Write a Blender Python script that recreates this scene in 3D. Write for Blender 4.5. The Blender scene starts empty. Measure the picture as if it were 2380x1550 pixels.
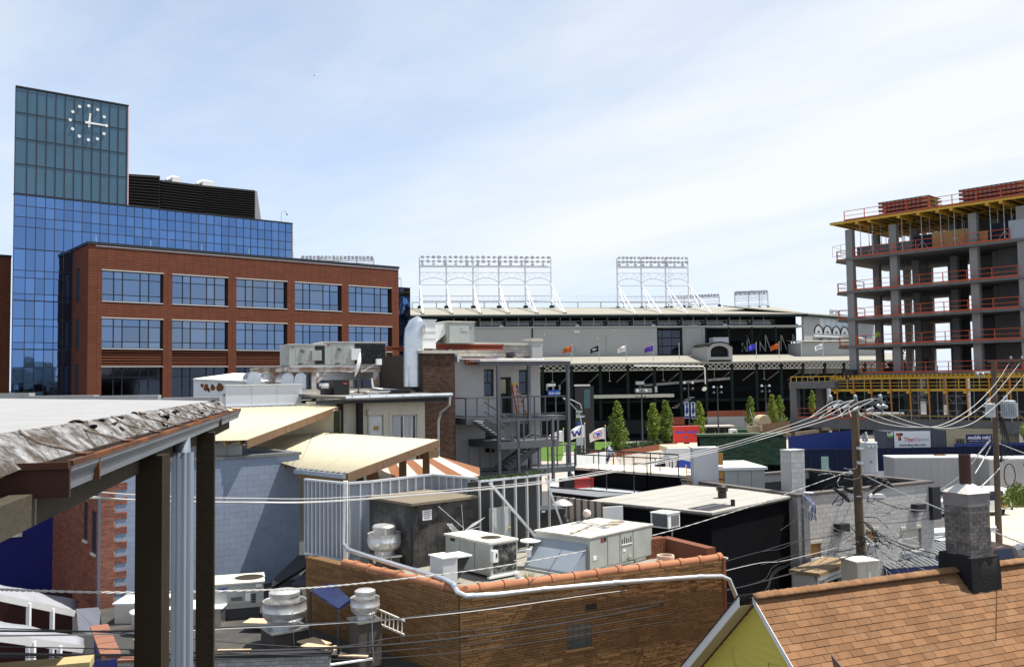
import bpy,bmesh,math,random
from mathutils import Vector,Matrix,Euler
random.seed(7)
SC=bpy.context.scene
COL=SC.collection
F_PX=2110.0; CAMZ=11.0; PITCH=math.atan(113/2110); ROLL=math.radians(-0.82)
cam=bpy.data.cameras.new('camera'); camo=bpy.data.objects.new('camera',cam); COL.objects.link(camo)
cam.sensor_fit='HORIZONTAL'; cam.sensor_width=36.0; cam.lens=36.0*F_PX/2380
cam.clip_start=0.1; cam.clip_end=20000
camo.matrix_world=Matrix.Translation((0,0,CAMZ))@Matrix.Rotation(math.pi/2+PITCH,4,'X')@Matrix.Rotation(ROLL,4,'Z')
SC.camera=camo
SUN_AZ,SUN_EL=13.0,67.0
sun=bpy.data.lights.new('sun','SUN'); suno=bpy.data.objects.new('sun',sun); COL.objects.link(suno)
sun.energy=4.3; sun.angle=math.radians(0.55); sun.color=(1.0,0.96,0.88)
_a,_e=math.radians(SUN_AZ),math.radians(SUN_EL)
TOSUN=Vector((math.cos(_a)*math.cos(_e),math.sin(_a)*math.cos(_e),math.sin(_e)))
suno.rotation_euler=TOSUN.to_track_quat('Z','Y').to_euler()
W=bpy.data.worlds.new('World'); SC.world=W; W.use_nodes=True
nt=W.node_tree; N=nt.nodes; L=nt.links
for n in list(N):N.remove(n)
out=N.new('ShaderNodeOutputWorld'); bg=N.new('ShaderNodeBackground'); bg.inputs[1].default_value=0.062
sky=N.new('ShaderNodeTexSky'); sky.sky_type='NISHITA'; sky.sun_disc=False
sky.sun_elevation=math.radians(SUN_EL); sky.sun_rotation=math.radians(90-SUN_AZ); sky.altitude=200
sky.air_density=1.0; sky.dust_density=1.0; sky.ozone_density=2.5
tc=N.new('ShaderNodeTexCoord'); sep=N.new('ShaderNodeSeparateXYZ'); L.new(tc.outputs['Generated'],sep.inputs[0])
def wmath(op,a,b=None,clamp=False):
 m=N.new('ShaderNodeMath'); m.operation=op; m.use_clamp=clamp
 for i,x in enumerate((a,b)):
  if x is None:continue
  if isinstance(x,(int,float)):m.inputs[i].default_value=x
  else:L.new(x,m.inputs[i])
 return m.outputs[0]
zz=wmath('ADD',wmath('MAXIMUM',sep.outputs[2],0.0),0.16)
px_,py_=wmath('DIVIDE',sep.outputs[0],zz),wmath('DIVIDE',sep.outputs[1],zz)
cmb=N.new('ShaderNodeCombineXYZ'); L.new(px_,cmb.inputs[0]); L.new(py_,cmb.inputs[1])
mp=N.new('ShaderNodeMapping'); mp0=N.new('ShaderNodeMapping'); mp0.inputs['Rotation'].default_value=(0,0,math.radians(47)); L.new(cmb.outputs[0],mp0.inputs[0])
mp.inputs['Scale'].default_value=(0.26,0.8,1.0); mp.inputs['Location'].default_value=(7.7,2.9,0)
L.new(mp0.outputs[0],mp.inputs[0])
def wnoise(scale,det,rough,dist):
 n=N.new('ShaderNodeTexNoise'); n.inputs['Scale'].default_value=scale; n.inputs['Detail'].default_value=det
 n.inputs['Roughness'].default_value=rough; n.inputs['Distortion'].default_value=dist; L.new(mp.outputs[0],n.inputs['Vector']); return n.outputs[0]
c1=wnoise(0.62,7,0.56,0.5); c2=wnoise(2.6,8,0.62,0.9)
cs=wmath('ADD',wmath('MULTIPLY',c1,0.84),wmath('MULTIPLY',c2,0.16))
cov=wmath('MULTIPLY',wmath('SUBTRACT',cs,0.38,),4.6,True)
veil=wmath('MULTIPLY',wmath('POWER',wmath('SUBTRACT',1.0,wmath('MAXIMUM',sep.outputs[2],0.0),True),3.5),0.75)
sdot=N.new('ShaderNodeVectorMath'); sdot.operation='DOT_PRODUCT'; L.new(tc.outputs['Generated'],sdot.inputs[0]); sdot.inputs[1].default_value=TOSUN
phase=wmath('MINIMUM',wmath('MAXIMUM',wmath('ADD',wmath('MULTIPLY',sdot.outputs['Value'],0.70),0.95),0.20),1.0)
hz=wmath('MULTIPLY',wmath('ADD',veil,0.40,True),phase)
mixh=N.new('ShaderNodeMix'); mixh.data_type='RGBA'; L.new(hz,mixh.inputs[0]); L.new(sky.outputs[0],mixh.inputs[6]); mixh.inputs[7].default_value=(6.3,7.7,10.0,1)
mixc=N.new('ShaderNodeMix'); mixc.data_type='RGBA'; L.new(wmath('MULTIPLY',wmath('MULTIPLY',cov,0.95),phase),mixc.inputs[0])
L.new(mixh.outputs[2],mixc.inputs[6]); mixc.inputs[7].default_value=(8.2,8.5,8.8,1)
L.new(mixc.outputs[2],bg.inputs[0]); L.new(bg.outputs[0],out.inputs[0])
SC.view_settings.view_transform='Standard'; SC.view_settings.look='None'
SC.view_settings.exposure=0.92; SC.view_settings.gamma=1.0; SC.view_settings.use_curve_mapping=False
SC.render.engine='CYCLES'; SC.cycles.max_bounces=6; SC.cycles.diffuse_bounces=3; SC.cycles.glossy_bounces=3; SC.cycles.transparent_max_bounces=8
def ray(u,v):
 x=(u-1190)/F_PX; y=-(v-775)/F_PX; z=-1.0
 c,s=math.cos(ROLL),math.sin(ROLL); x,y=x*c-y*s,x*s+y*c
 c,s=math.cos(math.pi/2+PITCH),math.sin(math.pi/2+PITCH); y,z=y*c-z*s,y*s+z*c
 return x,y,z
def at(u,v,Y):
 d=ray(u,v); t=Y/d[1]; return(d[0]*t,Y,CAMZ+d[2]*t)
def onz(u,v,z):
 d=ray(u,v); t=(z-CAMZ)/d[2]; return(d[0]*t,d[1]*t,z)
CAMI=camo.matrix_world.inverted()
def project(p):
 c=CAMI@Vector(p)
 if c.z>-0.05:return None
 return(1190+F_PX*c.x/-c.z,775-F_PX*c.y/-c.z,-c.z)
_z=960/2188
REG={'A':(0,280,_z),'B':(0,800,_z),'C':(900,800,_z),'D':(1800,800,_z),'R1':(2780,600,_z),'R2':(2780,1200,_z),'R3':(2780,1755,_z),'R4':(1900,1300,_z),'L1':(0,1400,_z),'L2':(0,1755,_z),'L3':(900,1755,_z),'L4':(1800,1755,_z),'L5':(900,1400,_z),'N1':(2600,1200,560/2170),'N2':(3040,1150,700/2170),'N3':(2860,640,880/2380),'N4':(3180,1600,560/2170),'N5':(1640,1250,480/1488),'N6':(680,1200,960/2380),'P1':(0,1400,860/2380),'P2':(0,2050,760/2380),'P3':(1050,1700,850/2380),'P4':(2850,1500,450/1073)}
def q(r,x,y):
 ox,oy,s=REG[r]; return((ox+x*s)*2380/3740,(oy+y*s)*2380/3740)
class Fr:
 """plan frame: local x along a wall, local y into the depth"""
 def __init__(s,o,deg):s.o=o[:2]; s.deg=deg; s.a=math.radians(deg); s.c=math.cos(s.a); s.s=math.sin(s.a)
 def w(s,x,y,z=0):return(s.o[0]+x*s.c-y*s.s,s.o[1]+x*s.s+y*s.c,z)
 def l(s,X,Y):dx,dy=X-s.o[0],Y-s.o[1]; return(dx*s.c+dy*s.s,-dx*s.s+dy*s.c)
 def _r(s,u,v):
  d=ray(u,v); cx,cy=s.l(0,0); return d,cx,cy,d[0]*s.c+d[1]*s.s,-d[0]*s.s+d[1]*s.c
 def face(s,u,v,y=0):
  d,cx,cy,dx,dy=s._r(u,v); t=(y-cy)/dy; return(cx+dx*t,CAMZ+d[2]*t)
 def side(s,u,v,x=0):
  d,cx,cy,dx,dy=s._r(u,v); t=(x-cx)/dx; return(cy+dy*t,CAMZ+d[2]*t)
 def top(s,u,v,z):
  p=onz(u,v,z); return s.l(p[0],p[1])
MATS={}
def M(name,col,rough=0.8,metal=0.0,var=0.14,vs=1.5,bump=0.0,bs=25.0,dirt=0.0,dcol=(0.05,0.045,0.04),ds=1.2,streak=0.0,rnd=0.0,spec=0.5,dthr=0.55,emit=None):
 if name in MATS:return MATS[name]
 m=bpy.data.materials.new(name); m.use_nodes=True; t=m.node_tree; n=t.nodes; k=t.links
 p=n['Principled BSDF']; p.inputs['Roughness'].default_value=rough; p.inputs['Metallic'].default_value=metal
 p.inputs['Specular IOR Level'].default_value=spec if rough<0.7 else spec*0.45
 geo=n.new('ShaderNodeNewGeometry')
 def noise(scale,det=5,rough_=0.6,vec=None):
  x=n.new('ShaderNodeTexNoise'); x.inputs['Scale'].default_value=scale; x.inputs['Detail'].default_value=det; x.inputs['Roughness'].default_value=rough_
  k.new(vec if vec is not None else geo.outputs['Position'],x.inputs['Vector']); return x.outputs[0]
 def math_(op,a,b=None,clamp=False):
  q_=n.new('ShaderNodeMath'); q_.operation=op; q_.use_clamp=clamp
  for i,x in enumerate((a,b)):
   if x is None:continue
   if isinstance(x,(int,float)):q_.inputs[i].default_value=x
   else:k.new(x,q_.inputs[i])
  return q_.outputs[0]
 val=math_('ADD',math_('MULTIPLY',math_('SUBTRACT',noise(vs),0.5),2.6*var),1.0)
 if rnd:
  oi=n.new('ShaderNodeObjectInfo')
  fr=math_('FRACT',math_('ADD',math_('MULTIPLY',oi.outputs['Random'],7.31),math_('MULTIPLY',geo.outputs['Random Per Island'],3.77)))
  val=math_('MULTIPLY',val,math_('ADD',math_('MULTIPLY',math_('SUBTRACT',fr,0.5),2*rnd),1.0))
 if streak:
  mp=n.new('ShaderNodeMapping'); mp.inputs['Scale'].default_value=(5.0,5.0,0.22); k.new(geo.outputs['Position'],mp.inputs[0])
  val=math_('MULTIPLY',val,math_('ADD',math_('MULTIPLY',math_('SUBTRACT',noise(1.3,6,0.65,mp.outputs[0]),0.5),2.4*streak),1.0))
 rgb=n.new('ShaderNodeVectorMath'); rgb.operation='SCALE'; rgb.inputs[0].default_value=col[:3]; k.new(val,rgb.inputs['Scale'])
 c=rgb.outputs[0]
 if dirt:
  f=math_('MULTIPLY',math_('SUBTRACT',noise(ds,8,0.68),dthr-0.075),7.0,True)
  mx=n.new('ShaderNodeMix'); mx.data_type='RGBA'; k.new(math_('MULTIPLY',f,dirt),mx.inputs[0]); k.new(c,mx.inputs[6]); mx.inputs[7].default_value=(*dcol,1)
  c=mx.outputs[2]
 k.new(c,p.inputs['Base Color'])
 if emit:
  p.inputs['Emission Color'].default_value=(*emit[0],1); p.inputs['Emission Strength'].default_value=emit[1]
 if bump:
  b=n.new('ShaderNodeBump'); b.inputs['Strength'].default_value=bump; b.inputs['Distance'].default_value=0.03; k.new(noise(bs,6,0.6),b.inputs['Height']); k.new(b.outputs[0],p.inputs['Normal'])
 MATS[name]=m; return m
def glass_mat(name,tint,rough=0.03,wob=0.004,base=None):
 """coated facade glass: mirrors the sky with a tint"""
 m=bpy.data.materials.new(name); m.use_nodes=True; t=m.node_tree; n=t.nodes; k=t.links
 p=n['Principled BSDF']; p.inputs['Metallic'].default_value=1.0; p.inputs['Roughness'].default_value=rough
 oi=n.new('ShaderNodeObjectInfo'); mu=n.new('ShaderNodeMath'); mu.operation='MULTIPLY_ADD'; mu.inputs[1].default_value=0.28; mu.inputs[2].default_value=0.86; k.new(oi.outputs['Random'],mu.inputs[0])
 v=n.new('ShaderNodeVectorMath'); v.operation='SCALE'; v.inputs[0].default_value=tint; k.new(mu.outputs[0],v.inputs['Scale']); k.new(v.outputs[0],p.inputs['Base Color'])
 g=n.new('ShaderNodeNewGeometry'); no=n.new('ShaderNodeTexNoise'); no.inputs['Scale'].default_value=0.9; k.new(g.outputs['Position'],no.inputs['Vector'])
 b=n.new('ShaderNodeBump'); b.inputs['Strength'].default_value=0.25; b.inputs['Distance'].default_value=wob*4; k.new(no.outputs[0],b.inputs['Height']); k.new(b.outputs[0],p.inputs['Normal'])
 MATS[name]=m; return m
def leaf_mat(name,col):
 m=bpy.data.materials.new(name); m.use_nodes=True; t=m.node_tree; n=t.nodes; k=t.links
 p=n['Principled BSDF']; p.inputs['Roughness'].default_value=0.55
 g=n.new('ShaderNodeNewGeometry'); mu=n.new('ShaderNodeMath'); mu.operation='MULTIPLY_ADD'; mu.inputs[1].default_value=0.9; mu.inputs[2].default_value=0.55; k.new(g.outputs['Random Per Island'],mu.inputs[0])
 v=n.new('ShaderNodeVectorMath'); v.operation='SCALE'; v.inputs[0].default_value=col; k.new(mu.outputs[0],v.inputs['Scale']); k.new(v.outputs[0],p.inputs['Base Color'])
 tr=n.new('ShaderNodeBsdfTranslucent'); k.new(v.outputs[0],tr.inputs[0]); ms=n.new('ShaderNodeMixShader'); ms.inputs[0].default_value=0.35
 k.new(p.outputs[0],ms.inputs[1]); k.new(tr.outputs[0],ms.inputs[2]); k.new(ms.outputs[0],n['Material Output'].inputs[0])
 MATS[name]=m; return m
class B:
 def __init__(s):s.v=[]; s.f=[]
 def box(s,x0,x1,y0,y1,z0,z1):
  i=len(s.v); s.v+=[(x0,y0,z0),(x1,y0,z0),(x1,y1,z0),(x0,y1,z0),(x0,y0,z1),(x1,y0,z1),(x1,y1,z1),(x0,y1,z1)]
  s.f+=[(i,i+3,i+2,i+1),(i+4,i+5,i+6,i+7),(i,i+1,i+5,i+4),(i+1,i+2,i+6,i+5),(i+2,i+3,i+7,i+6),(i+3,i,i+4,i+7)]; return s
 def bar(s,p,r,w,h=None):
  h=h or w; p=Vector(p); r=Vector(r); d=(r-p).normalized(); up=Vector((0,0,1))if abs(d.z)<0.95 else Vector((0,1,0))
  a=d.cross(up).normalized()*w/2; b=a.cross(d).normalized()*h/2; i=len(s.v)
  for o in(p,r):s.v+=[tuple(o-a-b),tuple(o+a-b),tuple(o+a+b),tuple(o-a+b)]
  s.f+=[(i,i+1,i+2,i+3),(i+7,i+6,i+5,i+4)]+[(i+j,i+4+j,i+4+(j+1)%4,i+(j+1)%4)for j in range(4)]; return s
 def tube(s,pts,r,n=8,caps=True):
  pts=[Vector(p)for p in pts]; i0=len(s.v); m=len(pts); rr=r if isinstance(r,(list,tuple))else[r]*m; a=None
  for j,p in enumerate(pts):
   d=(pts[min(j+1,m-1)]-pts[max(j-1,0)]).normalized()
   if a is None:a=d.cross(Vector((0,0,1))if abs(d.z)<0.95 else Vector((0,1,0))).normalized()
   else:a=(a-d*a.dot(d)).normalized()
   b=d.cross(a)
   for k in range(n):
    t=2*math.pi*k/n; s.v.append(tuple(p+(a*math.cos(t)+b*math.sin(t))*rr[j]))
  for j in range(m-1):
   for k in range(n):s.f.append((i0+j*n+k,i0+j*n+(k+1)%n,i0+(j+1)*n+(k+1)%n,i0+(j+1)*n+k))
  if caps:s.f+=[tuple(i0+k for k in range(n))[::-1],tuple(i0+(m-1)*n+k for k in range(n))]
  return s
 def lathe(s,prof,n=20,c=(0,0,0),caps=True):
  i0=len(s.v)
  for(r,z)in prof:
   for k in range(n):
    t=2*math.pi*k/n; s.v.append((c[0]+r*math.cos(t),c[1]+r*math.sin(t),c[2]+z))
  for j in range(len(prof)-1):
   for k in range(n):s.f.append((i0+j*n+k,i0+j*n+(k+1)%n,i0+(j+1)*n+(k+1)%n,i0+(j+1)*n+k))
  if caps:s.f+=[tuple(i0+k for k in range(n))[::-1],tuple(i0+(len(prof)-1)*n+k for k in range(n))]
  return s
 def poly(s,pts):
  i=len(s.v); s.v+=[tuple(p)for p in pts]; s.f.append(tuple(range(i,i+len(pts)))); return s
 def prism(s,pts,vec):
  i=len(s.v); n=len(pts); vec=Vector(vec); s.v+=[tuple(p)for p in pts]+[tuple(Vector(p)+vec)for p in pts]
  s.f+=[tuple(range(i,i+n))[::-1],tuple(range(i+n,i+2*n))]+[(i+j,i+(j+1)%n,i+n+(j+1)%n,i+n+j)for j in range(n)]; return s
 def strip(s,rows):
  """grid of points: rows of equal length"""
  i=len(s.v); n=len(rows[0])
  for r_ in rows:s.v+=[tuple(p)for p in r_]
  for a in range(len(rows)-1):
   for b in range(n-1):s.f.append((i+a*n+b,i+a*n+b+1,i+(a+1)*n+b+1,i+(a+1)*n+b))
  return s
 def mesh(s,name,smooth=False,fix=True):
  me=bpy.data.meshes.new(name); me.from_pydata(s.v,[],s.f)
  if fix:
   bm=bmesh.new(); bm.from_mesh(me); bmesh.ops.recalc_face_normals(bm,faces=bm.faces); bm.to_mesh(me); bm.free()
  if smooth:
   me.polygons.foreach_set('use_smooth',[True]*len(me.polygons))
   try:me.set_sharp_from_angle(angle=math.radians(42))
   except Exception:pass
  me.update(); return me
 def done(s,name,mat,parent=None,smooth=False,loc=None,rz=None,**tg):
  me=s.mesh(name,smooth); me.materials.append(mat)
  return link(name,me,parent,loc,rz,**tg)
def link(name,me,parent=None,loc=None,rz=None,label=None,cat=None,group=None,kind=None):
 o=bpy.data.objects.new(name,me); COL.objects.link(o); o.parent=parent
 if loc is not None:o.location=loc
 if rz is not None:o.rotation_euler=(0,0,rz)
 for k_,v_ in(('label',label),('category',cat),('group',group),('kind',kind)):
  if v_:o[k_]=v_
 return o
def thing(name,label,cat,loc=(0,0,0),rz=0.0,group=None):
 return link(name,None,None,loc,rz,label,cat,group)
def at_frame(name,label,cat,fr,group=None):return thing(name,label,cat,(fr.o[0],fr.o[1],0),fr.a,group)
_cubes={}
def cube(mat):
 if mat.name not in _cubes:
  me=B().box(-.5,.5,-.5,.5,-.5,.5).mesh('piece'); me.materials.append(mat); _cubes[mat.name]=me
 return _cubes[mat.name]
def piece(name,mat,parent,x0,x1,y0,y1,z0,z1,rot=None):
 o=bpy.data.objects.new(name,cube(mat)); COL.objects.link(o); o.parent=parent
 o.location=((x0+x1)/2,(y0+y1)/2,(z0+z1)/2); o.scale=(abs(x1-x0),abs(y1-y0),abs(z1-z0))
 if rot:o.rotation_euler=rot
 return o
def copy_tree(root,loc=None,rz=None,label=None,group=None):
 def cp(o,par):
  c=o.copy(); COL.objects.link(c); c.parent=par
  for ch in KIDS.get(o.name,()):cp(ch,c)
  return c
 KIDS={}
 for o in bpy.data.objects:
  if o.parent is not None:KIDS.setdefault(o.parent.name,[]).append(o)
 r=cp(root,None)
 if loc is not None:r.location=loc
 if rz is not None:r.rotation_euler=(0,0,rz)
 if label:r['label']=label
 if group:r['group']=group
 return r
def to_world(parent,p):
 m=Matrix.Identity(4); o=parent
 while o is not None:
  m=o.matrix_basis@m; o=o.parent
 return m@Vector(p)
def pieces(name,mat,parent,boxes,limit=300,vis=None):
 """boxes -> each its own part up to the limit (those that show largest), the rest joined into one part"""
 sc=[]
 for b in boxes:
  w=to_world(parent,((b[0]+b[1])/2,(b[2]+b[3])/2,(b[4]+b[5])/2)); pr=project(w); s=1e9
  if pr and-30<pr[0]<2410 and-30<pr[1]<1580:
   s=pr[2]
   if vis and not(vis[0]<pr[0]<vis[1]and vis[2]<pr[1]<vis[3]):s+=1e6
  sc.append(s)
 order=sorted(range(len(boxes)),key=lambda i:sc[i])
 for i in order[:limit]:piece(name,mat,parent,*boxes[i])
 rest=order[limit:]
 if rest:
  bb=B()
  for i in rest:bb.box(*boxes[i])
  bb.done(name+'_field',mat,parent,kind='stuff')
def courses(a0,a1,z0,z1,bw,bh,joint=0.01,bond=0.5,holes=(),jit=0.0,rng=None,lens=None):
 """brick rectangles (a0,a1,z0,z1) on a wall, running bond, cut round holes"""
 rng=rng or random.Random(3); res=[]; r_=0; z=z0
 while z<z1-bh*0.3:
  zt=min(z+bh,z1); x=a0-(bw*bond*(r_%2)if not lens else rng.random()*bw)
  while x<a1:
   w=bw if not lens else rng.choice(lens)
   s,e=max(x,a0),min(x+w,a1); x+=w
   if e-s<joint*3:continue
   segs=[(s+joint/2,e-joint/2)]
   for h in holes:
    if h[2]<zt-joint and h[3]>z+joint:
     ns=[]
     for(p,t)in segs:
      if h[0]>=t or h[1]<=p:ns.append((p,t)); continue
      if h[0]-p>joint*2:ns.append((p,h[0]))
      if t-h[1]>joint*2:ns.append((h[1],t))
     segs=ns
   for(p,t)in segs:res.append((p,t,z+joint/2,zt-joint/2))
  z+=bh; r_+=1
 return res
def wall_holes(b,x0,x1,y0,y1,z0,z1,holes):
 """solid wall split round rectangular openings"""
 xs=sorted({x0,x1,*[h[0]for h in holes],*[h[1]for h in holes]}); xs=[x for x in xs if x0<=x<=x1]
 for i in range(len(xs)-1):
  a,c=xs[i],xs[i+1]; m=(a+c)/2; zc=z0
  for h in sorted([h for h in holes if h[0]<m<h[1]],key=lambda h:h[2]):
   if h[2]>zc:b.box(a,c,y0,y1,zc,h[2])
   zc=max(zc,h[3])
  if zc<z1:b.box(a,c,y0,y1,zc,z1)
 return b
def text_mesh(txt,size,mat,parent,loc,rot,name='lettering',extrude=0.004,bold=0.0,shear=0.0,align='LEFT',sx=1.0,fit=None):
 cu=bpy.data.curves.new(name,'FONT'); cu.body=txt; cu.size=size; cu.extrude=extrude; cu.offset=bold; cu.shear=shear; cu.align_x=align; cu.resolution_u=3
 t=bpy.data.objects.new('tmp',cu); COL.objects.link(t); dg=bpy.context.evaluated_depsgraph_get(); dg.update()
 me=bpy.data.meshes.new_from_object(t.evaluated_get(dg)); bpy.data.objects.remove(t); bpy.data.curves.remove(cu)
 me.materials.clear(); me.materials.append(mat)
 if fit:
  xs=[v.co.x for v in me.vertices]; sx=fit/(max(xs)-min(xs))
 o=link(name,me,parent); o.location=loc; o.rotation_euler=rot; o.scale=(sx,1,1); return o
RX=math.pi/2
concrete=M('concrete',(0.42,0.41,0.39),0.9,var=0.12,vs=0.8,dirt=0.25,dcol=(0.2,0.19,0.18),ds=0.7,streak=0.12,bump=0.15)
steel_dark=M('steel_dark',(0.055,0.058,0.062),0.55,0.3,var=0.1)
galv=M('galvanised',(0.62,0.65,0.68),0.32,0.9,var=0.1,vs=3,dirt=0.2,dcol=(0.35,0.35,0.34),ds=2)
alu=M('aluminium',(0.60,0.60,0.59),0.38,0.6,var=0.08,vs=4,dirt=0.45,dcol=(0.42,0.36,0.28),ds=3,streak=0.15)
white_paint=M('white_paint',(0.78,0.78,0.76),0.55,var=0.06,vs=2,dirt=0.18,dcol=(0.5,0.48,0.44),ds=1.5)
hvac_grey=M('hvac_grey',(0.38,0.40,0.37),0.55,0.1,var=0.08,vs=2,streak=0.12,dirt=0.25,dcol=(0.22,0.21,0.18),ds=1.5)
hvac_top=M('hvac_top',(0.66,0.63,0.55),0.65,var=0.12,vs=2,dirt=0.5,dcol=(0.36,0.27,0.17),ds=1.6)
black=M('black',(0.012,0.012,0.014),0.6,var=0.1)
wood_tr=M('treated_wood',(0.23,0.155,0.075),0.85,var=0.2,vs=3,streak=0.35,bump=0.25,bs=18)
wood_dark=M('weathered_wood',(0.14,0.085,0.05),0.85,var=0.2,vs=2,streak=0.25,bump=0.3,bs=14)
rust_beam=M('primer_red',(0.24,0.06,0.035),0.75,var=0.15,dirt=0.25,dcol=(0.12,0.05,0.03),ds=2)
asphalt=M('asphalt',(0.085,0.082,0.08),0.95,var=0.12,vs=0.5,dirt=0.4,dcol=(0.05,0.05,0.05),ds=0.25,bump=0.2,bs=8)
B().poly([(-3000,-60,0),(3000,-60,0),(3000,6000,0),(-3000,6000,0)]).done('ground',asphalt,kind='structure')
terracotta=M('terracotta',(0.150,0.050,0.027),0.85,var=0.10,vs=0.6,rnd=0.10)
terra_joint=M('terracotta_joint',(0.07,0.022,0.014),0.9)
glass_blue=glass_mat('glass_blue',(0.125,0.225,0.42))
glass_win=glass_mat('glass_window',(0.165,0.225,0.32))
glass_dark=glass_mat('glass_dark',(0.05,0.055,0.07),0.06)
mullion=M('mullion',(0.012,0.014,0.022),0.5,var=0.05)
sill_white=M('sill_white',(0.62,0.60,0.56),0.5,var=0.05)
OF=Fr(at(205,600,77),39.5)
brk=at_frame('brick_office_building','red terracotta clad office block with two rows of wide windows','building',OF)
ROOFZ=23.28; LEN=31.1; DEP=5.0
wins=[(1.15+5.98*i,6.32+5.98*i)for i in range(5)]
ROWS=[(18.48,21.13),(14.40,17.0)]
holes=[(a,b,z0,z1)for(a,b)in wins for(z0,z1)in ROWS+[(12.87,14.32),(4.5,12.80)]]
bw=B(); wall_holes(bw,0,LEN,0,0.6,0,ROOFZ,holes); bw.box(0,0.6,0.6,DEP-0.003,0,ROOFZ); bw.box(LEN-.6,LEN,0.6,30,0,ROOFZ); bw.box(.6,LEN-.6,0.6,14,22.6,22.9)
wl=bw.done('wall',terra_joint,brk)
pan=[(a,b,-0.02,0.0,z0,z1)for(a,b,z0,z1)in courses(0.0,LEN,8.0,ROOFZ,0.747,0.245,0.014,0.0,holes)]
slots=[(2.6,3.7,18.6,21.3),(2.6,3.7,14.4,17.0),(2.6,3.7,9.0,13.0)]
pan+=[(-0.02,0.0,a,b,z0,z1)for(a,b,z0,z1)in courses(0.0,DEP-.02,9.0,ROOFZ,0.9,0.245,0.014,0.0,slots)]
pieces('tile',terracotta,wl,pan,300,vis=(150,930,560,900))
for s_ in slots:piece('slot_window',black,brk,-0.012,-0.002,s_[0],s_[1],s_[2],s_[3])
B().box(-0.08,LEN+.08,-0.09,0.7,ROOFZ,ROOFZ+0.24).box(-0.08,0.7,0.7,DEP-.01,ROOFZ,ROOFZ+.24).done('coping',mullion,brk)
B().box(0.6,LEN,-0.045,-0.021,ROOFZ-0.13,ROOFZ-0.045).done('coping_flashing',sill_white,brk)
for i in range(7):B().tube([(0.7+i*4.6,0.3,ROOFZ+.2),(0.7+i*4.6,0.3,ROOFZ+.85)],0.025,5).done('lightning_rod',galv,brk)
mx=[0.0,1.05,1.78,3.27,4.02,5.17]
for wi,(a,b)in enumerate(wins):
 for(z0,z1)in ROWS:
  fr_=B(); zs=[z0,z0+.6,z1-.68,z1]
  for m in mx[1:-1]:fr_.box(a+m-.045,a+m+.045,.37,.46,z0+.06,z1-.06)
  for z in zs[1:-1]:fr_.box(a+.06,b-.06,.38,.455,z-.035,z+.035)
  fr_.box(a,b,.36,.47,z0,z0+.06).box(a,b,.36,.47,z1-.06,z1).box(a,a+.06,.36,.47,z0+.06,z1-.06).box(b-.06,b,.36,.47,z0+.06,z1-.06)
  wo=fr_.done('window',mullion,brk)
  for i in range(5):
   for j in range(3):
    piece('pane',glass_win,wo,a+mx[i]+.03,a+mx[i+1]-.03,.40,.42,zs[j]+.03,zs[j+1]-.03,rot=(random.gauss(0,.004),0,random.gauss(0,.004)))
  B().box(a-.05,b+.02,-.055,.35,z1-.002,z1+.07).done('lintel_flashing',sill_white,wo)
  B().box(a,b,-.05,.355,z0-.07,z0-.002).done('sill',sill_white,wo)
 lv=B().box(a,b,.3,.4,12.87,14.32).done('louvre',terra_joint,brk)
 for k in range(6):B().prism([(a,.04,12.9+k*.235),(a,.29,13.02+k*.235),(a,.29,13.1+k*.235),(a,.04,13.0+k*.235)],(b-a,0,0)).done('slat',terracotta,lv)
 sf=B().box(a,b,.42,.48,4.5,12.8)
 for m in mx[1:-1]:sf.box(a+m-.045,a+m+.045,.32,.41,4.5,12.8)
 for z in(7.3,9.6,11.9):sf.box(a,b,.33,.405,z-.04,z+.04)
 so=sf.done('shopfront',mullion,brk)
 for i in range(5):
  for z0,z1 in((9.64,11.86),(11.94,12.8),(7.34,9.56)):piece('pane',glass_dark,so,a+mx[i]+.05,a+mx[i+1]-.05,.39,.41,z0,z1)
 B().box(a-.05,b+.02,-.055,.3,12.80,12.862).done('lintel_flashing',sill_white,so)
glb=at_frame('glass_office_building','long blue glass curtain wall block with dark louvred penthouse on its roof','building',OF)
XC=[-4.2]+[-3.22+.785*i for i in range(34)]
ZC=[4.5,8.2,10.75,12.93,14.55,15.17,16.65,17.28,18.92,19.53,20.98,21.64,23.56,25.57,26.45,27.46,28.42]
cxl,cyl=OF.l(0,0); SK=(-4.2-cxl)/(8-cyl)+.03
bw=B(); bw.prism([(-4.2,8.06,0),(XC[-1],8.06,0),(XC[-1],8.5,0),(-4.2+.5*SK,8.5,0)],(0,0,28.42)); bw.prism([(-4.2+.5*SK,8.5,0),(-3.6+.5*SK,8.5,0),(-3.6+22*SK,30,0),(-4.2+22*SK,30,0)],(0,0,28.42)); bw.box(XC[-1]-.4,XC[-1],8.5,30,0,28.42); bw.prism([(-3.6+.5*SK,8.5,28.0),(XC[-1]-.4,8.5,28.0),(XC[-1]-.4,29,28.0),(-3.6+21*SK,29,28.0)],(0,0,.3))
bw.done('wall',mullion,glb)
mb=B()
for x in XC:mb.box(x-.025,x+.025,7.95,8.06,4.5,28.40)
mb.done('mullion',mullion,glb)
mb=B()
for z in ZC:mb.box(-4.2,XC[-1],7.957,8.055,z-.03,z+.03)if z not in(14.55,18.92,23.56)else mb.box(-4.2,XC[-1],7.957,8.055,z-.05,z+.05)
mb.done('transom',mullion,glb)
for j in range(len(ZC)-1):
 for i in range(len(XC)-1):
  if ZC[j+1]<23.6 and XC[i]>0.2:continue
  if ZC[j]<8:continue
  piece('pane',glass_blue,glb,XC[i]+.02,XC[i+1]-.02,7.985,8.0,ZC[j]+.025,ZC[j+1]-.025,rot=(random.gauss(0,.004),0,random.gauss(0,.004)))
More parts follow.
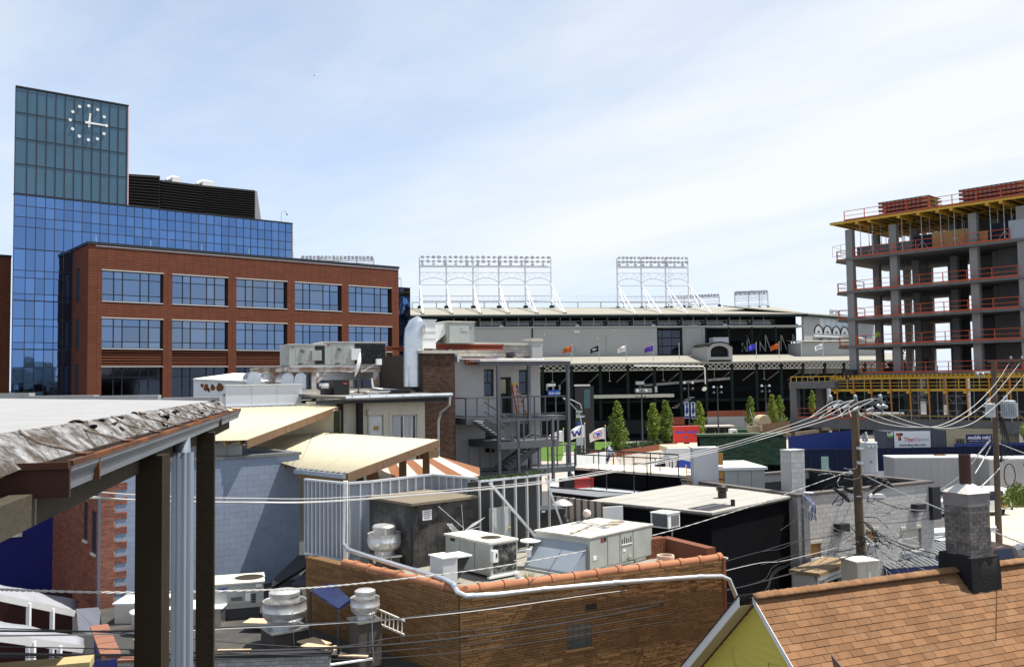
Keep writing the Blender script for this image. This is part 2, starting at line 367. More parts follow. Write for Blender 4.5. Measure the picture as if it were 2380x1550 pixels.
B().box(-4.22,XC[-1]+.05,7.9,8.4,28.425,28.55).done('coping',mullion,glb)
B().prism([(XC[-1]+.003,8.0,22),(XC[-1]+.003,8.9,22),(XC[-1]+.003,8.35,28.4),(XC[-1]+.003,8.0,28.4)],(.12,0,0)).done('edge_fin',white_paint,glb)
for(x0,z0,x1,z1)in((8.35,27.0-.45,9.0,26.0),(9.1,25.85,9.7,25.3)):
 B().bar((x0,7.978,z0),(x1,7.978,z1),.05,.012).done('reflected_batten',white_paint,glb)
scr_m=M('screen_bronze',(0.007,0.0065,0.006),0.9,0.0,var=0.1)
def screen(p0,p1,z0,z1t0,z1t1,nm,n):
 d=Vector((p1[0]-p0[0],p1[1]-p0[1],0)); ln=d.length; d.normalize(); nrm=Vector((d.y,-d.x,0))
 bb=B(); bb.prism([(p0[0],p0[1],z0),(p1[0],p1[1],z0),(p1[0],p1[1],z1t1),(p0[0],p0[1],z1t0)],tuple(-nrm*0.3)); o=bb.done(nm,scr_m,glb)
 for k in range(n):
  t=(k+.15)/n; za=z0+(z1t0-z0)*t; zb=z0+(z1t1-z0)*t; h=(z1t0-z0)/n*0.55
  a=Vector((p0[0],p0[1],za))+nrm*.02; b=Vector((p1[0],p1[1],zb))+nrm*.02
  B().prism([tuple(a+nrm*.16),tuple(a),tuple(a+Vector((0,0,h))),tuple(a+nrm*.05+Vector((0,0,h)))],tuple(b-a)).done('slat',scr_m,o)
 return o
screen((5.55,13.0),(10.28,13.0),28.3,32.66,33.0,'screen',15)
screen((10.36,13.1),(14.95,13.1),28.3,32.6,32.62,'screen',15)
screen((14.97,13.1),(20.65,12.9),28.3,32.62,32.75,'screen',17)
B().prism([(20.7,12.95,28.3),(21.6,12.95,28.3),(20.95,12.95,32.7),(20.7,12.95,32.7)],(0,8,0)).done('screen_return',M('screen_mesh',(.32,.31,.3),.7,streak=.3),glb)
for(x,l_)in((12.3,1.0),(15.6,1.5)):
 B().box(x,x+l_,15,16,32.5,33.6).tube([(x-.5,15.5,33.2),(x+.2,15.5,33.6),(x+l_,15.5,33.5)],.22,8).done('rooftop_duct',white_paint,glb)
cl=B().tube([(22.4,10,28.4),(22.4,10,29.9),(22.55,10,30.15),(22.9,10,30.2),(23.1,10,30.05)],.035,6).done('camera_mast',galv,glb)
B().lathe([(.02,.0),(.16,-.05),(.16,-.2),(.05,-.3)],10,(23.1,10,30.05)).done('camera_dome',white_paint,cl)
anx=at_frame('glass_annex','narrow blue glass bay showing past the brick block end','building',OF)
B().box(38.0,40.45,12.06,20,0,22.85).done('wall',mullion,anx)
for i in range(3):
 for z0,z1 in((8,10),(10.05,12.4),(12.45,14.4),(14.45,15.6),(15.65,18.3),(18.35,20),(20.05,22.8)):piece('pane',glass_blue,anx,38.05+i*.8,38.8+i*.8,12.0,12.05,z0,z1,rot=(random.gauss(0,.002),0,random.gauss(0,.002)))
fb=B()
for x in(38.6,39.4):
 for y in(12.5,14.5):fb.bar((x,y,22.85),(x,y,24),.04)
fb.bar((38.6,12.5,24),(39.4,12.5,24),.04).bar((38.6,14.5,24),(39.4,14.5,24),.04).bar((39.4,12.5,24),(39.4,14.5,24),.04).done('roof_guardrail',M('green_rail',(.1,.16,.13),.6),anx)
lft=at_frame('brick_wing','brown brick wall at the far left edge beside the glass tower','building',OF)
w_=B().box(-16,-4.3,8.3,20,0,22.75).done('wall',terra_joint,lft)
pieces('tile',terracotta,w_,[(a,b,8.28,8.3,z0,z1)for(a,b,z0,z1)in courses(-7.2,-4.3,9,22.75,.747,.245,.014,0)],150)
B().box(-16,-4.28,8.2,8.9,22.75,22.95).done('coping',mullion,lft)
glass_teal=M('glass_teal',(0.052,0.118,0.168),0.16,0.25,var=0.25,vs=0.35,streak=0.12,spec=0.8)
ctw=at_frame('clock_tower','teal glass tower with a white dot clock face at top','clock tower',OF)
XR=5.51; ZT=38.2
bw=B(); bw.prism([(-4.2,8.07,28.56),(XR,8.07,28.56),(XR,13,28.56),(-4.2+5*SK,13,28.56)],(0,0,ZT-28.56)); bw.done('wall',mullion,ctw)
ZR=[28.5,31.23,33.55,35.9,ZT-.05]
mb=B()
for x in XC[:13]:mb.box(x-.03,x+.03,7.93,8.07,28.56,ZT)
mb.done('mullion',mullion,ctw); mb=B()
for z in ZR[1:-1]:mb.box(-4.2,XR,7.94,8.068,z-.04,z+.04)
mb.done('transom',mullion,ctw)
for j in range(4):
 for i in range(12):
  piece('pane',glass_teal,ctw,XC[i]+.02,(XC[i+1]if i<11 else XR)-.02,7.985,8.0,max(ZR[j],28.57)+.02,ZR[j+1]-.02,rot=(random.gauss(0,.002),0,random.gauss(0,.002)))
B().prism([(-4.24,7.9,ZT),(XR+.06,7.9,ZT),(XR+.06,13.05,ZT),(-4.24+5.1*SK,13.05,ZT)],(0,0,.12)).done('coping',mullion,ctw)
B().box(XR+.001,XR+.10,7.95,13,28.5,ZT-.02).done('edge_fin',M('fin_pink',(.62,.45,.45),.5),ctw)
ck=B().lathe([(.16,-.03),(.16,.03)],14).done('clock_hub',white_paint,ctw); ck.location=(1.93,7.86,35.93); ck.rotation_euler=(RX,0,0)
disc=B().lathe([(.135,-.03),(.145,.0),(.135,.03)],16).mesh('hour_marker',True); disc.materials.append(white_paint)
for h in range(12):
 t=math.radians(90-30*h); o=link('hour_marker',disc,ctw); o.location=(1.93+1.6*math.cos(t),7.9,35.93+1.62*math.sin(t)); o.rotation_euler=(RX,0,0)
B().prism([(1.60,7.83,36.03),(1.62,7.83,35.82),(3.45,7.83,35.84),(3.45,7.83,35.99)],(0,-.03,0)).done('minute_hand',white_paint,ctw)
B().prism([(1.86,7.87,35.5),(2.06,7.87,35.53),(2.14,7.87,36.85),(1.98,7.87,36.85)],(0,-.03,0)).done('hour_hand',white_paint,ctw)
_cx,_cy=OF.l(0,0); _k=(5.0-_cy)/(8.0-_cy)
for root in(glb,ctw):
 root.location=OF.w(0,-3.0); stack=[o for o in bpy.data.objects if o.parent==root]
 stack+=[o for o in bpy.data.objects if o.parent in stack]
 for o in stack:
  if o.location.length>1e-6:
   o.location.x=_cx+(o.location.x-_cx)*_k; o.location.z=CAMZ+(o.location.z-CAMZ)*_k
   if o.data.name.startswith('piece'):o.scale.x*=_k; o.scale.z*=_k
  else:
   for v in o.data.vertices:v.co.x=_cx+(v.co.x-_cx)*_k; v.co.z=CAMZ+(v.co.z-CAMZ)*_k
st_wall=M('stadium_render',(0.36,0.36,0.345),0.9,var=0.06,vs=0.3,streak=0.08,bump=0.1,bs=3)
st_green=M('stadium_green',(0.006,0.016,0.013),0.75,var=0.1)
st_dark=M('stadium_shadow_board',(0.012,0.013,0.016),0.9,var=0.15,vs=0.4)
st_roof=M('stadium_roof',(0.27,0.255,0.215),0.9,var=0.08,vs=0.25,dirt=0.25,dcol=(0.2,0.19,0.16),ds=0.2)
st_white=M('tower_white',(0.78,0.78,0.78),0.5,var=0.03)
st_cream=M('lattice_cream',(0.5,0.48,0.42),0.7,var=0.08)
st_seat=M('seat_grey',(0.32,0.35,0.38),0.6)
ST=Fr(at(*q('D',100,760),175),8)
sf=lambda r,x,y,ly=0:ST.face(*q(r,x,y),ly)
std=at_frame('stadium','long grey and green ballpark grandstand beyond the plaza','stadium',ST)
ZE=sf('D',1000,797)[1]; ZS=sf('D',1000,893)[1]; X0=sf('C',1300,850)[0]-6; XE=sf('R1',352,1255)[0]
RD=15.0; ZRG=sf('D',900,737,RD)[1]
post_x=[sf('D',x,850)[0]for x in(100,328,555,733,948,1160,1365,1568,1770,1962,2155)]; dpx=5.05
post_x=[post_x[0]-2*dpx,post_x[0]-dpx]+post_x+[post_x[-1]+dpx*1.0]
B().prism([(X0,-.8,ZE+.08),(X0,RD,ZRG),(X0,RD,ZRG-.3),(X0,-.8,ZE-.12)],(XE-X0+.6,0,0)).done('roof',st_roof,std)
B().box(X0,XE+.6,-.72,-.1,ZE-.55,ZE-.125).done('eave_fascia',st_green,std)
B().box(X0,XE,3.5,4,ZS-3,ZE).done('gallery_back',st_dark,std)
B().box(X0,XE,0,3.5,ZS-.35,ZS-.06).done('gallery_floor',concrete,std)
B().box(X0,XE,-.16,.0,ZS-.28,ZS+.05).done('gallery_sill',st_wall,std)
for k in range(len(post_x)-1):
 a,b=post_x[k],post_x[k+1]; m=(a+b)/2
 B().box(a-.17,a+.17,-.1,.3,ZS+.051,ZE-.56).done('post',st_green,std)
 B().box(a+.2,a+.26,-.02,.04,ZS+.051,ZE-.56).box(m-.035,m+.035,-.02,.04,ZS+.051,ZE-.56).bar((a+.26,.0,ZS+1.05),(b-.17,.0,ZS+1.05),.05).bar((a+.26,.0,ZS+.55),(b-.17,.0,ZS+.55),.04).done('guard_rail',st_cream if k%2 else st_wall,std)
 so=B()
 n_=9
 for j in range(n_):
  x=a+.4+j*(b-a-.7)/n_; so.box(x,x+(b-a-.7)/n_*.75,1.4,1.5,ZS+.25,ZS+.85); so.box(x,x+(b-a-.7)/n_*.75,2.2,2.3,ZS+.6,ZS+1.15)
 so.done('seat_row',st_seat,std)
 if k%3==1:B().box(b-1.0,b-.3,.1,.3,ZS+.06,ZS+.3).done('floodlight',white_paint,std)
ZC_=sf('D',1000,1140)[1]; ZW=ZS-.285
xw1,xw2,xw3=sf('D',1366,900)[0],sf('D',1570,900)[0],sf('D',1770,900)[0]
B().box(X0,xw1,0,.5,ZC_-3,ZW).done('wall',st_wall,std)
for x in[sf('D',x,1000)[0]for x in(328,)]:B().box(x-.12,x+.12,-.15,-.002,ZC_-1,ZW).done('downpipe',st_green,std)
for(x,y,w,h)in((700,938,1.0,.3),(430,960,.25,.2),(870,995,.2,.2),(1012,925,.2,.2),(690,1018,.15,.15),(712,1018,.15,.15)):
 c=sf('D',x,y); B().box(c[0]-w/2,c[0]+w/2,-.1,-.002,c[1]-h/2,c[1]+h/2).done('wall_vent',white_paint,std)
for x,y0,y1 in((942,980,1120),(685,1060,1110)):
 a=sf('D',x,y0); b=sf('D',x,y1); B().tube([(a[0],-.05,a[1]),(a[0],-.05,b[1])],.05,6).done('conduit',st_wall,std)
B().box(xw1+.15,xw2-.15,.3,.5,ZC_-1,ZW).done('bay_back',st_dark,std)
wb=B()
for t in(0,.18,.58,.98):wb.box(xw1+.15+(xw2-xw1-.3)*t,xw1+.21+(xw2-xw1-.3)*t,.12,.2,ZC_-1,ZW)
for t in(.03,.33,.62,.9):wb.box(xw1+.15,xw2-.15,.13,.19,ZC_+(ZW-ZC_)*t,ZC_+(ZW-ZC_)*t+.07)
wb.done('bay_frame',st_green,std)
for i,(a,b)in enumerate(((.02,.18),(.19,.58),(.59,.97))):
 for j,(c,d)in enumerate(((.04,.32),(.34,.61),(.63,.89))):piece('pane',glass_dark,std,xw1+.2+(xw2-xw1-.3)*a,xw1+.15+(xw2-xw1-.3)*b,.15,.17,ZC_+(ZW-ZC_)*c+.05,ZC_+(ZW-ZC_)*d)
B().box(xw1,xw1+.15,-.05,.5,ZC_-1,ZW).box(xw2-.15,xw2,-.05,.5,ZC_-1,ZW).done('bay_jamb',st_green,std)
B().box(xw2,xw3,0,.5,ZC_-3,ZW).done('arch_wall',st_wall,std)
ar=B(); am=(xw2+xw3)/2; hw=(xw3-xw2)/2-.6; zb=sf('D',1670,985)[1]; pts=[]
for k in range(13):
 t=math.pi*(1-k/12); pts.append((am+hw*math.cos(t),-.04,zb+1.35+1.1*math.sin(t)))
ar.tube([(am-hw,-.04,zb-.8)]+pts+[(am+hw,-.04,zb-.8)],.09,6).done('arch_moulding',st_wall,std)
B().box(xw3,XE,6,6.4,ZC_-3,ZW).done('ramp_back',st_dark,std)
for k,x in enumerate(post_x[9:]):
 B().box(x-.18,x+.18,-.02,.3,ZC_-3,ZW).done('pier',st_green,std)
for k in range(5):
 z=ZW-.9-k*1.0; B().box(xw3+.05,post_x[10],1.5+k*.2,2.6+k*.2,z,z+.16).done('stair_flight',concrete,std)
for x0,y0,x1,y1 in((2155,905,2060,1110),(2188+60,905,2150,1110)):
 a=sf('D',x0,y0,2); b=sf('D',x1,y1,2); B().bar((a[0],2,a[1]),(b[0],2,b[1]),.35,.25).done('raker_beam',st_green,std)
for x0,y0,x1,y1 in((495,95,500,325),(500,95,560,310),(755,90,760,325),(760,95,838,320),(975,90,980,320),(985,100,1065,310),(428,200,432,320),(432,200,490,325),(680,180,682,315),(682,195,755,320),(1145,80,1140,310),(1150,90,1230,300)):
 a=sf('N1',x0,y0,3); b=sf('N1',x1,y1,3); B().bar((a[0],3,a[1]),(b[0],3,b[1]),.16).done('brace',st_wall,std)
for x0,y0,x1,y1 in((420,190,720,-60),(680,180,980,-60),(880,180,1210,-60)):
 a=sf('N1',x0,y0,3.6); b=sf('N1',x1,y1,3.6); B().bar((a[0],3.6,a[1]),(b[0],3.6,b[1]),.3).done('raker_beam',st_green,std)
CF=-11.0; zcb=sf('D',1000,1138)[1]; zcf=sf('D',900,1200,CF)[1]; xr=sf('N1',2300,420,CF)[0]+12
B().prism([(X0,-.01,zcb),(X0,CF,zcf),(X0,CF,zcf-.25),(X0,-.01,zcb-.35)],(xr-X0,0,0)).done('canopy_roof',st_roof,std)
B().box(X0,xr,CF-.12,CF-.003,zcf-.33,zcf+.03).done('canopy_edge',M('canopy_edge',(.3,.29,.26),.7),std)
zg1=sf('D',900,1213,CF)[1]; zg0=sf('D',900,1262,CF)[1]
gx=[sf('D',x,1230,CF)[0]for x in(-350,-80,175,413,655,893,1123,1345,1565,1776,1990)]+[sf('N1',x,500,CF)[0]for x in(632,980,1290,1600,1870,2170)]
gx.append(gx[-1]+5)
for k in range(len(gx)-1):
 a,b=gx[k],gx[k+1]
 B().box(a-.24,a+.24,CF-.0,CF+.5,0.0,zcf-.35).done('column',st_green,std)
 g=B(); a+=.3; b-=.3; n_=4 if k%5 else 5
 g.bar((a,CF-.05,zg1),(b,CF-.05,zg1),.1).bar((a,CF-.05,zg0),(b,CF-.05,zg0),.14)
 for j in range(n_):
  xa,xb=a+(b-a)*j/n_,a+(b-a)*(j+1)/n_; zm0,zm1=zg0+.12,zg1-.1
  g.bar((xa,CF-.02,zm0),(xb,CF-.02,zm1),.13).bar((xa,CF+.1,zm1),(xb,CF+.1,zm0),.13)
  g.lathe([(.13,-.04),(.13,.04)],8,(xb-(b-a)/n_/2,CF-.06,(zm0+zm1)/2))
 g.done('lattice_girder',st_cream,std)
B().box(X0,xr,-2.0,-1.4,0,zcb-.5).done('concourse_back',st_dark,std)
zf=sf('D',1000,1462,CF)[1]; xa_,xb_=sf('D',828,1462,CF)[0],sf('D',1500,1462,CF)[0]
B().box(X0,xr,CF+2,-2.0,zf-1.6,zf-1.1).done('upper_floor',st_green,std)
B().box(xa_,xb_,CF-.6,CF+3,zf-.6,zf).done('terrace_slab',M('terrace',(.5,.48,.42),.8),std)
for k in range(len(gx)-2):
 B().bar((gx[k]+.3,CF+.25,zf+1.0),(gx[k+1]-.3,CF+.25,zf+1.0),.06).bar((gx[k]+.3,CF+.25,zf+.5),(gx[k+1]-.3,CF+.25,zf+.5),.05).done('guard_rail',st_green,std)
 B().bar((gx[k]+.25,CF+.6,zg0-.2),(gx[k]-1.2,CF+4,zg0-2.2),.12).done('knee_brace',st_wall,std)
 if k%2:B().tube([(gx[k]+2.1,CF+1.5,zg0+.2),(gx[k]+2.1,CF+1.5,zg0-1.8)],.05,5).lathe([(.05,0),(.35,-.3)],8,(gx[k]+2.1,CF+1.5,zg0-1.7)).done('pendant_lamp',st_wall,std)
a=sf('D',1250,1385,CF+2); b=sf('D',1975,1325,CF+2); B().bar((a[0],CF+2,a[1]),(b[0],CF+2,b[1]),.9,.45).done('ramp',M('ramp_conc',(.3,.3,.28),.9),std)
a=sf('R4',1265,350,CF+1); b=sf('R4',1400,430,CF+1)
for k in range(6):
 t=k/5; B().box(a[0]+(b[0]-a[0])*(1-t),a[0]+(b[0]-a[0])*(1-t)+1.2,CF+1,CF+1.4,a[1]+(b[1]-a[1])*t,a[1]+(b[1]-a[1])*t+.14).done('stair_tread',concrete,std)
dn=sf('D',1762,1230,CF-.3); de=sf('D',1768,1372,CF-.3); ds_=sf('D',1175,1222,CF-.3)
B().tube([(ds_[0],CF-.35,ds_[1]),(dn[0]-.3,CF-.35,dn[1]+.1),(dn[0],CF-.35,dn[1]-.2),(de[0],CF-.35,de[1])],.11,8).done('white_downpipe',white_paint,std,smooth=True)
dd=sf('D',1760,1412,CF-.5); o=B().lathe([(.02,-.2),(.45,0),(.48,.04),(.4,.02)],14).done('lamp_dish',galv,std,smooth=True); o.location=(dd[0],CF-.5,dd[1]); o.rotation_euler=(RX+.5,0,0)
red_low=M('low_brick',(.26,.075,.045),.85,rnd=.05)
for(x0,y0,x1,y1,mt)in((1560,460,1870,500,red_low),(1560,500,1870,600,st_wall),(1870,470,2188,500,red_low),(1870,500,2188,600,st_wall),(1260,510,1370,570,red_low),(-200,560,1250,640,st_dark)):
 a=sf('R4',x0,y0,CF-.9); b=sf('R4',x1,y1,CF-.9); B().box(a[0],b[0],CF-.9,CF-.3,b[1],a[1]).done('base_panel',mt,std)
dl=sf('D',1782,1040,CF+.3)[0]; dr=sf('D',1993,1060,CF+.3)[0]; zb=sf('D',1890,1172,CF+.3)[1]; zt=sf('D',1890,1025,CF+.3)[1]; ze_=sf('D',1785,1062,CF+.3)[1]
mid=(dl+dr)/2; prof=[(dl,zb),(dl,ze_)]+[(mid+(dr-dl)*.40*math.cos(math.pi*(1-k/10)),ze_+.15+(zt-ze_-.15)*math.sin(math.pi*k/10))for k in range(11)]+[(dr,ze_),(dr,zb)]
dmo=B(); hp=[(mid-(dr-dl)*.36,zb+.55),(mid-(dr-dl)*.36,zb+1.0)]+[(mid+(dr-dl)*.36*math.cos(math.pi*(1-k/10)),ze_-.9+(zt-ze_+.25)*math.sin(math.pi*k/10))for k in range(11)]+[(mid+(dr-dl)*.36,zb+1.0),(mid+(dr-dl)*.36,zb+.55)]
n_=len(prof)
ii=len(dmo.v); dmo.v+=[(x,CF+.3,z)for x,z in prof]+[(x,CF+.3,z)for x,z in hp]
dmo.f+=[(ii+j,ii+j+1,ii+n_+j+1,ii+n_+j)for j in range(n_-1)]+[(ii+n_-1,ii,ii+n_,ii+2*n_-1)]
jj=len(dmo.v); dmo.v+=[(x,CF+.9,z)for x,z in hp]
dmo.f+=[(ii+n_+j,ii+n_+j+1,jj+j+1,jj+j)for j in range(n_-1)]+[(ii+2*n_-1,ii+n_,jj,jj+n_-1)]
dmo.done('dormer_front',st_wall,std)
B().box(dl,dl+.3,CF+.305,CF+9,zb-.4,ze_).done('dormer_side',st_wall,std); B().box(dr-.3,dr,CF+.305,CF+9,zb-.4,ze_).done('dormer_side',st_wall,std)
B().poly([(x,CF+.92,z)for x,z in hp]).done('dormer_opening',st_dark,std)
rp=[(x,z)for x,z in prof[1:-1]]; rf=B().strip([[(x,CF+.1,z+.12)for x,z in rp],[(x,CF+9.5,z+.12)for x,z in rp]]); rf.strip([[(x,CF+.1,z-.1)for x,z in rp],[(x,CF+.1,z+.12)for x,z in rp]]); rf.done('dormer_roof',st_green,std)
B().box(dl-.05,mid-.4,CF+.9,CF+9,ze_+.18,ze_+.24).done('dormer_deck',st_roof,std)
a=sf('D',1830,985,-2); b=sf('D',1960,1030,-2); B().box(a[0],b[0],-2.2,0,b[1]-2,a[1]).done('stair_box',M('box_blue_grey',(.42,.44,.47),.8),std)
S2=Fr(ST.w(XE,0),42)
wg=at_frame('stadium_wing','pale grandstand corner with arched white panels and ventilators on roof','stadium',S2)
f2=lambda r,x,y,ly=0:S2.face(*q(r,x,y),ly)
B().box(0,30,0,.5,0,ZE-.5).done('wall',st_wall,wg)
B().prism([(-.3,-.8,ZE+.08),(-9,RD-2,ZRG-.4),(30,RD-2,ZRG-1.3),(30,-.8,ZE+.08)],(0,0,-.2)).done('roof',st_roof,wg)
B().box(-.3,30,-.8,-.1,ZE-.5,ZE-.13).done('eave_fascia',st_green,wg)
for k in range(7):
 x=6.2+k*2.35; z=f2('R1',500,1310)[1]; piece('window_panel',M('panel_pale',(.55,.6,.62),.5),wg,x,x+2.1,-.06,-.002,z-1.1,z+1.6)
for k in range(5):
 x=5.6+k*3.6; z=f2('R1',510,1410)[1]; pp=[(x+1.7*math.cos(math.pi*j/12),-.08,z+1.7*math.sin(math.pi*j/12))for j in range(13)]
 o=B().prism(pp,(0,.07,0)).done('arch_panel',white_paint,wg); B().tube([(p[0],-.1,p[2])for p in pp],.12,5).done('arch_rim',st_green,o)
 B().box(x-.4,x+.4,-.12,-.08,z+.15,z+.5).done('arch_text',st_dark,o)
 B().box(x+.2,x+.9,-.5,-.003,z-1.9,z-1.1).done('wall_box',st_dark,wg)
B().box(3.5,24,-.3,-.082,f2('R1',510,1418)[1]-.45,f2('R1',510,1418)[1]-.2).done('ledge',white_paint,wg)
vm=B().lathe([(.5,0),(.5,.5),(.75,.6),(.8,.95),(.55,1.2),(.75,1.35),(.75,1.75),(.3,2.0)],14).mesh('roof_ventilator',True); vm.materials.append(galv)
for k,x in enumerate((595,632)):
 c=S2.face(*q('R1',x,1250),6); o=link('roof_ventilator',vm,None,S2.w(c[0],6,ZE+.5),0,('steel roof ventilator at ballpark corner, the left one','steel roof ventilator at ballpark corner, the right one')[k],'ventilator','ventilators on the ballpark roof')
a=sf('N1',1265,175,-4); b=sf('N1',1900,400,-4)
B().box(a[0],b[0]+8,-4.0,2,ZC_-4,a[1]-.3).done('annex_wall',st_wall,std); B().prism([(a[0]-.3,-4.3,a[1]-.25),(b[0]+8,-4.3,a[1]-.25),(b[0]+8,2,a[1]+.2),(a[0]-.3,2,a[1]+.2)],(0,0,.15)).done('annex_roof',st_roof,std)
lampm=B().lathe([(.10,.32),(.16,.22),(.42,.0),(.45,-.06),(.30,-.05)],10).mesh('floodlight',True); lampm.materials.append(M('lamp_shell',(.55,.56,.57),.35,.6))
def light_tower(label,us,D_,vtop,vbase,n_lamps,ftow=True,lamps_v=(308,350),fr=ST,arches=True):
 xs=[fr.face(u,700,D_)[0]for u in us]; zb=fr.face(us[0],vbase,D_)[1]; zt=fr.face(us[0],vtop,D_)[1]; H=zt-zb
 tw=thing('light_tower',label,'light tower',fr.w(xs[0],D_,zb),fr.a,'white light towers on the ballpark roof')
 Lx=[x-xs[0]for x in xs]; R_=Lx[-1]
 for x in Lx:
  B().tube([(x,0,0),(x,0,H)],.17,7).done('post',st_white,tw)
  B().lathe([(.5,-.3),(.5,.25),(.2,.3)],10,(x,0,0)).done('base',st_green,tw)
  if ftow:
   B().tube([(x,0,H*.46),(x,-RD+1.0,-.0-(ZRG-ZE)+.2)],.15,6).tube([(x,0,H*.46),(x,-RD*.45,-H*.05)],.08,5).tube([(x,0,H*.12),(x,-RD+1.0,-(ZRG-ZE)+.25)],.1,5).done('strut',st_white,tw)
   B().box(x-.3,x+.3,-RD+.6,-RD+1.4,-(ZRG-ZE)-.1,-(ZRG-ZE)+.35).done('strut_foot',st_green,tw)
 for t,w in((1.0,.1),(.915,.1),(.83,.22),(.695,.12),(.445,.14),(.225,.14),(.12,.2)):
  B().bar((0,-.05,H*t),(R_,-.05,H*t),w).done('girt',st_white,tw)
 B().box(0,R_,-.7,.3,H*.80,H*.812).done('catwalk',st_white,tw)
 B().box(0,R_,-.4,.5,H*.105,H*.115).done('catwalk',st_white,tw)
 nb=len(Lx)-1
 if arches:
  for i in range(nb):
   a,b=Lx[i],Lx[i+1]; m=(a+b)/2; r=(b-a)/2
   pts=[(m+r*math.cos(math.pi*(1-k/12)),-.05,H*.455+H*.13*math.sin(math.pi*k/12))for k in range(13)]
   B().tube(pts,.09,5).done('arch',st_white,tw)
   t=B()
   for f0,f1 in((.04,.14),(.14,.3),(.3,.42),(.58,.7),(.7,.86),(.86,.96)):
    up=f0 in(.14,.58,)or f0==.3
    t.bar((a+(b-a)*f0,0,H*(.69 if f0 in(.04,.3,.7)else.60)),(a+(b-a)*f1,0,H*(.60 if f0 in(.04,.3,.7)else.69)),.06)
   t.done('web',st_white,tw)
   for k in range(5):B().bar((a+(b-a)*k/5,.4,H*.115),(a+(b-a)*k/5,.4,H*.225),.04).done('baluster',st_white,tw)
  xl=Lx[min(2,nb)]+.6; ld=B().bar((xl,-.3,H*.12),(xl,-.3,H*.85),.05).bar((xl+.5,-.3,H*.12),(xl+.5,-.3,H*.85),.05)
  for k in range(18):ld.bar((xl,-.3,H*(.13+.04*k)),(xl+.5,-.3,H*(.13+.04*k)),.04)
  ld.done('ladder',st_white,tw)
 for row,t in enumerate((.985,.90,.845)):
  for k in range(n_lamps):
   if row==2 and k%2:continue
   o=link('floodlight',lampm,tw); o.location=(R_*(k+.5)/n_lamps,-.35,H*t+.15); o.rotation_euler=(random.uniform(2.2,2.7),0,random.uniform(-.5,.5)); s=random.uniform(.8,1.0)*(1 if row<2 else.8); o.scale=(s,s,s)
 return tw
light_tower('wide white floodlight tower with six posts over left half of roof',(976,1038,1100,1160,1221.5,1282),RD,598,714,24)
light_tower('narrower white floodlight tower with four posts over right half of roof',(1435.5,1491.5,1548,1601),RD,600,716,18)
light_tower('white floodlight rack peeking over the brick office roof',(700,745,787,830,869),60,598,640,19,False,arches=False)
FT=Fr(at(1640,700,290),-16)
light_tower('small distant floodlight rack low beside the narrower tower',(1560,1590,1625,1672),0,690,714,16,False,fr=FT,arches=False)
light_tower('small distant slanted floodlight tower at the right end of roof',(1708,1740,1765,1785),0,680,716,14,False,fr=FT)
wk=at_frame('roof_walkway','white railed catwalk running along the ballpark roof ridge','catwalk',ST)
zw=sf('D',900,687,RD)[1]; zr_=sf('D',900,642,RD)[1]; xa,xb=sf('C',1380,690,RD)[0],sf('D',1700,690,RD)[0]
B().box(xa,xb,RD-.5,RD+.5,zw-.15,zw).done('deck',st_white,wk)
rl=B().bar((xa,RD+.4,zr_),(xb,RD+.4,zr_),.06).bar((xa,RD+.4,(zr_+zw)/2),(xb,RD+.4,(zr_+zw)/2),.04)
rl.done('rail',st_white,wk)
x=xa
while x<xb:
 B().bar((x,RD+.4,zw),(x,RD+.4,zr_),.05).done('baluster',st_white,wk); x+=1.45
x=xa
while x<xb:
 B().bar((x,RD,zw-.15),(x,RD,ZRG-.2),.25).done('support',st_white,wk); x+=5.0
fresh=M('fresh_concrete_shaded',(0.15,0.147,0.143),0.95,var=0.12,vs=0.9,dirt=0.3,dcol=(0.08,0.08,0.08),ds=0.8,streak=0.15,bump=0.1,bs=10)  # same concrete as the columns, darkened for shaded slabs and interiors
col_c=M('column_concrete_skylit',(0.25,0.245,0.235),0.92,var=0.12,vs=0.9,dirt=0.3,dcol=(0.16,0.155,0.15),ds=0.9,streak=0.15)  # same concrete as the slabs, lightened where the columns catch skylight
orange=M('safety_orange',(0.52,0.075,0.018),0.6,var=0.08)
form_y=M('form_yellow',(0.62,0.36,0.03),0.65,var=0.15,vs=2,dirt=0.25,dcol=(.3,.18,.06),ds=3)
form_o=M('form_orange',(0.62,0.22,0.02),0.6,var=0.12)
ply=M('plywood',(0.36,0.22,0.10),0.85,var=0.15,vs=1.5,streak=0.2)
prop_m=M('prop_steel',(0.42,0.43,0.44),0.5,0.6)
KF=Fr(at(*q('R1',790,1510),102),-47)
kf=lambda r,x,y,ly=0:KF.face(*q(r,x,y),ly)
con=at_frame('concrete_frame_building','unfinished concrete building with orange guardrails on every floor','building',KF)
ZL=[28.62,24.48,20.74,17.64,14.54,11.41]; XRt=24.0; DPT=15.5
for i,z in enumerate(ZL[1:]):
 if i<4:B().box(-.95,XRt,-.12,DPT,z-.27,z).done('floor_slab',fresh,con); B().box(-2.75,-.952,1.3,DPT-1,z-.25,z-.012).done('balcony_slab',fresh,con)
 else:B().box(-1.0,XRt,-.3,DPT,z-.27,z).done('floor_slab',fresh,con)
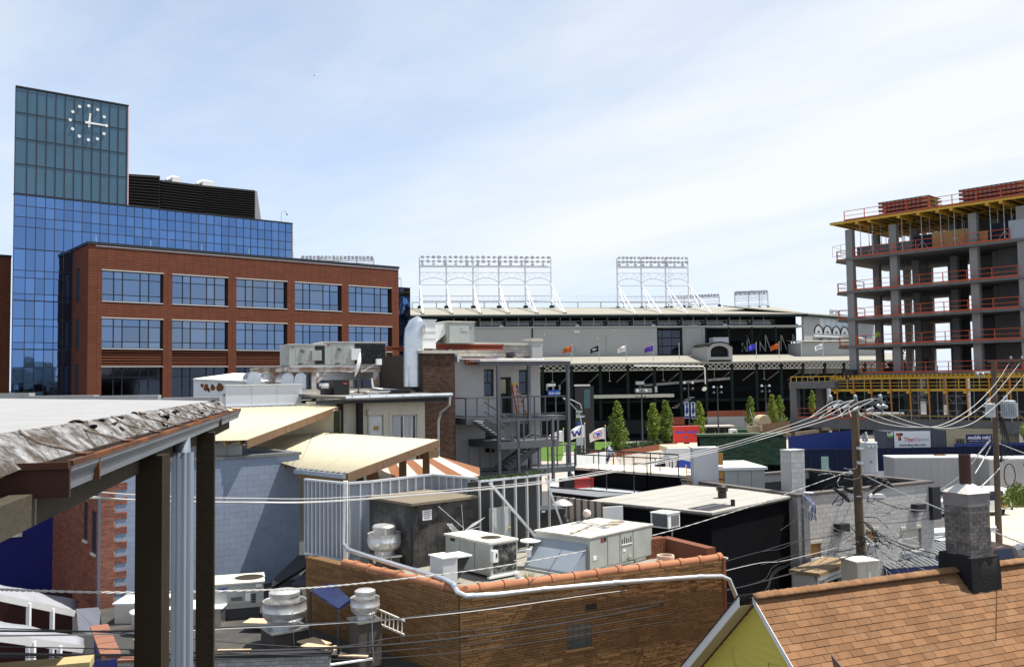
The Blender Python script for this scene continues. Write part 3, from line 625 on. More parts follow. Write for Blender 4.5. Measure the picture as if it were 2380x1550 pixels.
for i in range(5):
 z1=ZL[i]-(.9 if i==0 else.27); z0=ZL[i+1]
 for(x,y)in[(-.85,.0),(3.95,.5),(12.3,.5),(17.0,.1),(22.2,.5)]+[(x,6.0)for x in(-.6,4.0,8.2,12.6,17)]+[(x,10.6)for x in(-.7,2.9,6.4,9.9,13,17)]+[(x,14.6)for x in(-.8,1.9,4.6,7.4,10.2,13,16,19,22)]:
  w=.8 if y<5 else.75
  B().box(x,x+w,y,y+w*.9,z0,z1).done('column',col_c,con)
 if i:
  B().box(13.6,XRt,4.6,4.9,z0,z1-.002).done('core_wall',fresh,con); B().box(9.4,12.6,8.5,8.8,z0,z1-.002).done('core_wall',fresh,con); B().box(13.3,XRt,9.0,9.3,z0,z1-.002).done('core_wall',fresh,con); B().box(6.0,7.9,11.8,12.0,z0,z1-.002).done('core_wall',fresh,con); B().box(11.1,XRt,12.4,12.7,z0,z1-.002).done('core_wall',fresh,con)
def railing(par,p0,p1,z,mt=orange,sp=2.42,h=1.1,close=True,nm='guardrail'):
 p0,p1=Vector((*p0,z)),Vector((*p1,z)); d=p1-p0; n=max(1,round(d.length/sp)); up=Vector((0,0,1))
 r=B().bar(p0+up*h,p1+up*h,.055).bar(p0+up*h*.52,p1+up*h*.52,.045).bar(p0+up*.1,p1+up*.1,.03,.16).done(nm,mt,par)
 for k in range(n+1):
  p=p0+d*(k/n); B().bar(p,p+up*(h+.02),.075).done('rail_post',mt,r)
 return r
for i,z in enumerate(ZL[1:]):
 xa=.1 if i<4 else.6
 railing(con,(xa,-.02),(16.4 if i==0 else 17.0,-.02),z)
 railing(con,(xa,.05),(xa,2.2),z,sp=2.2)
 if i<4:
  railing(con,(-2.65,1.4),(-2.65,6),z-.01); railing(con,(-2.6,1.4),(-1.0,1.4),z-.01)
if True:
 sc=B()
 for a,b in(((-3.2,1.5,25.0),(-1.2,1.5,25.3)),((-3.2,1.5,26.2),(-1.2,1.5,25.3)),((-3.2,1.5,25.0),(-3.2,1.5,26.2)),((-3.2,1.5,26.2),(-1.2,1.5,26.4)),((-2.2,1.5,25.2),(-2.2,1.5,26.3))):sc.bar(a,b,.04)
 sc.done('guardrail_frame',M('pale_steel',(.6,.55,.5),.5),con)
ZT=ZL[0]
B().box(-2.3,XRt,-.75,DPT,ZT-.03,ZT+.02).done('deck_plywood',M('deck_ply',(.2,.14,.06),.85,var=.2),con)
B().box(-2.3,XRt,-.72,-.62,ZT-.26,ZT-.035).box(-2.3,XRt,5,5.1,ZT-.26,ZT-.035).box(-2.3,XRt,10,10.1,ZT-.26,ZT-.035).done('form_beam',form_y,con)
y=-.3
for k in range(26):
 B().box(-2.2+k*1.0,-2.12+k*1.0,-.6,DPT,ZT-.24,ZT-.037).done('form_joist',form_y,con)
for k,xp in enumerate((.9,2.3,5.6,7.7,9.7,11.1,14.6,15.9,19.5)):
 B().box(xp-.16,xp+.16,-.72,2.6,ZT-.50,ZT-.265).done('form_ledger',form_y,con)
 for yy in(.1,2.2,6.5):
  B().tube([(xp,yy,ZL[1]),(xp,yy,ZL[1]+1.8)],.055,6).tube([(xp,yy,ZL[1]+1.7),(xp,yy,ZT-.5)],.038,6).done('shore_prop',prop_m,con)
 if k%2:
  B().bar((xp,.1,ZL[1]+1.0),(xp+.7,.1,ZL[1]),.03).bar((xp,.1,ZL[1]+1.0),(xp-.7,.1,ZL[1]),.03).done('prop_tripod',prop_m,con)
for xp in(.3,1.3,1.9,2.6,3.2):
 for yy in(9,13):B().tube([(xp,yy,ZL[1]),(xp,yy,ZT-.2)],.04,6).done('shore_prop',prop_m,con)
B().box(.05,6.3,.9,1.1,ZL[1],ZL[1]+1.25).done('upstand',fresh,con)
B().box(6.35,9.2,1.2,1.3,ZL[1],ZL[1]+1.75).done('dark_tarp',M('dark_tarp',(.012,.016,.03),.7),con)
for k in range(5):B().box(8.4+k*1.12,9.5+k*1.12,1.0+.03*(k%2),1.1,ZL[1],ZL[1]+1.85-(.5 if k==4 else 0)).done('plywood_sheet',ply,con)
B().box(14.2,16.6,1.2,1.3,ZL[1],ZL[1]+2.0).done('dark_tarp',M('dark_tarp',(.012,.016,.03)),con)
B().box(16.3,XRt,.05,.3,ZL[1],ZL[1]+1.9).done('form_wall',M('form_grey',(.33,.35,.38),.8),con)
railing(con,(-.6,-.55),(XRt-1,-.55),ZT+.02)
B().box(7.9,24,9,9.2,ZL[1],ZT-.3).done('core_wall',fresh,con)
def form_stack(label,x0,x1,y0,y1,layers):
 s=thing('formwork_stack',label,'formwork',KF.w(x0,y0,ZT+.02),KF.a,'stacked form tables on the roof deck'); L_=x1-x0; W_=y1-y0
 for k in range(layers):
  z=.42*k+.12
  B().box(-.05*(k%2),L_-.05*(k%2),0,W_,z+.24,z+.27).done('panel',M('panel_grey',(.22,.22,.23),.8,var=.3,vs=2),s)
  for yy in(0.02,W_*.5,W_-.12):B().box(0,L_,yy,yy+.1,z,z+.08).done('beam',form_y if yy>.1 else orange,s)
  n=int(L_/.45)
  for j in range(n):B().box(j*.45+.05,j*.45+.13,-.12,W_+.15,z+.082,z+.235).done('joist',M('joist_end',(.09,.05,.02),.8)if j<n-1 else form_y,s)
  B().box(.1,L_-.1,.015,.05,z+.085,z+.235).done('face_board',M('panel_grey',(.22,.22,.23)),s)
 B().box(.2,L_-.3,0,W_,0,.115).done('sleeper',form_y,s)
 return s
xa=kf('N3',935,370,0)[0]; xb=kf('N3',1440,320,0)[0]
form_stack('shorter stack of form tables on the unfinished roof',xa,xb,.2,3.6,4)
xa=kf('N3',1730,250,0)[0]; form_stack('longer stack of form tables at the picture edge',xa,xa+6.3,.2,3.6,4)
zb1=kf('R2',1200,400,-1.2)[1]; zb0=kf('R2',1200,512,-1.2)[1]; zq=kf('R2',1200,770,-1.2)[1]
xl=kf('R2',600,405,-1.2)[0]; XQ=26
B().box(xl-.3,XQ,-1.3,-1.2,zb1-.25,zb1).box(xl-.3,XQ,-1.3,-1.2,zb0-.12,zb0+.14).done('falsework_beam',form_y,con)
k=0; x=xl
while x<XQ:
 B().box(x,x+.12,-1.45,4,zb1+.003,zb1+.24).done('form_joist',form_y,con); x+=.46
for j,px in enumerate((630,770,915,1075,1235,1390,1540,1710,1900,2070)):
 c=kf('R2',px,500,-1.35); B().tube([(c[0],-1.4,zb1-.2),(c[0]+.12,-1.4,zq+.9)],.075,6).done('shore_post',form_o,con)
 B().tube([(c[0]+.1,-1.4,zq+.9),(c[0]+.14,-1.4,zq-2.0)],.045,6).done('shore_leg',prop_m,con)
 B().box(c[0]-.25,c[0]+.05,-1.6,-1.0,zb0-.35,zb0-.125).done('beam_clamp',form_y,con)
 for t in(0.35,.65):B().box(c[0]+.9-.04+t,c[0]+.9+.04+t,-1.36,-1.31,zb0+.15,zb1-.26).done('baluster',form_y,con)if t<.5 else None
 tr=B()
 if j%2:
  for(zz0,zz1,yy)in((zq+.1,zq+1.1,.6),(zq+1.8,zq+2.6,3.5)):
   tr=B(); tr.bar((c[0],yy,zz0),(c[0]+2.3,yy,zz0),.05).bar((c[0],yy,zz1),(c[0]+2.3,yy,zz1),.05)
   for m in range(4):tr.bar((c[0]+m*.575,yy,zz0 if m%2 else zz1),(c[0]+(m+1)*.575,yy,zz1 if m%2 else zz0),.04)
   tr.done('shoring_frame',prop_m,con)
 B().tube([(c[0]+1.1,3.0,zq),(c[0]+1.1,3.0,zb1)],.05,6).done('shore_leg',prop_m,con)
for f in(.28,.62):B().box(xl,XQ,-1.34,-1.302,zb0+.14+(zb1-.25-zb0-.14)*f,zb0+.2+(zb1-.25-zb0-.14)*f).done('timber_rail',form_y,con)
for f in(.1,.55):B().box(xl,XQ,-.9,-.85,zq+f,zq+f+.07).done('timber_rail',form_y,con)
zp1=kf('R2',1500,768,-2)[1]; zp0=kf('R2',1500,858,-2)[1]; xp0=kf('R2',240,780,-2)[0]
B().box(xp0,XRt,-2.0,DPT+4,zp0,zp1).done('podium_beam',fresh,con)
zt1=kf('R2',400,440,-2)[1]; zt0=kf('R2',400,498,-2)[1]; xt1=kf('R2',612,470,-2)[0]; xt0=kf('R2',232,470,-2)[0]
B().box(xt0,xt1,-2.0,12,zt0,zt1).done('transfer_beam',fresh,con)
for px,w,yy in((240,.85,-1.95),(455,.95,1.5)):
 c=kf('R2',px,600,yy)[0]; B().box(c,c+w,yy,yy+.8,zp1,zt0).done('column',fresh,con); B().box(c,c+w,yy,yy+.8,0,zp0).done('column',fresh,con)
for x in(3,8,13,18):
 for bx in((x,x+.8,-1.5,-.7,0,zp0),(x,x+.8,6,6.8,zp1,ZL[5]-.27),(x+2,x+2.8,12,12.8,zp1,ZL[5]-.27)):B().box(*bx).done('column',fresh,con)
B().box(9,XRt,9,9.3,zp1,ZL[5]-.28).done('core_wall',fresh,con)
for xa,xb in((-.5,1.4),(2.2,4.1),(4.6,6.9),(7.3,8.9)):B().box(xa,xb,12.8,13.1,zp1,ZL[5]-.28).done('core_wall',fresh,con)
railing(con,(xt0+.9,-1.9),(xt1+3.5,-1.9),zp1,sp=2.0)
rr=B()
for k in range(9):rr.bar((xt0+.2+k*(xt1-xt0)/8,-1.9,zt1),(xt0+.2+k*(xt1-xt0)/8,-1.9,zt1+.55),.06)
rr.bar((xt0+.2,-1.9,zt1+.55),(xt1,-1.9,zt1+.55),.1).done('timber_rail',form_y,con)
c=kf('N1',1800,590,-2); B().lathe([(.75,-1.0),(.75,0),(.8,.05)],18,(c[0]+.6,-.6,c[1])).done('concrete_bucket',black,con)
def person(label,loc,rz,top,legs,h=1.75,hat=None,lean=0.0,arm=0.25,stride=0.12,group=None,held=None):
 """one continuous lofted body: legs, trunk, arms and head grown with a skin"""
 me=bpy.data.meshes.new('person'); s=h/1.75
 V=[(0,0,.95),(0,.02,1.2),(0,.02,1.42),(0,.02,1.5),(0,.05,1.62),(0,.04,1.74),(.10,0,.9),(.12,stride,.5),(.13,stride*.4,.06),(.13,stride*.4-.14,.03),(-.10,0,.9),(-.12,-stride,.5),(-.13,-stride*1.4,.06),(-.13,-stride*1.4-.14,.03),(.2,.02,1.4),(.27,.0,1.14),(.26,-arm,.93),(.25,-arm-.09,.86),(-.2,.02,1.4),(-.27,.03,1.14),(-.26,-arm*.6,.92),(-.25,-arm*.6-.08,.85)]
 Ed=[(0,1),(1,2),(2,3),(3,4),(4,5),(0,6),(6,7),(7,8),(8,9),(0,10),(10,11),(11,12),(12,13),(2,14),(14,15),(15,16),(16,17),(2,18),(18,19),(19,20),(20,21)]
 R_=[.145,.14,.15,.06,.105,.085,.1,.075,.05,.045,.1,.075,.05,.045,.07,.055,.04,.045,.07,.055,.04,.045]
 cl_,sl_=math.cos(lean),math.sin(lean)
 V=[(x*s,(y*cl_-(z-.95)*sl_ if z>.95 else y)*s,((z-.95)*cl_+y*sl_+.95 if z>.95 else z)*s)for x,y,z in V]
 me.from_pydata(V,Ed,[]); o=bpy.data.objects.new('tmp',me); COL.objects.link(o)
 o.modifiers.new('s','SKIN'); sv=me.skin_vertices[0].data
 for i,r in enumerate(R_):sv[i].radius=(r*s,r*s*.85)
 sv[0].use_root=True
 o.modifiers.new('d','SUBSURF').levels=1
 dg=bpy.context.evaluated_depsgraph_get(); dg.update(); m2=bpy.data.meshes.new_from_object(o.evaluated_get(dg)); bpy.data.objects.remove(o)
 for mt in(top,legs,SKIN,hat or HAIR):m2.materials.append(mt)
 for p in m2.polygons:
  c=p.center/s; p.use_smooth=True
  p.material_index=3 if c.z>(1.68 if hat else 1.66)or(c.z>1.58 and c.y>.07)else(2 if c.z>1.5 or(abs(c.x)>.2 and c.z<.98 and c.z>.6)else(1 if c.z<.93 and abs(c.x)<.2 else 0))
 return link('person',m2,None,loc,rz,label,'person',group)
SKIN=M('skin',(.5,.3,.2),.6); HAIR=M('hair',(.04,.025,.015),.7)
hiviz=M('hi_vis',(.35,.75,.08),.7); jeans=M('jeans',(.06,.08,.14),.9)
c=kf('R1',965,1500,1.6); person('worker in lime vest and red hard hat leaning behind orange guardrail',KF.w(c[0],1.6,ZL[4]),2.2,hiviz,jeans,hat=M('hat_red',(.5,.04,.02),.5),lean=.5)
c=kf('R2',1405,300,6); person('dark silhouetted worker reaching up inside lower concrete floor',KF.w(c[0],5.2,ZL[5]),2.6,M('navy_cloth',(.03,.03,.05),.9),jeans,arm=.45)
ld=B(); p0=Vector((3.0,3.0,ZL[5])); p1=Vector((4.3,3.0,ZL[4]-.25))
for dx in(0,.5):ld.bar(p0+Vector((dx,0,0)),p1+Vector((dx,0,0)),.07)
for k in range(9):ld.bar(p0.lerp(p1,(k+.5)/9),p0.lerp(p1,(k+.5)/9)+Vector((.5,0,0)),.12,.05)
ld.done('site_ladder',ply,None,loc=(KF.o[0],KF.o[1],0),rz=KF.a,label='wooden site ladder leaning between the two lowest open floors',cat='ladder')
def corr_box(par,nm,mt,x0,x1,y0,y1,z0,z1,pitch=.28,dep=.045):
 b=B().box(x0+.001,x1-.001,y0+dep,y1,z0,z1); n=int((x1-x0)/pitch)
 for k in range(n):
  x=x0+k*(x1-x0)/n; w=(x1-x0)/n; b.prism([(x+w*.12,y0+dep,z0+.12),(x+w*.3,y0,z0+.12),(x+w*.7,y0,z0+.12),(x+w*.88,y0+dep,z0+.12)],(0,0,z1-z0-.24))
 b.box(x0,x1,y0-.02,y0+dep,z1-.115,z1+.01).box(x0,x1,y0-.02,y0+dep,z0,z0+.115)
 return b.done(nm,mt,par)
CB=Fr(at(*q('R2',1030,852),89),2)
cf=lambda r,x,y,ly=0:CB.face(*q(r,x,y),ly)
zt=cf('R2',1105,852)[1]; zb=zt-2.6
cab=at_frame('site_container','slate blue shipping container carrying a white electrical contractor sign','container',CB)
x1=cf('R2',1540,900)[0]; corr_box(cab,'shell',M('slate_blue',(.075,.085,.11),.6,var=.1,streak=.15),0,x1-.05,0,2.4,zb,zt)
a=cf('R2',1105,855,-.1); b=cf('R2',1410,990,-.1)
sg=thing('contractor_sign','white Titan Electric sign on the slate blue container','sign',CB.w(a[0],-.1,b[1]),CB.a)
sw,sh=b[0]-a[0],a[1]-b[1]
B().box(0,sw,-.04,0,0,sh).done('board',M('sign_white',(.8,.8,.8),.5,var=.02),sg)
red_ink=M('red_ink',(.6,.04,.02),.5,var=.02); grey_ink=M('grey_ink',(.25,.25,.27),.5,var=.02); blk_ink=M('black_ink',(.02,.02,.02),.5,var=.02); org_ink=M('orange_ink',(.8,.25,.02),.5,var=.02)
def sign_text(txt,size,mt,par,x,z,y=-.045,**k):return text_mesh(txt,size,mt,par,(x,y,z),(RX,0,0),extrude=.003,**k)
sign_text('Titan',sh*.33,red_ink,sg,sw*.265,sh*.40,bold=.012,fit=sw*.30); sign_text('Electric',sh*.33,grey_ink,sg,sw*.578,sh*.40,fit=sw*.375)
sign_text('www.titan-elec.com',sh*.21,blk_ink,sg,sw*.13,sh*.12,bold=.008,fit=sw*.74)
B().prism([(sw*.05,-.045,sh*.9),(sw*.05,-.045,sh*.74),(sw*.1,-.045,sh*.74),(sw*.1,-.045,sh*.46),(sw*.14,-.045,sh*.46),(sw*.14,-.045,sh*.9)],(0,-.004,0)).done('emblem',red_ink,sg)
B().prism([(sw*.142,-.045,sh*.9),(sw*.142,-.045,sh*.46),(sw*.185,-.045,sh*.46),(sw*.185,-.045,sh*.74),(sw*.235,-.045,sh*.74),(sw*.235,-.045,sh*.9)],(0,-.004,0)).done('emblem',blk_ink,sg)
B().prism([(sw*.165,-.05,sh*.86),(sw*.125,-.05,sh*.66),(sw*.145,-.05,sh*.66),(sw*.125,-.05,sh*.48),(sw*.175,-.05,sh*.7),(sw*.152,-.05,sh*.7)],(0,-.004,0)).done('emblem_bolt',org_ink,sg)
a=cf('R2',1048,862,-.06); b=cf('R2',1098,905,-.06)
sg2=thing('notice_board','small white and green notice beside the contractor sign','sign',CB.w(a[0],-.06,b[1]),CB.a)
B().box(0,b[0]-a[0],-.03,0,.42*(a[1]-b[1]),a[1]-b[1]).done('board',M('sign_white',(.8,.8,.8)),sg2); B().box(0,b[0]-a[0],-.03,0,0,.41*(a[1]-b[1])).done('green_band',M('sign_green',(.12,.42,.05),.5),sg2)
sign_text('EX.',.26,blk_ink,sg2,.05,.33,y=-.035,bold=.012)
tan=at_frame('site_office','tan site office cabin with barred window and mobile mini sign','cabin',CB)
x0=cf('R2',1543,900)[0]; x2=cf('R2',2150,900)[0]; tan_m=M('tan_steel',(.46,.39,.25),.6,var=.06,streak=.1)
corr_box(tan,'shell',tan_m,x0,x2,0,2.5,zb+.1,zt+.02,.22,.03)
for(px0,py0,px1,py1)in((1608,908,1702,985),(1985,915,2040,990)):
 a=cf('R2',px0,py0,-.03); b=cf('R2',px1,py1,-.03); w=B().box(a[0],b[0],-.06,-.022,b[1],a[1]).done('window',M('tan_trim',(.5,.42,.28),.6),tan); piece('pane',glass_dark,w,a[0]+.1,b[0]-.1,-.075,-.062,b[1]+.1,a[1]-.1)
 for k in range(6):t=a[0]+.1+(b[0]-a[0]-.2)*(k+.5)/6; piece('bar',tan_m,w,t-.015,t+.015,-.11,-.09,b[1]+.05,a[1]-.05)
a=cf('R2',1707,880,-.05); b=cf('R2',1925,945,-.05); s3=thing('cabin_sign','navy mobile mini sign on the tan site office','sign',CB.w(a[0],-.05,b[1]),CB.a); w_,h_=b[0]-a[0],a[1]-b[1]
B().box(0,w_,-.03,0,0,h_).done('board',M('sign_navy',(.015,.02,.12),.5,var=.03),s3); sign_text('mobile mini',h_*.62,M('ink_white',(.8,.8,.85),.5),s3,w_*.04,h_*.42,y=-.035,bold=.02,shear=.25,fit=w_*.9)
sign_text('1-800-950-6464  mobilemini.com',h_*.17,M('ink_white',(.8,.8,.85)),s3,w_*.06,h_*.14,y=-.035,fit=w_*.86)
B().box(-7.5,22,-1.0,2.6,zb-.45,zb-.05).done('sidewalk_canopy',M('canopy_navy',(.03,.035,.08),.7),None,loc=(CB.o[0],CB.o[1],0),rz=CB.a,label='navy boarded walkway canopy carrying the site cabins',cat='canopy')
navy=M('navy_scrim',(.012,.016,.05),.75,var=.12,vs=1); blue_tarp=M('blue_tarp',(.014,.035,.20),.5,var=.15,vs=2)
hr=at_frame('site_hoarding','dark navy hoarding fence with pale base below the cabins','fence',CB); x=-13.0
while x<22:B().box(x,x+2.38,-1.6,-1.5,2.05,4.2).done('panel',navy,hr); B().box(x+2.39,x+2.49,-1.65,-1.45,0,4.25).done('post',black,hr); x+=2.5
B().box(-13,22,-1.66,-1.5,0,2.04).done('plinth',white_paint,hr)
a=cf('R2',530,1065,-1.7); B().box(a[0]-.35,a[0]+.35,-1.7,-1.61,a[1]-1.3,a[1]).done('notice',M('notice_green',(.35,.5,.42),.6),hr)
bt=at_frame('blue_fence','bright blue wrapped fence between concrete columns','fence',CB)
a=cf('R2',225,900,8); b=cf('R2',760,985,8); B().prism([(a[0],8,a[1]-2.4),(b[0],8,a[1]-2.2),(b[0],8,a[1]+.6),(a[0],8,a[1])],(0,.06,0)).done('wrap',blue_tarp,bt)
B().box(x0,x2,-1.45,-1.4,3.9,4.5).done('blue_rail_wrap',blue_tarp,bt)
def trailer(label,fr,L_,W_=2.5,H_=2.75,z=1.25,group='parked box trailers'):
 t=at_frame('box_trailer',label,'trailer',fr,group)
 B().box(0,L_,0,W_,z,z+H_).done('box',M('trailer_grey',(.38,.37,.36),.5,.15,var=.06,vs=.6,streak=.08),t)
 B().box(-.03,L_+.03,-.03,W_+.03,z+H_-.1,z+H_+.03).done('roof_rail',M('trailer_roof',(.72,.70,.68),.6,dirt=.35,dcol=(.4,.33,.28),ds=.9),t)
 B().box(0,L_,-.02,-.002,z,z+.15).done('side_rail',galv,t)
 for k in range(int(L_/.6)):piece('rivet_post',M('trailer_grey',(.38,.37,.36)),t,k*.6+.1,k*.6+.14,-.012,-.002,z+.16,z+H_-.12)
 for x in(L_-1.2,L_-2.4):
  for yy in(.15,W_-.45):o=B().lathe([(.25,-.15),(.48,-.15),(.5,-.08),(.5,.08),(.48,.15),(.25,.15)],18).done('wheel',black,t,smooth=True); o.location=(x,yy+.15,.5); o.rotation_euler=(RX,0,0)
 B().box(1.2,1.4,.3,.5,0,z).box(1.2,1.4,W_-.5,W_-.3,0,z).done('landing_gear',steel_dark,t)
 B().box(L_*.5,L_*.5+.9,.9,1.5,z+H_+.03,z+H_+.12).done('roof_hatch',M('hatch',(.2,.12,.08),.7),t)
 return t
TF=Fr(at(*q('R2',1102,1080),79),-3)
trailer('pale grey box trailer directly behind the brick chimney pipe',TF,TF.face(2297,1080)[0])
T2=Fr(at(2299,1080,76.5),0); trailer('pale grey box trailer at the right edge behind the tree',T2,8.0)
paving=M('plaza_paving',(0.36,0.31,0.26),0.9,var=0.08,vs=0.4)
pv=[onz(*q('R4',x,y),0.0)for x,y in((-300,640),(1700,660),(1700,1000),(-300,1000))]
B().poly([(-30,92,.02),(75,92,.02),(75,163,.02),(-30,163,.02)]).done('plaza_pavement',paving,kind='structure')
lawn_m=M('lawn',(0.065,0.125,0.018),0.9,var=0.15,vs=0.6,bump=0.4,bs=6)
lp=[onz(*q('R4',x,y),.04)[:2]for x,y in((-250,875),(345,872),(365,800),(790,776),(1010,742),(900,722),(610,712),(300,714),(-250,716))]
B().poly([(x,y,.04)for x,y in lp]).done('lawn',lawn_m,kind='structure')
pl_m=M('planter_corten',(0.20,0.065,0.035),0.8,var=0.12,vs=0.5,streak=0.1)
a=Vector(onz(*q('R4',775,842),0)); b=Vector(onz(*q('R4',1310,760),0)); ang=math.atan2(b.y-a.y,b.x-a.x); ln=(b-a).length
PF=Fr(a,math.degrees(ang)); pln=at_frame('planter_box','long rust red planter wall beside the lawn','planter',PF)
hp_=PF.face(*q('R4',785,790))[1]
n=int(ln/2.4)
for k in range(n):B().box(k*ln/n,(k+1)*ln/n-.03,0,.15,0,hp_).done('panel',pl_m,pln)
B().box(0,.15,.15,4,0,hp_).done('end_panel',pl_m,pln); B().box(.15,ln,.15,4,hp_-.25,hp_-.15).done('soil',M('soil',(.06,.04,.03),.95),pln)
def leaf_cloud(n,fn,size,rng,jit=1.0):
 b=B()
 for i in range(n):
  p,nn=fn(rng); s=size*rng.uniform(.6,1.3); d=Vector((rng.gauss(0,1),rng.gauss(0,1),rng.gauss(0,1)+.4)).normalized(); t=d.orthogonal().normalized(); t.rotate(Matrix.Rotation(rng.random()*6.28,3,d)); w=d.cross(t)
  P=Vector(p); b.poly([P-t*s,P+w*s*.5+d*s*.12,P+t*s,P-w*s*.5+d*s*.12])
 return b
hedge_m=leaf_mat('hedge_leaf',(.035,.065,.018)); tree_m=leaf_mat('tree_leaf',(.20,.26,.035)); tree2_m=leaf_mat('tree_leaf_deep',(.15,.22,.03))
rng=random.Random(5)
def hfn(r):return((r.uniform(.3,ln),r.uniform(.3,2.2),hp_-.1+abs(r.gauss(0,.3))),None)
leaf_cloud(2600,hfn,.22,rng).done('hedge',hedge_m,None,loc=(PF.o[0],PF.o[1],0),rz=PF.a,label='low dark green hedge filling the rust red planter',cat='hedge',kind='stuff')
bark=M('bark',(.10,.075,.055),.9,bump=.3)
def crown_fn(H,Rm,rr_=random.Random(3)):
 cl=[]
 for k in range(58):
  t=(k+.5)/58; z=t*H; prof=(min(1,t/.25)**.6)*(1-t**2.6)**.8; an=k*2.4; d=Rm*prof*rr_.uniform(.25,.85); cl.append((d*math.cos(an),d*math.sin(an),z*.96+.1,rr_.uniform(.10,.25)*(1.15-.6*t)))
 def f(r):
  c=r.choice(cl); s=c[3]; return((c[0]+r.gauss(0,s),c[1]+r.gauss(0,s),min(H,max(0,c[2]+r.gauss(0,s*1.35)))),None)
 return f
tvar=[]
for k in range(4):
 r_=random.Random(40+k); cm=leaf_cloud(3000,crown_fn(6.0,1.3,r_),.15,r_).mesh('crown',fix=False); cm.materials.append(tree_m if k%2 else tree2_m)
 tb=B().tube([(0,0,-2.6),(.04,0,0),(0,.05,2.5),(.03,0,4.6)],[.16,.13,.09,.03],7)
 for j in range(9):
  an=j*2.4; z=.2+j*.4; tb.tube([(0,0,z),(.55*math.cos(an),.55*math.sin(an),z+.9)],[.045,.015],5)
 tm=tb.mesh('trunk',True); tm.materials.append(bark); tvar.append((cm,tm))
def col_tree(u,v0,v1,Y,label,k):
 base=at(u,v1,Y); top=at(u,v0,Y); s=(top[2]-base[2])/6.0
 t=thing('columnar_tree',label,'tree',(base[0],base[1],max(base[2],0)),k*1.3,'columnar trees on the plaza')
 c=link('crown',tvar[k%4][0],t); c.scale=(s*1.05,s*1.05,s); g=link('trunk',tvar[k%4][1],t); g.scale=(s,s,max(.35,min(s,max(base[2],.05)/2.6))if False else s)
for k,(x,y0,y1,Y,lab)in enumerate(((812,375,768,134,'upright green tree by the near left end of planter'),(1112,392,715,146,'upright green tree, left one of the pair beside red sign'),(1214,370,712,147,'upright green tree, right one of the pair beside red sign'),(1492,378,665,152,'upright green tree partly hidden behind the red bank sign'),(1920,335,585,158,'upright green tree behind the concrete hopper'),(2100,322,590,157,'taller tree of the close pair left of concrete frame'),(2160,330,590,158,'slimmer tree of the close pair left of concrete frame'))):
 u,v0=q('R4',x,y0); v1=q('R4',x,y1)[1]; col_tree(u,v0,v1,Y,lab,k)
u,v0=q('N1',1425,875); col_tree(u,v0,q('N1',0,1170)[1],157,'upright green tree seen between the concrete podium columns',9)
def flag_obj(par,mt,w,h,x0,z1,seed,droop=.3,emblem=None,dirx=-1,name='flag_cloth'):
 r=random.Random(seed); ph=r.random()*6; rows=[]
 for j in range(7):
  row=[]
  for i in range(13):
   t=i/12; x=x0+dirx*w*t*(.92-.05*j/6); y=.14*w*math.sin(t*6+ph+j*.25)*t; z=z1-h*j/6*(1-.25*t)-droop*w*t*t
   row.append((x,y,z))
  rows.append(row)
 b=B().strip(rows); o=b.done(name,mt,par,smooth=True); sd=o.modifiers.new('thickness','SOLIDIFY'); sd.thickness=.012
 if emblem:
  eb=B(); kind=emblem[0]
  def pt(s,t):
   fi=s*12; fj=t*6; i=min(11,int(fi)); j=min(5,int(fj)); a_,b_=fi-i,fj-j
   P=[Vector(rows[j+dj][i+di])for dj in(0,1)for di in(0,1)]
   p=P[0].lerp(P[1],a_).lerp(P[2].lerp(P[3],a_),b_); return(p.x,p.y-.02,p.z)
  if kind=='ring':
   for k in range(20):
    a0,a1=2*math.pi*k/20,2*math.pi*(k+1)/20
    eb.poly([pt(.5+.3*math.cos(a0),.5+.38*math.sin(a0)),pt(.5+.3*math.cos(a1),.5+.38*math.sin(a1)),pt(.5+.24*math.cos(a1),.5+.3*math.sin(a1)),pt(.5+.24*math.cos(a0),.5+.3*math.sin(a0))])
   eb.done('emblem_ring',red_ink,o); eb=B()
   for k in range(16):
    a0,a1=2*math.pi*k/16,2*math.pi*(k+1)/16; eb.poly([pt(.5,.52),pt(.5+.19*math.cos(a0),.52+.22*math.sin(a0)),pt(.5+.19*math.cos(a1),.52+.22*math.sin(a1))])
   eb.done('emblem_disc',M('blue_ink',(.02,.08,.5),.5),o)
  else:
   def seg(s0,t0,s1,t1,w_=.05):
    n_=5
    for k in range(n_):
     f0,f1=k/n_,(k+1)/n_; A0,A1=(s0+(s1-s0)*f0,t0+(t1-t0)*f0),(s0+(s1-s0)*f1,t0+(t1-t0)*f1)
     eb.poly([pt(A0[0]-w_,A0[1]),pt(A0[0]+w_,A0[1]),pt(A1[0]+w_,A1[1]),pt(A1[0]-w_,A1[1])])
   if kind=='W':
    c0,c1=(.82,.18)if dirx<0 else(.18,.82)
    for s0,t0,s1,t1 in((c0,.15,.66,.85),(.66,.85,.5,.35),(.5,.35,.34,.85),(.34,.85,c1,.15)):seg(s0,t0,s1,t1,.06)
   else:
    for s in(.3,.45,.6,.72):seg(s,.38,s-.04,.62,.035)
   eb.done('emblem_letter',emblem[1],o)
 return o
fl_white=M('flag_white',(.78,.78,.78),.8,var=.05); navy_ink=M('navy_ink',(.015,.03,.2),.6)
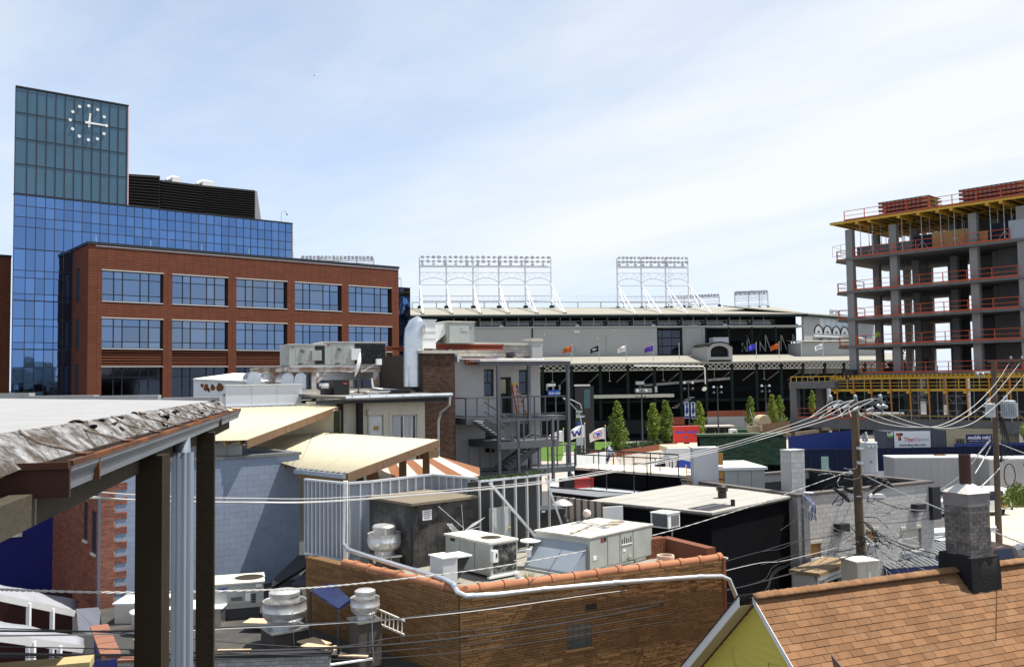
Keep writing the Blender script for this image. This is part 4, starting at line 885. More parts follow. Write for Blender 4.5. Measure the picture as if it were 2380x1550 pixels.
def flagpole(label,u,v0,v1,fr,ly,mt,w,h,seed,emblem=None,rad=.06,fl=True,grp='flags along the canopy edge',dirx=-1,Y=None):
 if Y:p0,p1=at(u,v1,Y),at(u,v0,Y); rz=0
 else:
  c0=fr.face(u,v1,ly); c1=fr.face(u,v0,ly); p0=fr.w(c0[0],ly,c0[1]); p1=fr.w(c1[0],ly,c1[1]); rz=fr.a
 H=p1[2]-p0[2]; f=thing('flagpole',label,'flag',p0,rz,grp)
 B().tube([(0,0,0),(0,0,H)],rad,6).done('pole',galv,f); B().lathe([(.02,0),(rad*2,rad),(rad*2,rad*2),(.02,rad*3)],8,(0,0,H)).done('finial',M('gold',(.6,.4,.12),.4,.6),f)
 if fl:flag_obj(f,mt,w,h,-rad if dirx<0 else rad,H-.15,seed,.38,emblem,dirx)
 return f
fo=M('flag_orange',(.5,.10,.02),.85); fb_=M('flag_black',(.02,.02,.03),.8); fp=M('flag_purple',(.1,.04,.35),.8); fbl=M('flag_blue',(.05,.06,.5),.8); fnv=M('flag_navy',(.02,.03,.1),.8)
wi=M('ink_white',(.8,.8,.85))
for i,(r_,x,y0,y1,mt,em,lab,fl)in enumerate((('D',413,1055,1180,fnv,None,'half hidden navy flag at the white stair tower edge',1),('D',658,1050,1178,fo,None,'orange flag on canopy, nearest the stair tower',1),('D',884,1048,1185,fb_,('t',wi),'black flag with white letters on the canopy',1),('D',1112,1048,1182,fl_white,('t',red_ink),'white flag with dark red lettering on the canopy',1),('D',1336,1045,1180,fp,None,'purple flag on the canopy left of the dormer',1),('D',1553,1042,1172,fp,None,'bare flagpole on canopy just left of the dormer',0),('N1',632,205,420,fbl,None,'bright blue flag on the canopy right of the dormer',1),('N1',955,200,425,fo,None,'dark orange flag on canopy between blue flag and bare pole',1),('N1',1270,200,415,fo,None,'bare flagpole on canopy beside the grey annex wall',0),('N1',1576,205,410,fl_white,('t',navy_ink),'small white flag before the grey annex wall',1))):
 u,v0=q(r_,x,y0); v1=q(r_,x,y1)[1]; flagpole(lab,u,v0,v1,ST,CF+.4,mt,1.7,1.1,i,em,fl=fl)
for i,(x,y0,y1,w,h,em,lab,Y)in enumerate(((362,610,790,2.3,1.5,None,'white flag leftmost of three along the lawn edge',122),(541,565,805,2.2,1.6,('W',navy_ink),'white flag with large navy letter W before the totem',118),(711,585,790,2.2,1.5,('ring',),'white flag with red ring emblem beside the near tree',118))):
 u,v0=q('R4',x,y0); v1=q('R4',x,y1)[1]; flagpole(lab,u,v0,v1,None,0,fl_white,w,h,30+i,em,.05,grp='white flags along the lawn',Y=Y)
p0=Vector(at(*q('R4',835,890),62)); p1=Vector(at(*q('R4',740,742),62)); lf=thing('leaning_flag','white flag with navy W on a leaning staff over the roof','flag',p0)
B().tube([(0,0,0),tuple(p1-p0)],.03,6).done('staff',galv,lf)
d=p1-p0; rows=[[tuple(d*(1-.42*j/6)+Vector((-.05-.42*i/8*1.3*(.35+.65*j/6),.08*math.sin(i*.9+j),-.62*i/8*1.6*(.75+.25*math.sin(i*.3)))))for i in range(9)]for j in range(7)]
fo_=B().strip(rows).done('flag_cloth',fl_white,lf,smooth=True); fo_.modifiers.new('thickness','SOLIDIFY').thickness=.012
wv=B()
for(i0,j0,i1,j1)in((2,1,3,5),(3,5,4,2),(4,2,5,5),(5,5,7,1)):
 A_,B_=Vector(rows[j0][i0]),Vector(rows[j1][i1]); wv.bar(A_-Vector((0,.04,0)),B_-Vector((0,.04,0)),.02,.16)
wv.done('emblem_letter',navy_ink,fo_)
p0=at(*q('R4',1283,722),104); p1=at(*q('R4',1497,588),104)
bs=thing('bank_sign','red box sign with blue Bank of America lettering on a post','sign',(p0[0],p0[1],p0[2]),math.radians(4)); w,h=p1[0]-p0[0],p1[2]-p0[2]
B().box(0,w,0,.6,0,h).done('box',M('sign_red',(.65,.03,.022),.5,var=.03),bs); B().box(-.06,w+.06,-.05,.65,h,h+.1).done('cap',M('sign_cap',(.5,.12,.1),.6),bs)
text_mesh('Bank of America',h*.24,M('blue_ink',(.02,.08,.5)),bs,(w*.06,-.005,h*.6),(RX,0,0),bold=.02,fit=w*.86)
for k in range(3):B().prism([(w*.33+k*.13,-.01,h*.28),(w*.40+k*.13,-.01,h*.30),(w*.46+k*.13,-.01,h*.38),(w*.39+k*.13,-.01,h*.36)],(0,-.01,0)).done('emblem',M('blue_ink',(.02,.08,.5)),bs)
B().box(w*.4,w*.6,.15,.45,-p0[2],0).done('post',steel_dark,bs)
kz=at(*q('R4',1320,775),100); kx0=at(*q('R4',1200,775),100)[0]; kx1=at(*q('R4',1452,775),100)[0]+1
kk=thing('atm_kiosk','cash machine kiosk with cream canopy and red fascia','kiosk',(kx0,100,0))
B().box(0,kx1-kx0,0,3.5,kz[2]-.25,kz[2]+.3).done('canopy',M('cream_canopy',(.6,.52,.32),.7),kk)
fz1=at(*q('R4',1300,797),100)[2]; fz0=at(*q('R4',1300,833),100)[2]; fx=at(*q('R4',1298,800),100)[0]-kx0
B().box(fx,kx1-kx0,.6,3,fz0,fz1).done('fascia',M('sign_red',(.65,.03,.022)),kk); B().box(fx+.1,kx1-kx0-.1,.8,2.8,0,fz0).done('booth',white_paint,kk); piece('screen',glass_dark,kk,fx+.3,fx+1.0,.75,.8,.9,1.9)
B().box(fx+1.3,fx+3.0,.73,.798,1.2,2.0).done('panel',M('orange_ink',(.8,.25,.02)),kk)
def wheel(par,x,y,z,r=.4,w=.22,name='wheel'):
 o=B().lathe([(r*.6,-w/2),(r*.95,-w/2),(r,-w*.3),(r,w*.3),(r*.95,w/2),(r*.6,w/2)],20).done(name,M('tyre',(.02,.02,.022),.85),par,smooth=True); o.location=(x,y,z); o.rotation_euler=(RX,0,0)
 h=B().lathe([(.02,-w*.42),(r*.3,-w*.45),(r*.58,-w*.35),(r*.6,-w*.2),(r*.6,w*.2),(r*.02,w*.2)],16).done('rim',galv,o,smooth=True); return o
p0=at(*q('R4',1080,915),100); tl=at(*q('R4',1295,915),100)[0]-p0[0]
bt_=thing('box_truck','white box truck with blue graphic parked beside the kiosk','truck',(p0[0],98.5,0),math.radians(8))
B().prism([(0.0,0,.7),(0.0,0,1.5),(.9,0,2.4),(1.9,0,2.6),(1.9,0,.7)],(0,2.1,0)).done('cab',white_paint,bt_); B().prism([(.15,-.01,1.55),(.88,-.01,2.28),(1.5,-.01,2.3),(1.5,-.01,1.55)],(0,.01,0)).done('side_window',glass_dark,bt_)
B().box(2.0,tl+1.5,-.1,2.2,.8,3.6).done('cargo_box',white_paint,bt_); B().prism([(2.5,-.12,1.5),(4.2,-.12,1.3),(4.4,-.12,2.1),(3.1,-.12,2.4)],(0,.015,0)).done('graphic',M('blue_ink',(.02,.08,.5)),bt_)
for x in(1.0,tl+.3):wheel(bt_,x,.1,.42); wheel(bt_,x,2.0,.42)
def totem(label,x0,x1,y0,y1,reg,Y,wide):
 p0=at(*q(reg,x0,y1),Y); p1=at(*q(reg,x1,y0),Y); w=p1[0]-p0[0]; z1=p1[2]
 t=thing('digital_totem',label,'totem',(p0[0],Y,0),0,'display totems on the plaza')
 B().box(w*.0,w*.42,0,.6,.0,z1*.66).done('text_panel',M('totem_green',(.012,.05,.03),.5),t)
 if wide:
  B().box(w*.44,w*1.0,.1,.8,0,z1-.25).done('body',M('totem_black',(.012,.013,.016),.4),t)
  B().box(0,w*.42,-.1,.55,z1*.662,z1-.24).done('head',M('totem_black',(.012,.013,.016)),t)
  B().box(-.08,w*.8,-.15,.85,z1-.23,z1).done('cap',white_paint,t)
  piece('screen',M('screen_teal',(.05,.12,.15),.25),t,w*.46,w*.8,.07,.098,z1*.66,z1*.93)
 else:B().lathe([(w*.3,z1*.66),(w*.3,z1)],12,(w*.2,.3,0)).done('head',galv,t)
 ink=M('ink_white',(.8,.8,.85))
 for k,(tx,s)in enumerate((('STAY',.62),('in the',.32),('KNOW',.62))):text_mesh(tx,s*w*.22 if wide else s*w*.55,ink,t,(w*.04,-.012,z1*(.60-.035*k)),(RX,0,0),bold=.02)
 B().box(w*.12,w*.28,-.012,-.002,z1*.41,z1*.465).done('blue_icon',M('blue_ink',(.02,.08,.5)),t)
 B().box(w*.02,w*.4,-.012,-.002,1.4,3.6).done('map_panel',M('map_panel',(.5,.55,.6),.5),t)
 return t
totem('black display totem with white cap behind the W flag',466,611,236,800,'R4',137,True)
totem('slim green totem seen between yellow shoring posts',1652,1735,850,1095,'N1',128,False)
def lamp_post(label,u,v0,v1,Y,arms=2):
 p0=at(u,v1,Y); p1=at(u,v0,Y); H=p1[2]-max(p0[2],0); t=thing('lamp_post',label,'lamp post',(p0[0],Y,max(p0[2],0)),0,'black plaza lamp posts')
 B().tube([(0,0,0),(0,0,H)],[.13,.08],8).done('pole',steel_dark,t)
 for k in range(arms*2):
  s=-1 if k%2 else 1; z=H-.2-.9*(k//2); o=B().bar((0,0,z),(s*.55,0,z+.05),.05).done('arm',steel_dark,t); B().lathe([(.05,.25),(.2,.12),(.24,-.05),(.1,-.12)],10,(s*.62,0,z)).done('lamp_head',st_seat if k<2 else steel_dark,o,smooth=True)
 return t
for(x,y0,y1,Y,lab)in((1020,280,765,128,'black lamp post with camera pod standing behind the planter'),(1411,215,700,140,'black lamp post carrying two upright player banners'),(1651,250,640,150,'black lamp post behind the green shingle roof'),(2052,240,620,150,'black lamp post left of the close pair of trees')):
 u,v0=q('R4',x,y0); lamp_post(lab,u,v0,q('R4',x,y1)[1],Y)
for k,(x0,x1)in enumerate(((1369,1404),(1421,1457))):
 p0=at(*q('R4',x0,521),139.6); p1=at(*q('R4',x1,381),139.6); w,h=p1[0]-p0[0],p1[2]-p0[2]
 bn=thing('pole_banner',('blue and white banner on left side of the lamp post','blue and white banner on right side of the lamp post')[k],'banner',p0,0,'banners on the lamp post')
 B().box(0,w,0,.04,0,h).done('cloth',M('banner_blue',(.02,.04,.18),.7),bn); B().box(w*.06,w*.94,-.008,-.002,h*.02,h*.98).done('print_field',M('banner_white',(.5,.55,.65),.7),bn)
 B().prism([(w*.2,-.012,h*.95),(w*.8,-.012,h*.95),(w*.7,-.012,h*.72),(w*.9,-.012,h*.45),(w*.5,-.012,h*.2),(w*.15,-.012,h*.4),(w*.4,-.012,h*.7)],(0,-.003,0)).done('print_shape',M('banner_blue',(.02,.04,.18)),bn)
 B().box(w*.1,w*.9,-.012,-.009,h*.04,h*.16).done('print_band',M('banner_blue',(.02,.04,.18)),bn)
p=[at(*q('R4',x,y),90)for x,y in((355,350),(420,395),(490,470),(510,560),(512,800))]; p2=[at(*q('R4',x,y),90)for x,y in((360,350),(430,365),(500,400),(512,440))]
B().tube([(a[0],a[1],a[2])for a in p],.06,6).tube(p2,.05,6).done('street_light',M('street_light',(.5,.5,.47),.6),None,smooth=True,label='pale curved street light arms before the black totem',cat='street light')
cx=sf('R4',225,330,CF-1)[0]; cx1=sf('R4',337,330,CF-1)[0]; cz0=sf('R4',280,330,CF-1)[1]; cz1=sf('R4',280,230,CF-1)[1]; cm_=sf('R4',280,285,CF-1)[1]
ct=thing('beer_cart','blue beer stand with white canopy on the ballpark deck','stand',ST.w(cx,CF-1,cz0),ST.a); w=cx1-cx; h=cz1-cz0; hm=cm_-cz0
for k in(0,1):B().box(w*(.08+.47*k),w*(.53+.42*k),0,1.2,0,hm).done('counter',M('beer_blue',(.02,.12,.55),.5),ct)
text_mesh('BUD',hm*.5,M('ink_white',(.8,.8,.85)),ct,(w*.13,-.01,hm*.28),(RX,0,0),bold=.02); text_mesh('LIGHT',hm*.5,M('ink_white',(.8,.8,.85)),ct,(w*.57,-.01,hm*.28),(RX,0,0),bold=.02,sx=.75)
B().prism([(0,-.2,h*.75),(w*.62,-.2,h*.8),(w*.62,-.2,h),(.1,-.2,h)],(0,1.6,0)).done('canopy',white_paint,ct)
for x in(.05,w*.5,w*.98):B().bar((x,.1,hm),(x,.1,h*.9),.07).bar((x,1.1,hm),(x,1.1,h*.9),.07).done('support',galv,ct)
B().box(-1,w+1,-.6,1.6,-.3,-.02).done('platform',st_green,ct)
c0=sf('R4',960,305,CF); c1=sf('R4',1090,268,CF)
cp_=thing('camera_platform','pale rooftop camera hut in front of the dark concourse','hut',ST.w(c0[0],CF-.5,c0[1]),ST.a)
B().box(0,c1[0]-c0[0],0,1.4,0,c1[1]-c0[1]).done('box',st_wall,cp_); B().lathe([(.35,0),(.35,.6)],10,(.9,.6,c1[1]-c0[1])).done('camera_pedestal',steel_dark,cp_); B().box(.0,1.6,.2,1.0,c1[1]-c0[1]+.7,c1[1]-c0[1]+1.3).done('camera_housing',galv,cp_); B().lathe([(.3,0),(.3,1.1)],10,(c1[0]-c0[0]+.9,.6,0)).done('drum',galv,cp_)
shirts=[M('shirt_%d'%i,c,.9)for i,c in enumerate(((.7,.7,.72),(.03,.05,.25),(.5,.05,.04),(.05,.05,.06),(.35,.4,.5)))]; sn=['white','blue','red','black','pale blue']
c=onz(*q('R4',1000,676),.02); person('person in white shirt walking alone across the plaza',c,.6,shirts[0],jeans,stride=.2)
tent=at(*q('R4',1535,590),163); tent1=at(*q('R4',1790,578),163)
tn=thing('vendor_canopy','flat pale vendor canopy over a crowd on the plaza','canopy',(tent[0],163,0))
B().box(0,tent1[0]-tent[0],0,4,tent[2]-.1,tent[2]+.15).done('roof',M('tent_top',(.45,.42,.36),.8),tn)
for k in range(4):B().bar(((tent1[0]-tent[0])*(k+.1)/3.2,.2,0),((tent1[0]-tent[0])*(k+.1)/3.2,.2,tent[2]-.1),.12).done('leg',steel_dark,tn)
B().box(0,tent1[0]-tent[0],3.5,3.7,0,tent[2]-.2).done('back_sheet',black,tn)
spots=[(1550,680),(1578,676),(1602,680),(1622,674),(1650,678),(1678,672),(1695,680),(1715,674),(1738,678),(1752,672),(1775,676),(1800,670),(1845,645),(1725,684)]
for i,(x,y)in enumerate(spots):
 c=at(*q('R4',x,y),157.5+(i%5)*.5); person('%s shirted person standing %s from the left in the canopy crowd'%(sn[i%5],['first','second','third','fourth','fifth','sixth','seventh','ninth','tenth','eleventh','twelfth','thirteenth','fourteenth','eighth'][i]),(c[0],c[1],max(0.02,0.02)),i*1.7,shirts[i%5],jeans if i%2 else shirts[3],h=1.65+.05*(i%4),group='crowd under the vendor canopy',stride=.06+.03*(i%4))
for i,(x,y)in enumerate(((382,708),(400,706),(418,710),(660,690),(772,690),(800,688))):
 c=onz(*q('R4',x,y),.02); person(('dark clothed person, left of the trio beyond the lawn','dark clothed person, middle of the trio beyond the lawn','dark clothed person, right of the trio beyond the lawn','person in dark shirt behind the ring emblem flag','person in red shirt left of the near tree','person in dark shirt close against the near tree')[i],c,i*2.0,shirts[3]if i!=4 else shirts[2],jeans,group='people beyond the lawn')
def picnic(label,x,y,reg='R4',rz=0):
 c=onz(*q(reg,x,y),.02); t=thing('picnic_table',label,'table',c,rz,'tables on the plaza')
 B().box(-.9,.9,-.35,.35,.7,.76).done('top',steel_dark,t)
 for s in(-1,1):B().box(-.9,.9,s*.6-.13,s*.6+.13,.42,.46).done('bench',steel_dark,t); B().bar((s*.6,-.6,0),(s*.6,.3,.7),.06).bar((s*.6,.6,0),(s*.6,-.3,.7),.06).done('leg_frame',steel_dark,t)
for i,(x,y)in enumerate(((665,702),(780,700),(850,696),(1240,690),(1265,684))):picnic(('metal table at the lawn corner behind ring flag','metal table just left of the near tree trunk','metal table just right of the near tree trunk','metal table left of the red bank sign','metal table touching the red bank sign edge')[i],x,y)
def obox(nb,z0,nt,rt,lt):
 """survey a box: near bottom corner on height z0, near top corner, right and left top corners"""
 b=onz(nb[0],nb[1],z0); zt=at(nt[0],nt[1],b[1])[2]; t=onz(nt[0],nt[1],zt); r=onz(rt[0],rt[1],zt); l_=onz(lt[0],lt[1],zt)
 a=math.atan2(r[1]-t[1],r[0]-t[0]); f=Fr(t,math.degrees(a)); return f,f.l(*r[:2])[0],f.l(*l_[:2])[1],zt
def panels_on(par,mt,segs,y,z0,z1,g=.012,nm='panel',t=.012):
 for a,b in segs:piece(nm,mt,par,a+g,b-g,y-t,y-.001,z0+g,z1-g)
stucco=M('painted_brick_grey',(.46,.45,.44),.9,var=.06,vs=.8,bump=.55,bs=5.5,dirt=.15,dcol=(.35,.33,.3),ds=.6)
dk_brick=M('dark_brick',(.085,.05,.035),.9,var=.2,vs=1,rnd=.35); dk_mort=M('dark_mortar',(.06,.045,.038),.95)
steel_grey=M('stair_steel',(.10,.105,.115),.55,.2,var=.06)
SB=Fr(at(*q('N5',65,200),50),30)
nf=lambda x,y,ly=0:SB.face(*q('N5',x,y),ly)
sb=at_frame('stair_tower_building','pale painted brick back wall with sash windows behind steel stairs','building',SB)
xr_=nf(1030,300)[0]; zt=nf(500,195)[1]
hol=[]
for(x0,y0,x1,y1)in((395,305,510,610),(790,312,900,595),(582,395,712,800),(408,940,520,1245),(800,925,910,1130)):
 a=nf(x0,y0); b=nf(x1,y1); hol.append((a[0],b[0],b[1],a[1]))
w=B(); wall_holes(w,0,xr_,0,.35,0,zt,hol); w.box(0,.3,.35,8,0,zt).box(xr_-.3,xr_,.35,8,0,zt); w.box(.3,xr_-.3,.35,8,zt-.5,zt-.3); w.done('wall',stucco,sb)
for k,(a,b,z0,z1)in enumerate(hol):
 if k==2:
  d=B().box(a,b,.2,.25,z0,z1).done('door',black,sb); m=z0+(z1-z0)*.55; piece('door_pane',M('door_glass',(.45,.40,.25),.3),d,a+.08,b-.28,.17,.198,m,z1-.12); B().box(a,a+.06,.1,.2,z0,z1).box(b-.2,b,.1,.2,z0,z1).box(a,b,.1,.199,z1-.08,z1).done('door_frame',black,sb)
  B().box(a-.1,b+.1,-.1,.1,z0-.12,z0).done('threshold',concrete,sb); continue
 f=B().box(a,a+.09,.12,.2,z0,z1).box(b-.09,b,.12,.2,z0,z1).box(a+.09,b-.09,.12,.2,z1-.1,z1).box(a+.09,b-.09,.12,.2,z0,z0+.08).box(a+.09,b-.09,.1,.19,(z0+z1)/2-.04,(z0+z1)/2+.04).done('window',black,sb)
 piece('pane',glass_dark,f,a+.09,b-.09,.15,.17,z0+.08,(z0+z1)/2-.04); piece('pane',glass_dark,f,a+.09,b-.09,.14,.16,(z0+z1)/2+.04,z1-.1)
 if k in(0,3):piece('glazing_bar',black,f,(a+b)/2-.02,(a+b)/2+.02,.12,.138,(z0+z1)/2+.05,z1-.11); piece('glazing_bar',black,f,a+.1,b-.1,.122,.139,(z0+z1)*.25+z1*.5-.02,(z0+z1)*.25+z1*.5+.02)
 B().box(a-.06,b+.06,-.07,.12,z0-.13,z0).done('sill',M('limestone',(.5,.47,.4),.9),f)
B().box(-.1,xr_+.1,-.25,.2,zt,zt+.06).done('roof_edge',white_paint,sb)
B().box(0,xr_,.2,8,zt-.02,zt+.05).done('roof',M('white_roof',(.7,.68,.64),.8,dirt=.3,dcol=(.4,.36,.3),ds=.6),sb)
B().box(-.1,.02,-.5,.1,zt-.15,zt+.2).done('gutter_end',galv,sb)
a=nf(185,195,-.3); b=nf(555,255,-.3); B().box(a[0],b[0],-.35,-.25,b[1],a[1]).done('roof_beam',rust_beam,sb)
z0p,z1p=nf(900,180,6)[1],nf(900,0,6)[1]; a=nf(100,130,6)[0]; b=nf(915,130,6)[0]
wp=B().box(a,b,6,6.3,zt-.3,z1p-.2).done('parapet',M('block_mortar',(.3,.29,.27),.95),sb)
pieces('block',M('stained_block',(.42,.39,.34),.95,rnd=.15,dirt=.5,dcol=(.2,.17,.14),ds=.9),wp,[(p,r,5.97,6.0,u,v)for(p,r,u,v)in courses(a,b,zt,z1p-.2,.4,.2,.015)],120)
B().box(a,b,5.9,6.4,z1p-.2,z1p-.05).done('parapet_cap',M('limestone',(.5,.47,.4)),sb)
c=nf(1028,100,6)[0]; B().box(b,c,5.7,6.9,zt-.3,z1p+.05).done('chimney',stucco,sb); B().box(b-.08,c+.05,5.65,6.95,z1p+.05,z1p+.25).done('chimney_cap',M('limestone',(.5,.47,.4)),sb)
rub=[(250,135,510,185),(500,160,560,185),(690,130,800,175),(730,150,780,185),(785,155,910,180),(900,140,960,180)]
for k,(x0,y0,x1,y1)in enumerate(rub):
 a=nf(x0,y0,3); b=nf(x1,y1,3); f=SB.w(a[0],3,zt+.05); h=max(.2,a[1]-b[1])
 t=thing('roof_clutter',('black slatted crate pile at left on the white flat roof','blue tarpaulin bundle beside the black crate pile','dark coiled hose on the roof by the chimney','small tan box on the roof before the chimney','black plank bundle on the roof by the chimney','dark round tub at the foot of the painted chimney')[k],'roof clutter',f,SB.a)
 wd=b[0]-a[0]
 if k in(0,4):
  for j in range(4):B().box(0,wd,j*.35,j*.35+.25,0,h*(.6+.1*j)).done('slat',black,t)
 elif k==5:B().lathe([(wd*.4,0),(wd*.5,h),(wd*.46,h),(wd*.38,.05)],14,(wd/2,.5,0)).done('tub',black,t)
 elif k==2:B().tube([(wd/2+wd*.4*math.cos(j*.5),.5+.4*math.sin(j*.5),.05+j*.012)for j in range(36)],.05,6).done('hose',black,t)
 else:B().prism([(0,0,0),(wd,0,0),(wd*.95,0,h*.9),(wd*.5,0,h),(wd*.05,0,h*.8)],(0,.5,0)).done('body',M('blue_tarp',(.02,.06,.36))if k==1 else ply,t)
stt=at_frame('steel_staircase','dark grey steel fire stair with landings and canopy frame','staircase',SB)
F1,F2=-1.9,-3.6
def srail(p0,p1,z0,zz1,par,n,nm='railing'):
 p0=Vector(p0); p1=Vector(p1); r=B().bar(p0+Vector((0,0,z0)),p1+Vector((0,0,zz1)),.07).bar(p0+Vector((0,0,.12)),p1+Vector((0,0,.12)),.06).done(nm,steel_grey,par)
 for k in range(n+1):
  p=p0.lerp(p1,k/n); B().bar(p,p+Vector((0,0,z0+(zz1-z0)*k/n)),.06).done('baluster',steel_grey,r)
zl2=nf(600,850,F1)[1]; xl=nf(195,850,F1)[0]; xm=nf(780,850,F1)[0]; xe=nf(1400,850,F1)[0]
zl2=nf(300,862,F1)[1]
B().box(xl,nf(590,860,F1)[0],F1,-.01,zl2-.32,zl2).done('landing',steel_grey,stt); B().box(nf(590,860,F1)[0]+.003,xe,F1+.6,-.01,zl2-.30,zl2-.02).done('landing',steel_grey,stt)
srail((xl,F1+.05,zl2),(nf(580,860,F1)[0],F1+.05,zl2),1.08,1.08,stt,3); srail((nf(600,850,F1+.6)[0],F1+.65,zl2),(xe,F1+.65,zl2),1.08,1.08,stt,6); srail((xl,F1+.05,zl2),(xl,-.1,zl2),1.08,1.08,stt,1)
zl1=nf(700,1125,F2)[1]; xa=nf(580,1125,F2)[0]; xb=nf(1245,1110,F2)[0]
B().box(xa,xb,F2,-.01,zl1-.38,zl1).done('landing',steel_grey,stt); srail((xa,F2+.05,zl1),(xb,F2+.05,zl1),1.12,1.12,stt,5); srail((xb-.05,F2+.05,zl1),(xb-.05,-.2,zl1),1.12,1.12,stt,2)
def flight(x0,x1,y,z0,z1,wd,nm):
 n=9; o=B().bar((x0,y,z0),(x1,y,z1),.07,.32).done(nm,steel_grey,stt); B().bar((x0,y+wd,z0),(x1,y+wd,z1),.07,.32).done('stringer',steel_grey,o)
 for k in range(n):
  t=(k+.5)/n; piece('tread',M('tread_plate',(.32,.36,.36),.6,.3),o,x0+(x1-x0)*t-.15,x0+(x1-x0)*t+.15,y+.04,y+wd-.04,z0+(z1-z0)*t,z0+(z1-z0)*t+.04)
 B().bar((x0,y,z0+1.0),(x1,y,z1+1.0),.06).bar((x0,y,z0+.5),(x1,y,z1+.5),.05).done('handrail',steel_grey,o)
flight(nf(430,900,F2)[0],nf(770,1110,F2)[0],F2+.3,zl2-.1,zl1,1.2,'flight')
zg=nf(700,1440,F1)[1]; flight(nf(1030,1200,F1)[0],nf(640,1460,F1)[0],F1-.2,zl1-.3,zg,1.2,'flight')
xgl=nf(205,1290,F1)[0]; B().box(xgl,xe,F1-.3,-.01,zg-.3,zg-.02).done('landing',steel_grey,stt); srail((xgl,F1-.25,zg),(nf(560,1300,F1)[0],F1-.25,zg),1.3,1.3,stt,3); srail((nf(985,1300,F1)[0],F1-.25,zg),(xe,F1-.25,zg),1.2,1.2,stt,4)
zc=nf(700,215,F1)[1]
for(x,y)in((nf(567,500,F2)[0],F2+.1),(nf(957,500,F1)[0],F1+.5),(nf(1402,500,F1)[0],F1+.5)):B().box(x-.08,x+.08,y-.08,y+.08,0,zc-.22).done('post',steel_grey,stt)
for(px,py)in((788,900),(1178,880)):x=nf(px,py,F2)[0]; B().box(x-.07,x+.07,F2+.0,F2+.14,0,zl1+1.15).done('post',steel_grey,stt)
B().box(nf(550,215,F2)[0],xe+.15,F1+.35,F1+.55,zc-.22,zc).done('canopy_beam',steel_grey,stt)
B().box(nf(550,215,F2)[0],xe+.2,F1+.2,0.1,zc+.003,zc+.10).done('canopy_roof',M('white_roof',(.7,.68,.64)),stt)
lc=nf(770,480,F1+1.0); lb=nf(850,820,F1+1.0); H=lc[1]-zl2
sl=thing('step_ladder','orange fibreglass step ladder with yellow feet by the door','ladder',SB.w(lb[0]-.15,F1+1.0,zl2),SB.a); or_=M('ladder_orange',(.5,.08,.03),.5); ye=M('ladder_yellow',(.6,.36,.02),.5)
for s in(0,1):
 B().bar((-.28+s*.56,0,.1),(-.46+s*.32,.25,H),.05,.09).done('rail',or_,sl); B().bar((-.24+s*.48,.7,.1),(-.44+s*.3,.3,H),.04,.07).done('rear_rail',or_,sl); B().box(-.33+s*.56,-.23+s*.56,-.08,.06,0,.12).done('foot',ye,sl)
for k in range(5):t=(k+1)/6; B().box(-.28-.18*t,.28-.42*t,-.05+.25*t,.07+.25*t,.1+(H-.1)*t,.14+(H-.1)*t).done('step',galv,sl)
B().box(-.5,-.1,.15,.4,H,H+.1).done('top_cap',ye,sl)
BW=Fr(at(*q('C',1468,1120),47.2),30); bwl=at_frame('dark_brick_wall','soot dark brick party wall beside the pale stair tower','wall',BW)
x1=BW.face(*q('C',1735,1200))[0]; z1=BW.face(*q('C',1600,1118))[1]; w=B().box(0,x1,0,6,0,z1).done('core',dk_mort,bwl)
pieces('brick',dk_brick,w,[(a,b,-.015,0,c,d)for(a,b,c,d)in courses(0,x1,5.5,z1,.215,.075,.012)],300)
B().box(-.1,x1+.1,-.1,.5,z1,z1+.15).done('coping',M('limestone',(.5,.47,.4)),bwl)
a=BW.face(*q('C',1475,1090),2); b=BW.face(*q('C',1720,1110),2)
rb2=at_frame('rust_red_beams','long rust red steel beam carrying the rooftop air handler','steel beam',BW)
a=BW.face(*q('C',1480,1036),1); b=BW.face(*q('C',2140,1080),1); bx=B()
bx.box(a[0],b[0],.9,1.2,a[1]-.08,a[1]).box(a[0],b[0],.9,1.2,b[1]-.08,b[1]).box(a[0],b[0],1.02,1.08,b[1],a[1]-.08).done('beam',rust_beam,rb2)
a2=BW.face(*q('C',1165,1060),2); b2=BW.face(*q('C',1345,1100),2); B().box(a2[0],b2[0],1.9,2.2,b2[1],b2[1]+.07).box(a2[0],b2[0],1.9,2.2,a2[1]-.07,a2[1]).box(a2[0],b2[0],2.0,2.06,b2[1]+.07,a2[1]-.07).done('beam',rust_beam,rb2)
for x in(1560,1690):c=BW.face(*q('C',x,1095),1)[0]; B().box(c-.12,c+.12,.9,1.2,z1+.15,b[1]).done('stub_post',white_paint,rb2)
ah=at_frame('air_handler','grey air handling unit with white duct boxes above red beam','air handler',BW)
zb=a[1]; f=lambda x,y,ly=1:BW.face(*q('C',x,y),ly)
p0,p1=f(1675,1035,.5),f(1895,862,.5); B().box(p0[0],p1[0],.5,2.6,p0[1],p1[1]).done('cabinet',hvac_grey,ah); B().box(p0[0]-.05,p1[0]+.05,.45,2.65,p1[1],p1[1]+.06).done('lid',hvac_top,ah)
c0,c1=f(1690,1030,.5),f(1850,890,.5); piece('door',M('hvac_door',(.44,.46,.42),.5),ah,c0[0],c1[0],.47,.499,c0[1],c1[1]); c0,c1=f(1785,935,.5),f(1842,900,.5); piece('label_plate',M('hvac_door',(.44,.46,.42)),ah,c0[0],c1[0],.455,.469,c0[1],c1[1])
p2,p3=f(1445,1030,.6),f(1575,845,.6); B().box(p2[0],p3[0],.6,2.0,p2[1]-.3,p3[1]).done('duct_box',white_paint,ah); B().box(p2[0]-.05,p3[0]+.05,.55,2.05,p3[1],p3[1]+.05).done('duct_flange',galv,ah)
p4=f(1660,1000,.7); B().prism([(p3[0],.7,p2[1]+.0),(p4[0],.7,p2[1]+.5),(p4[0],.7,p3[1]-.15),(p3[0],.7,p3[1]-.2)],(0,1.2,0)).done('transition',white_paint,ah)
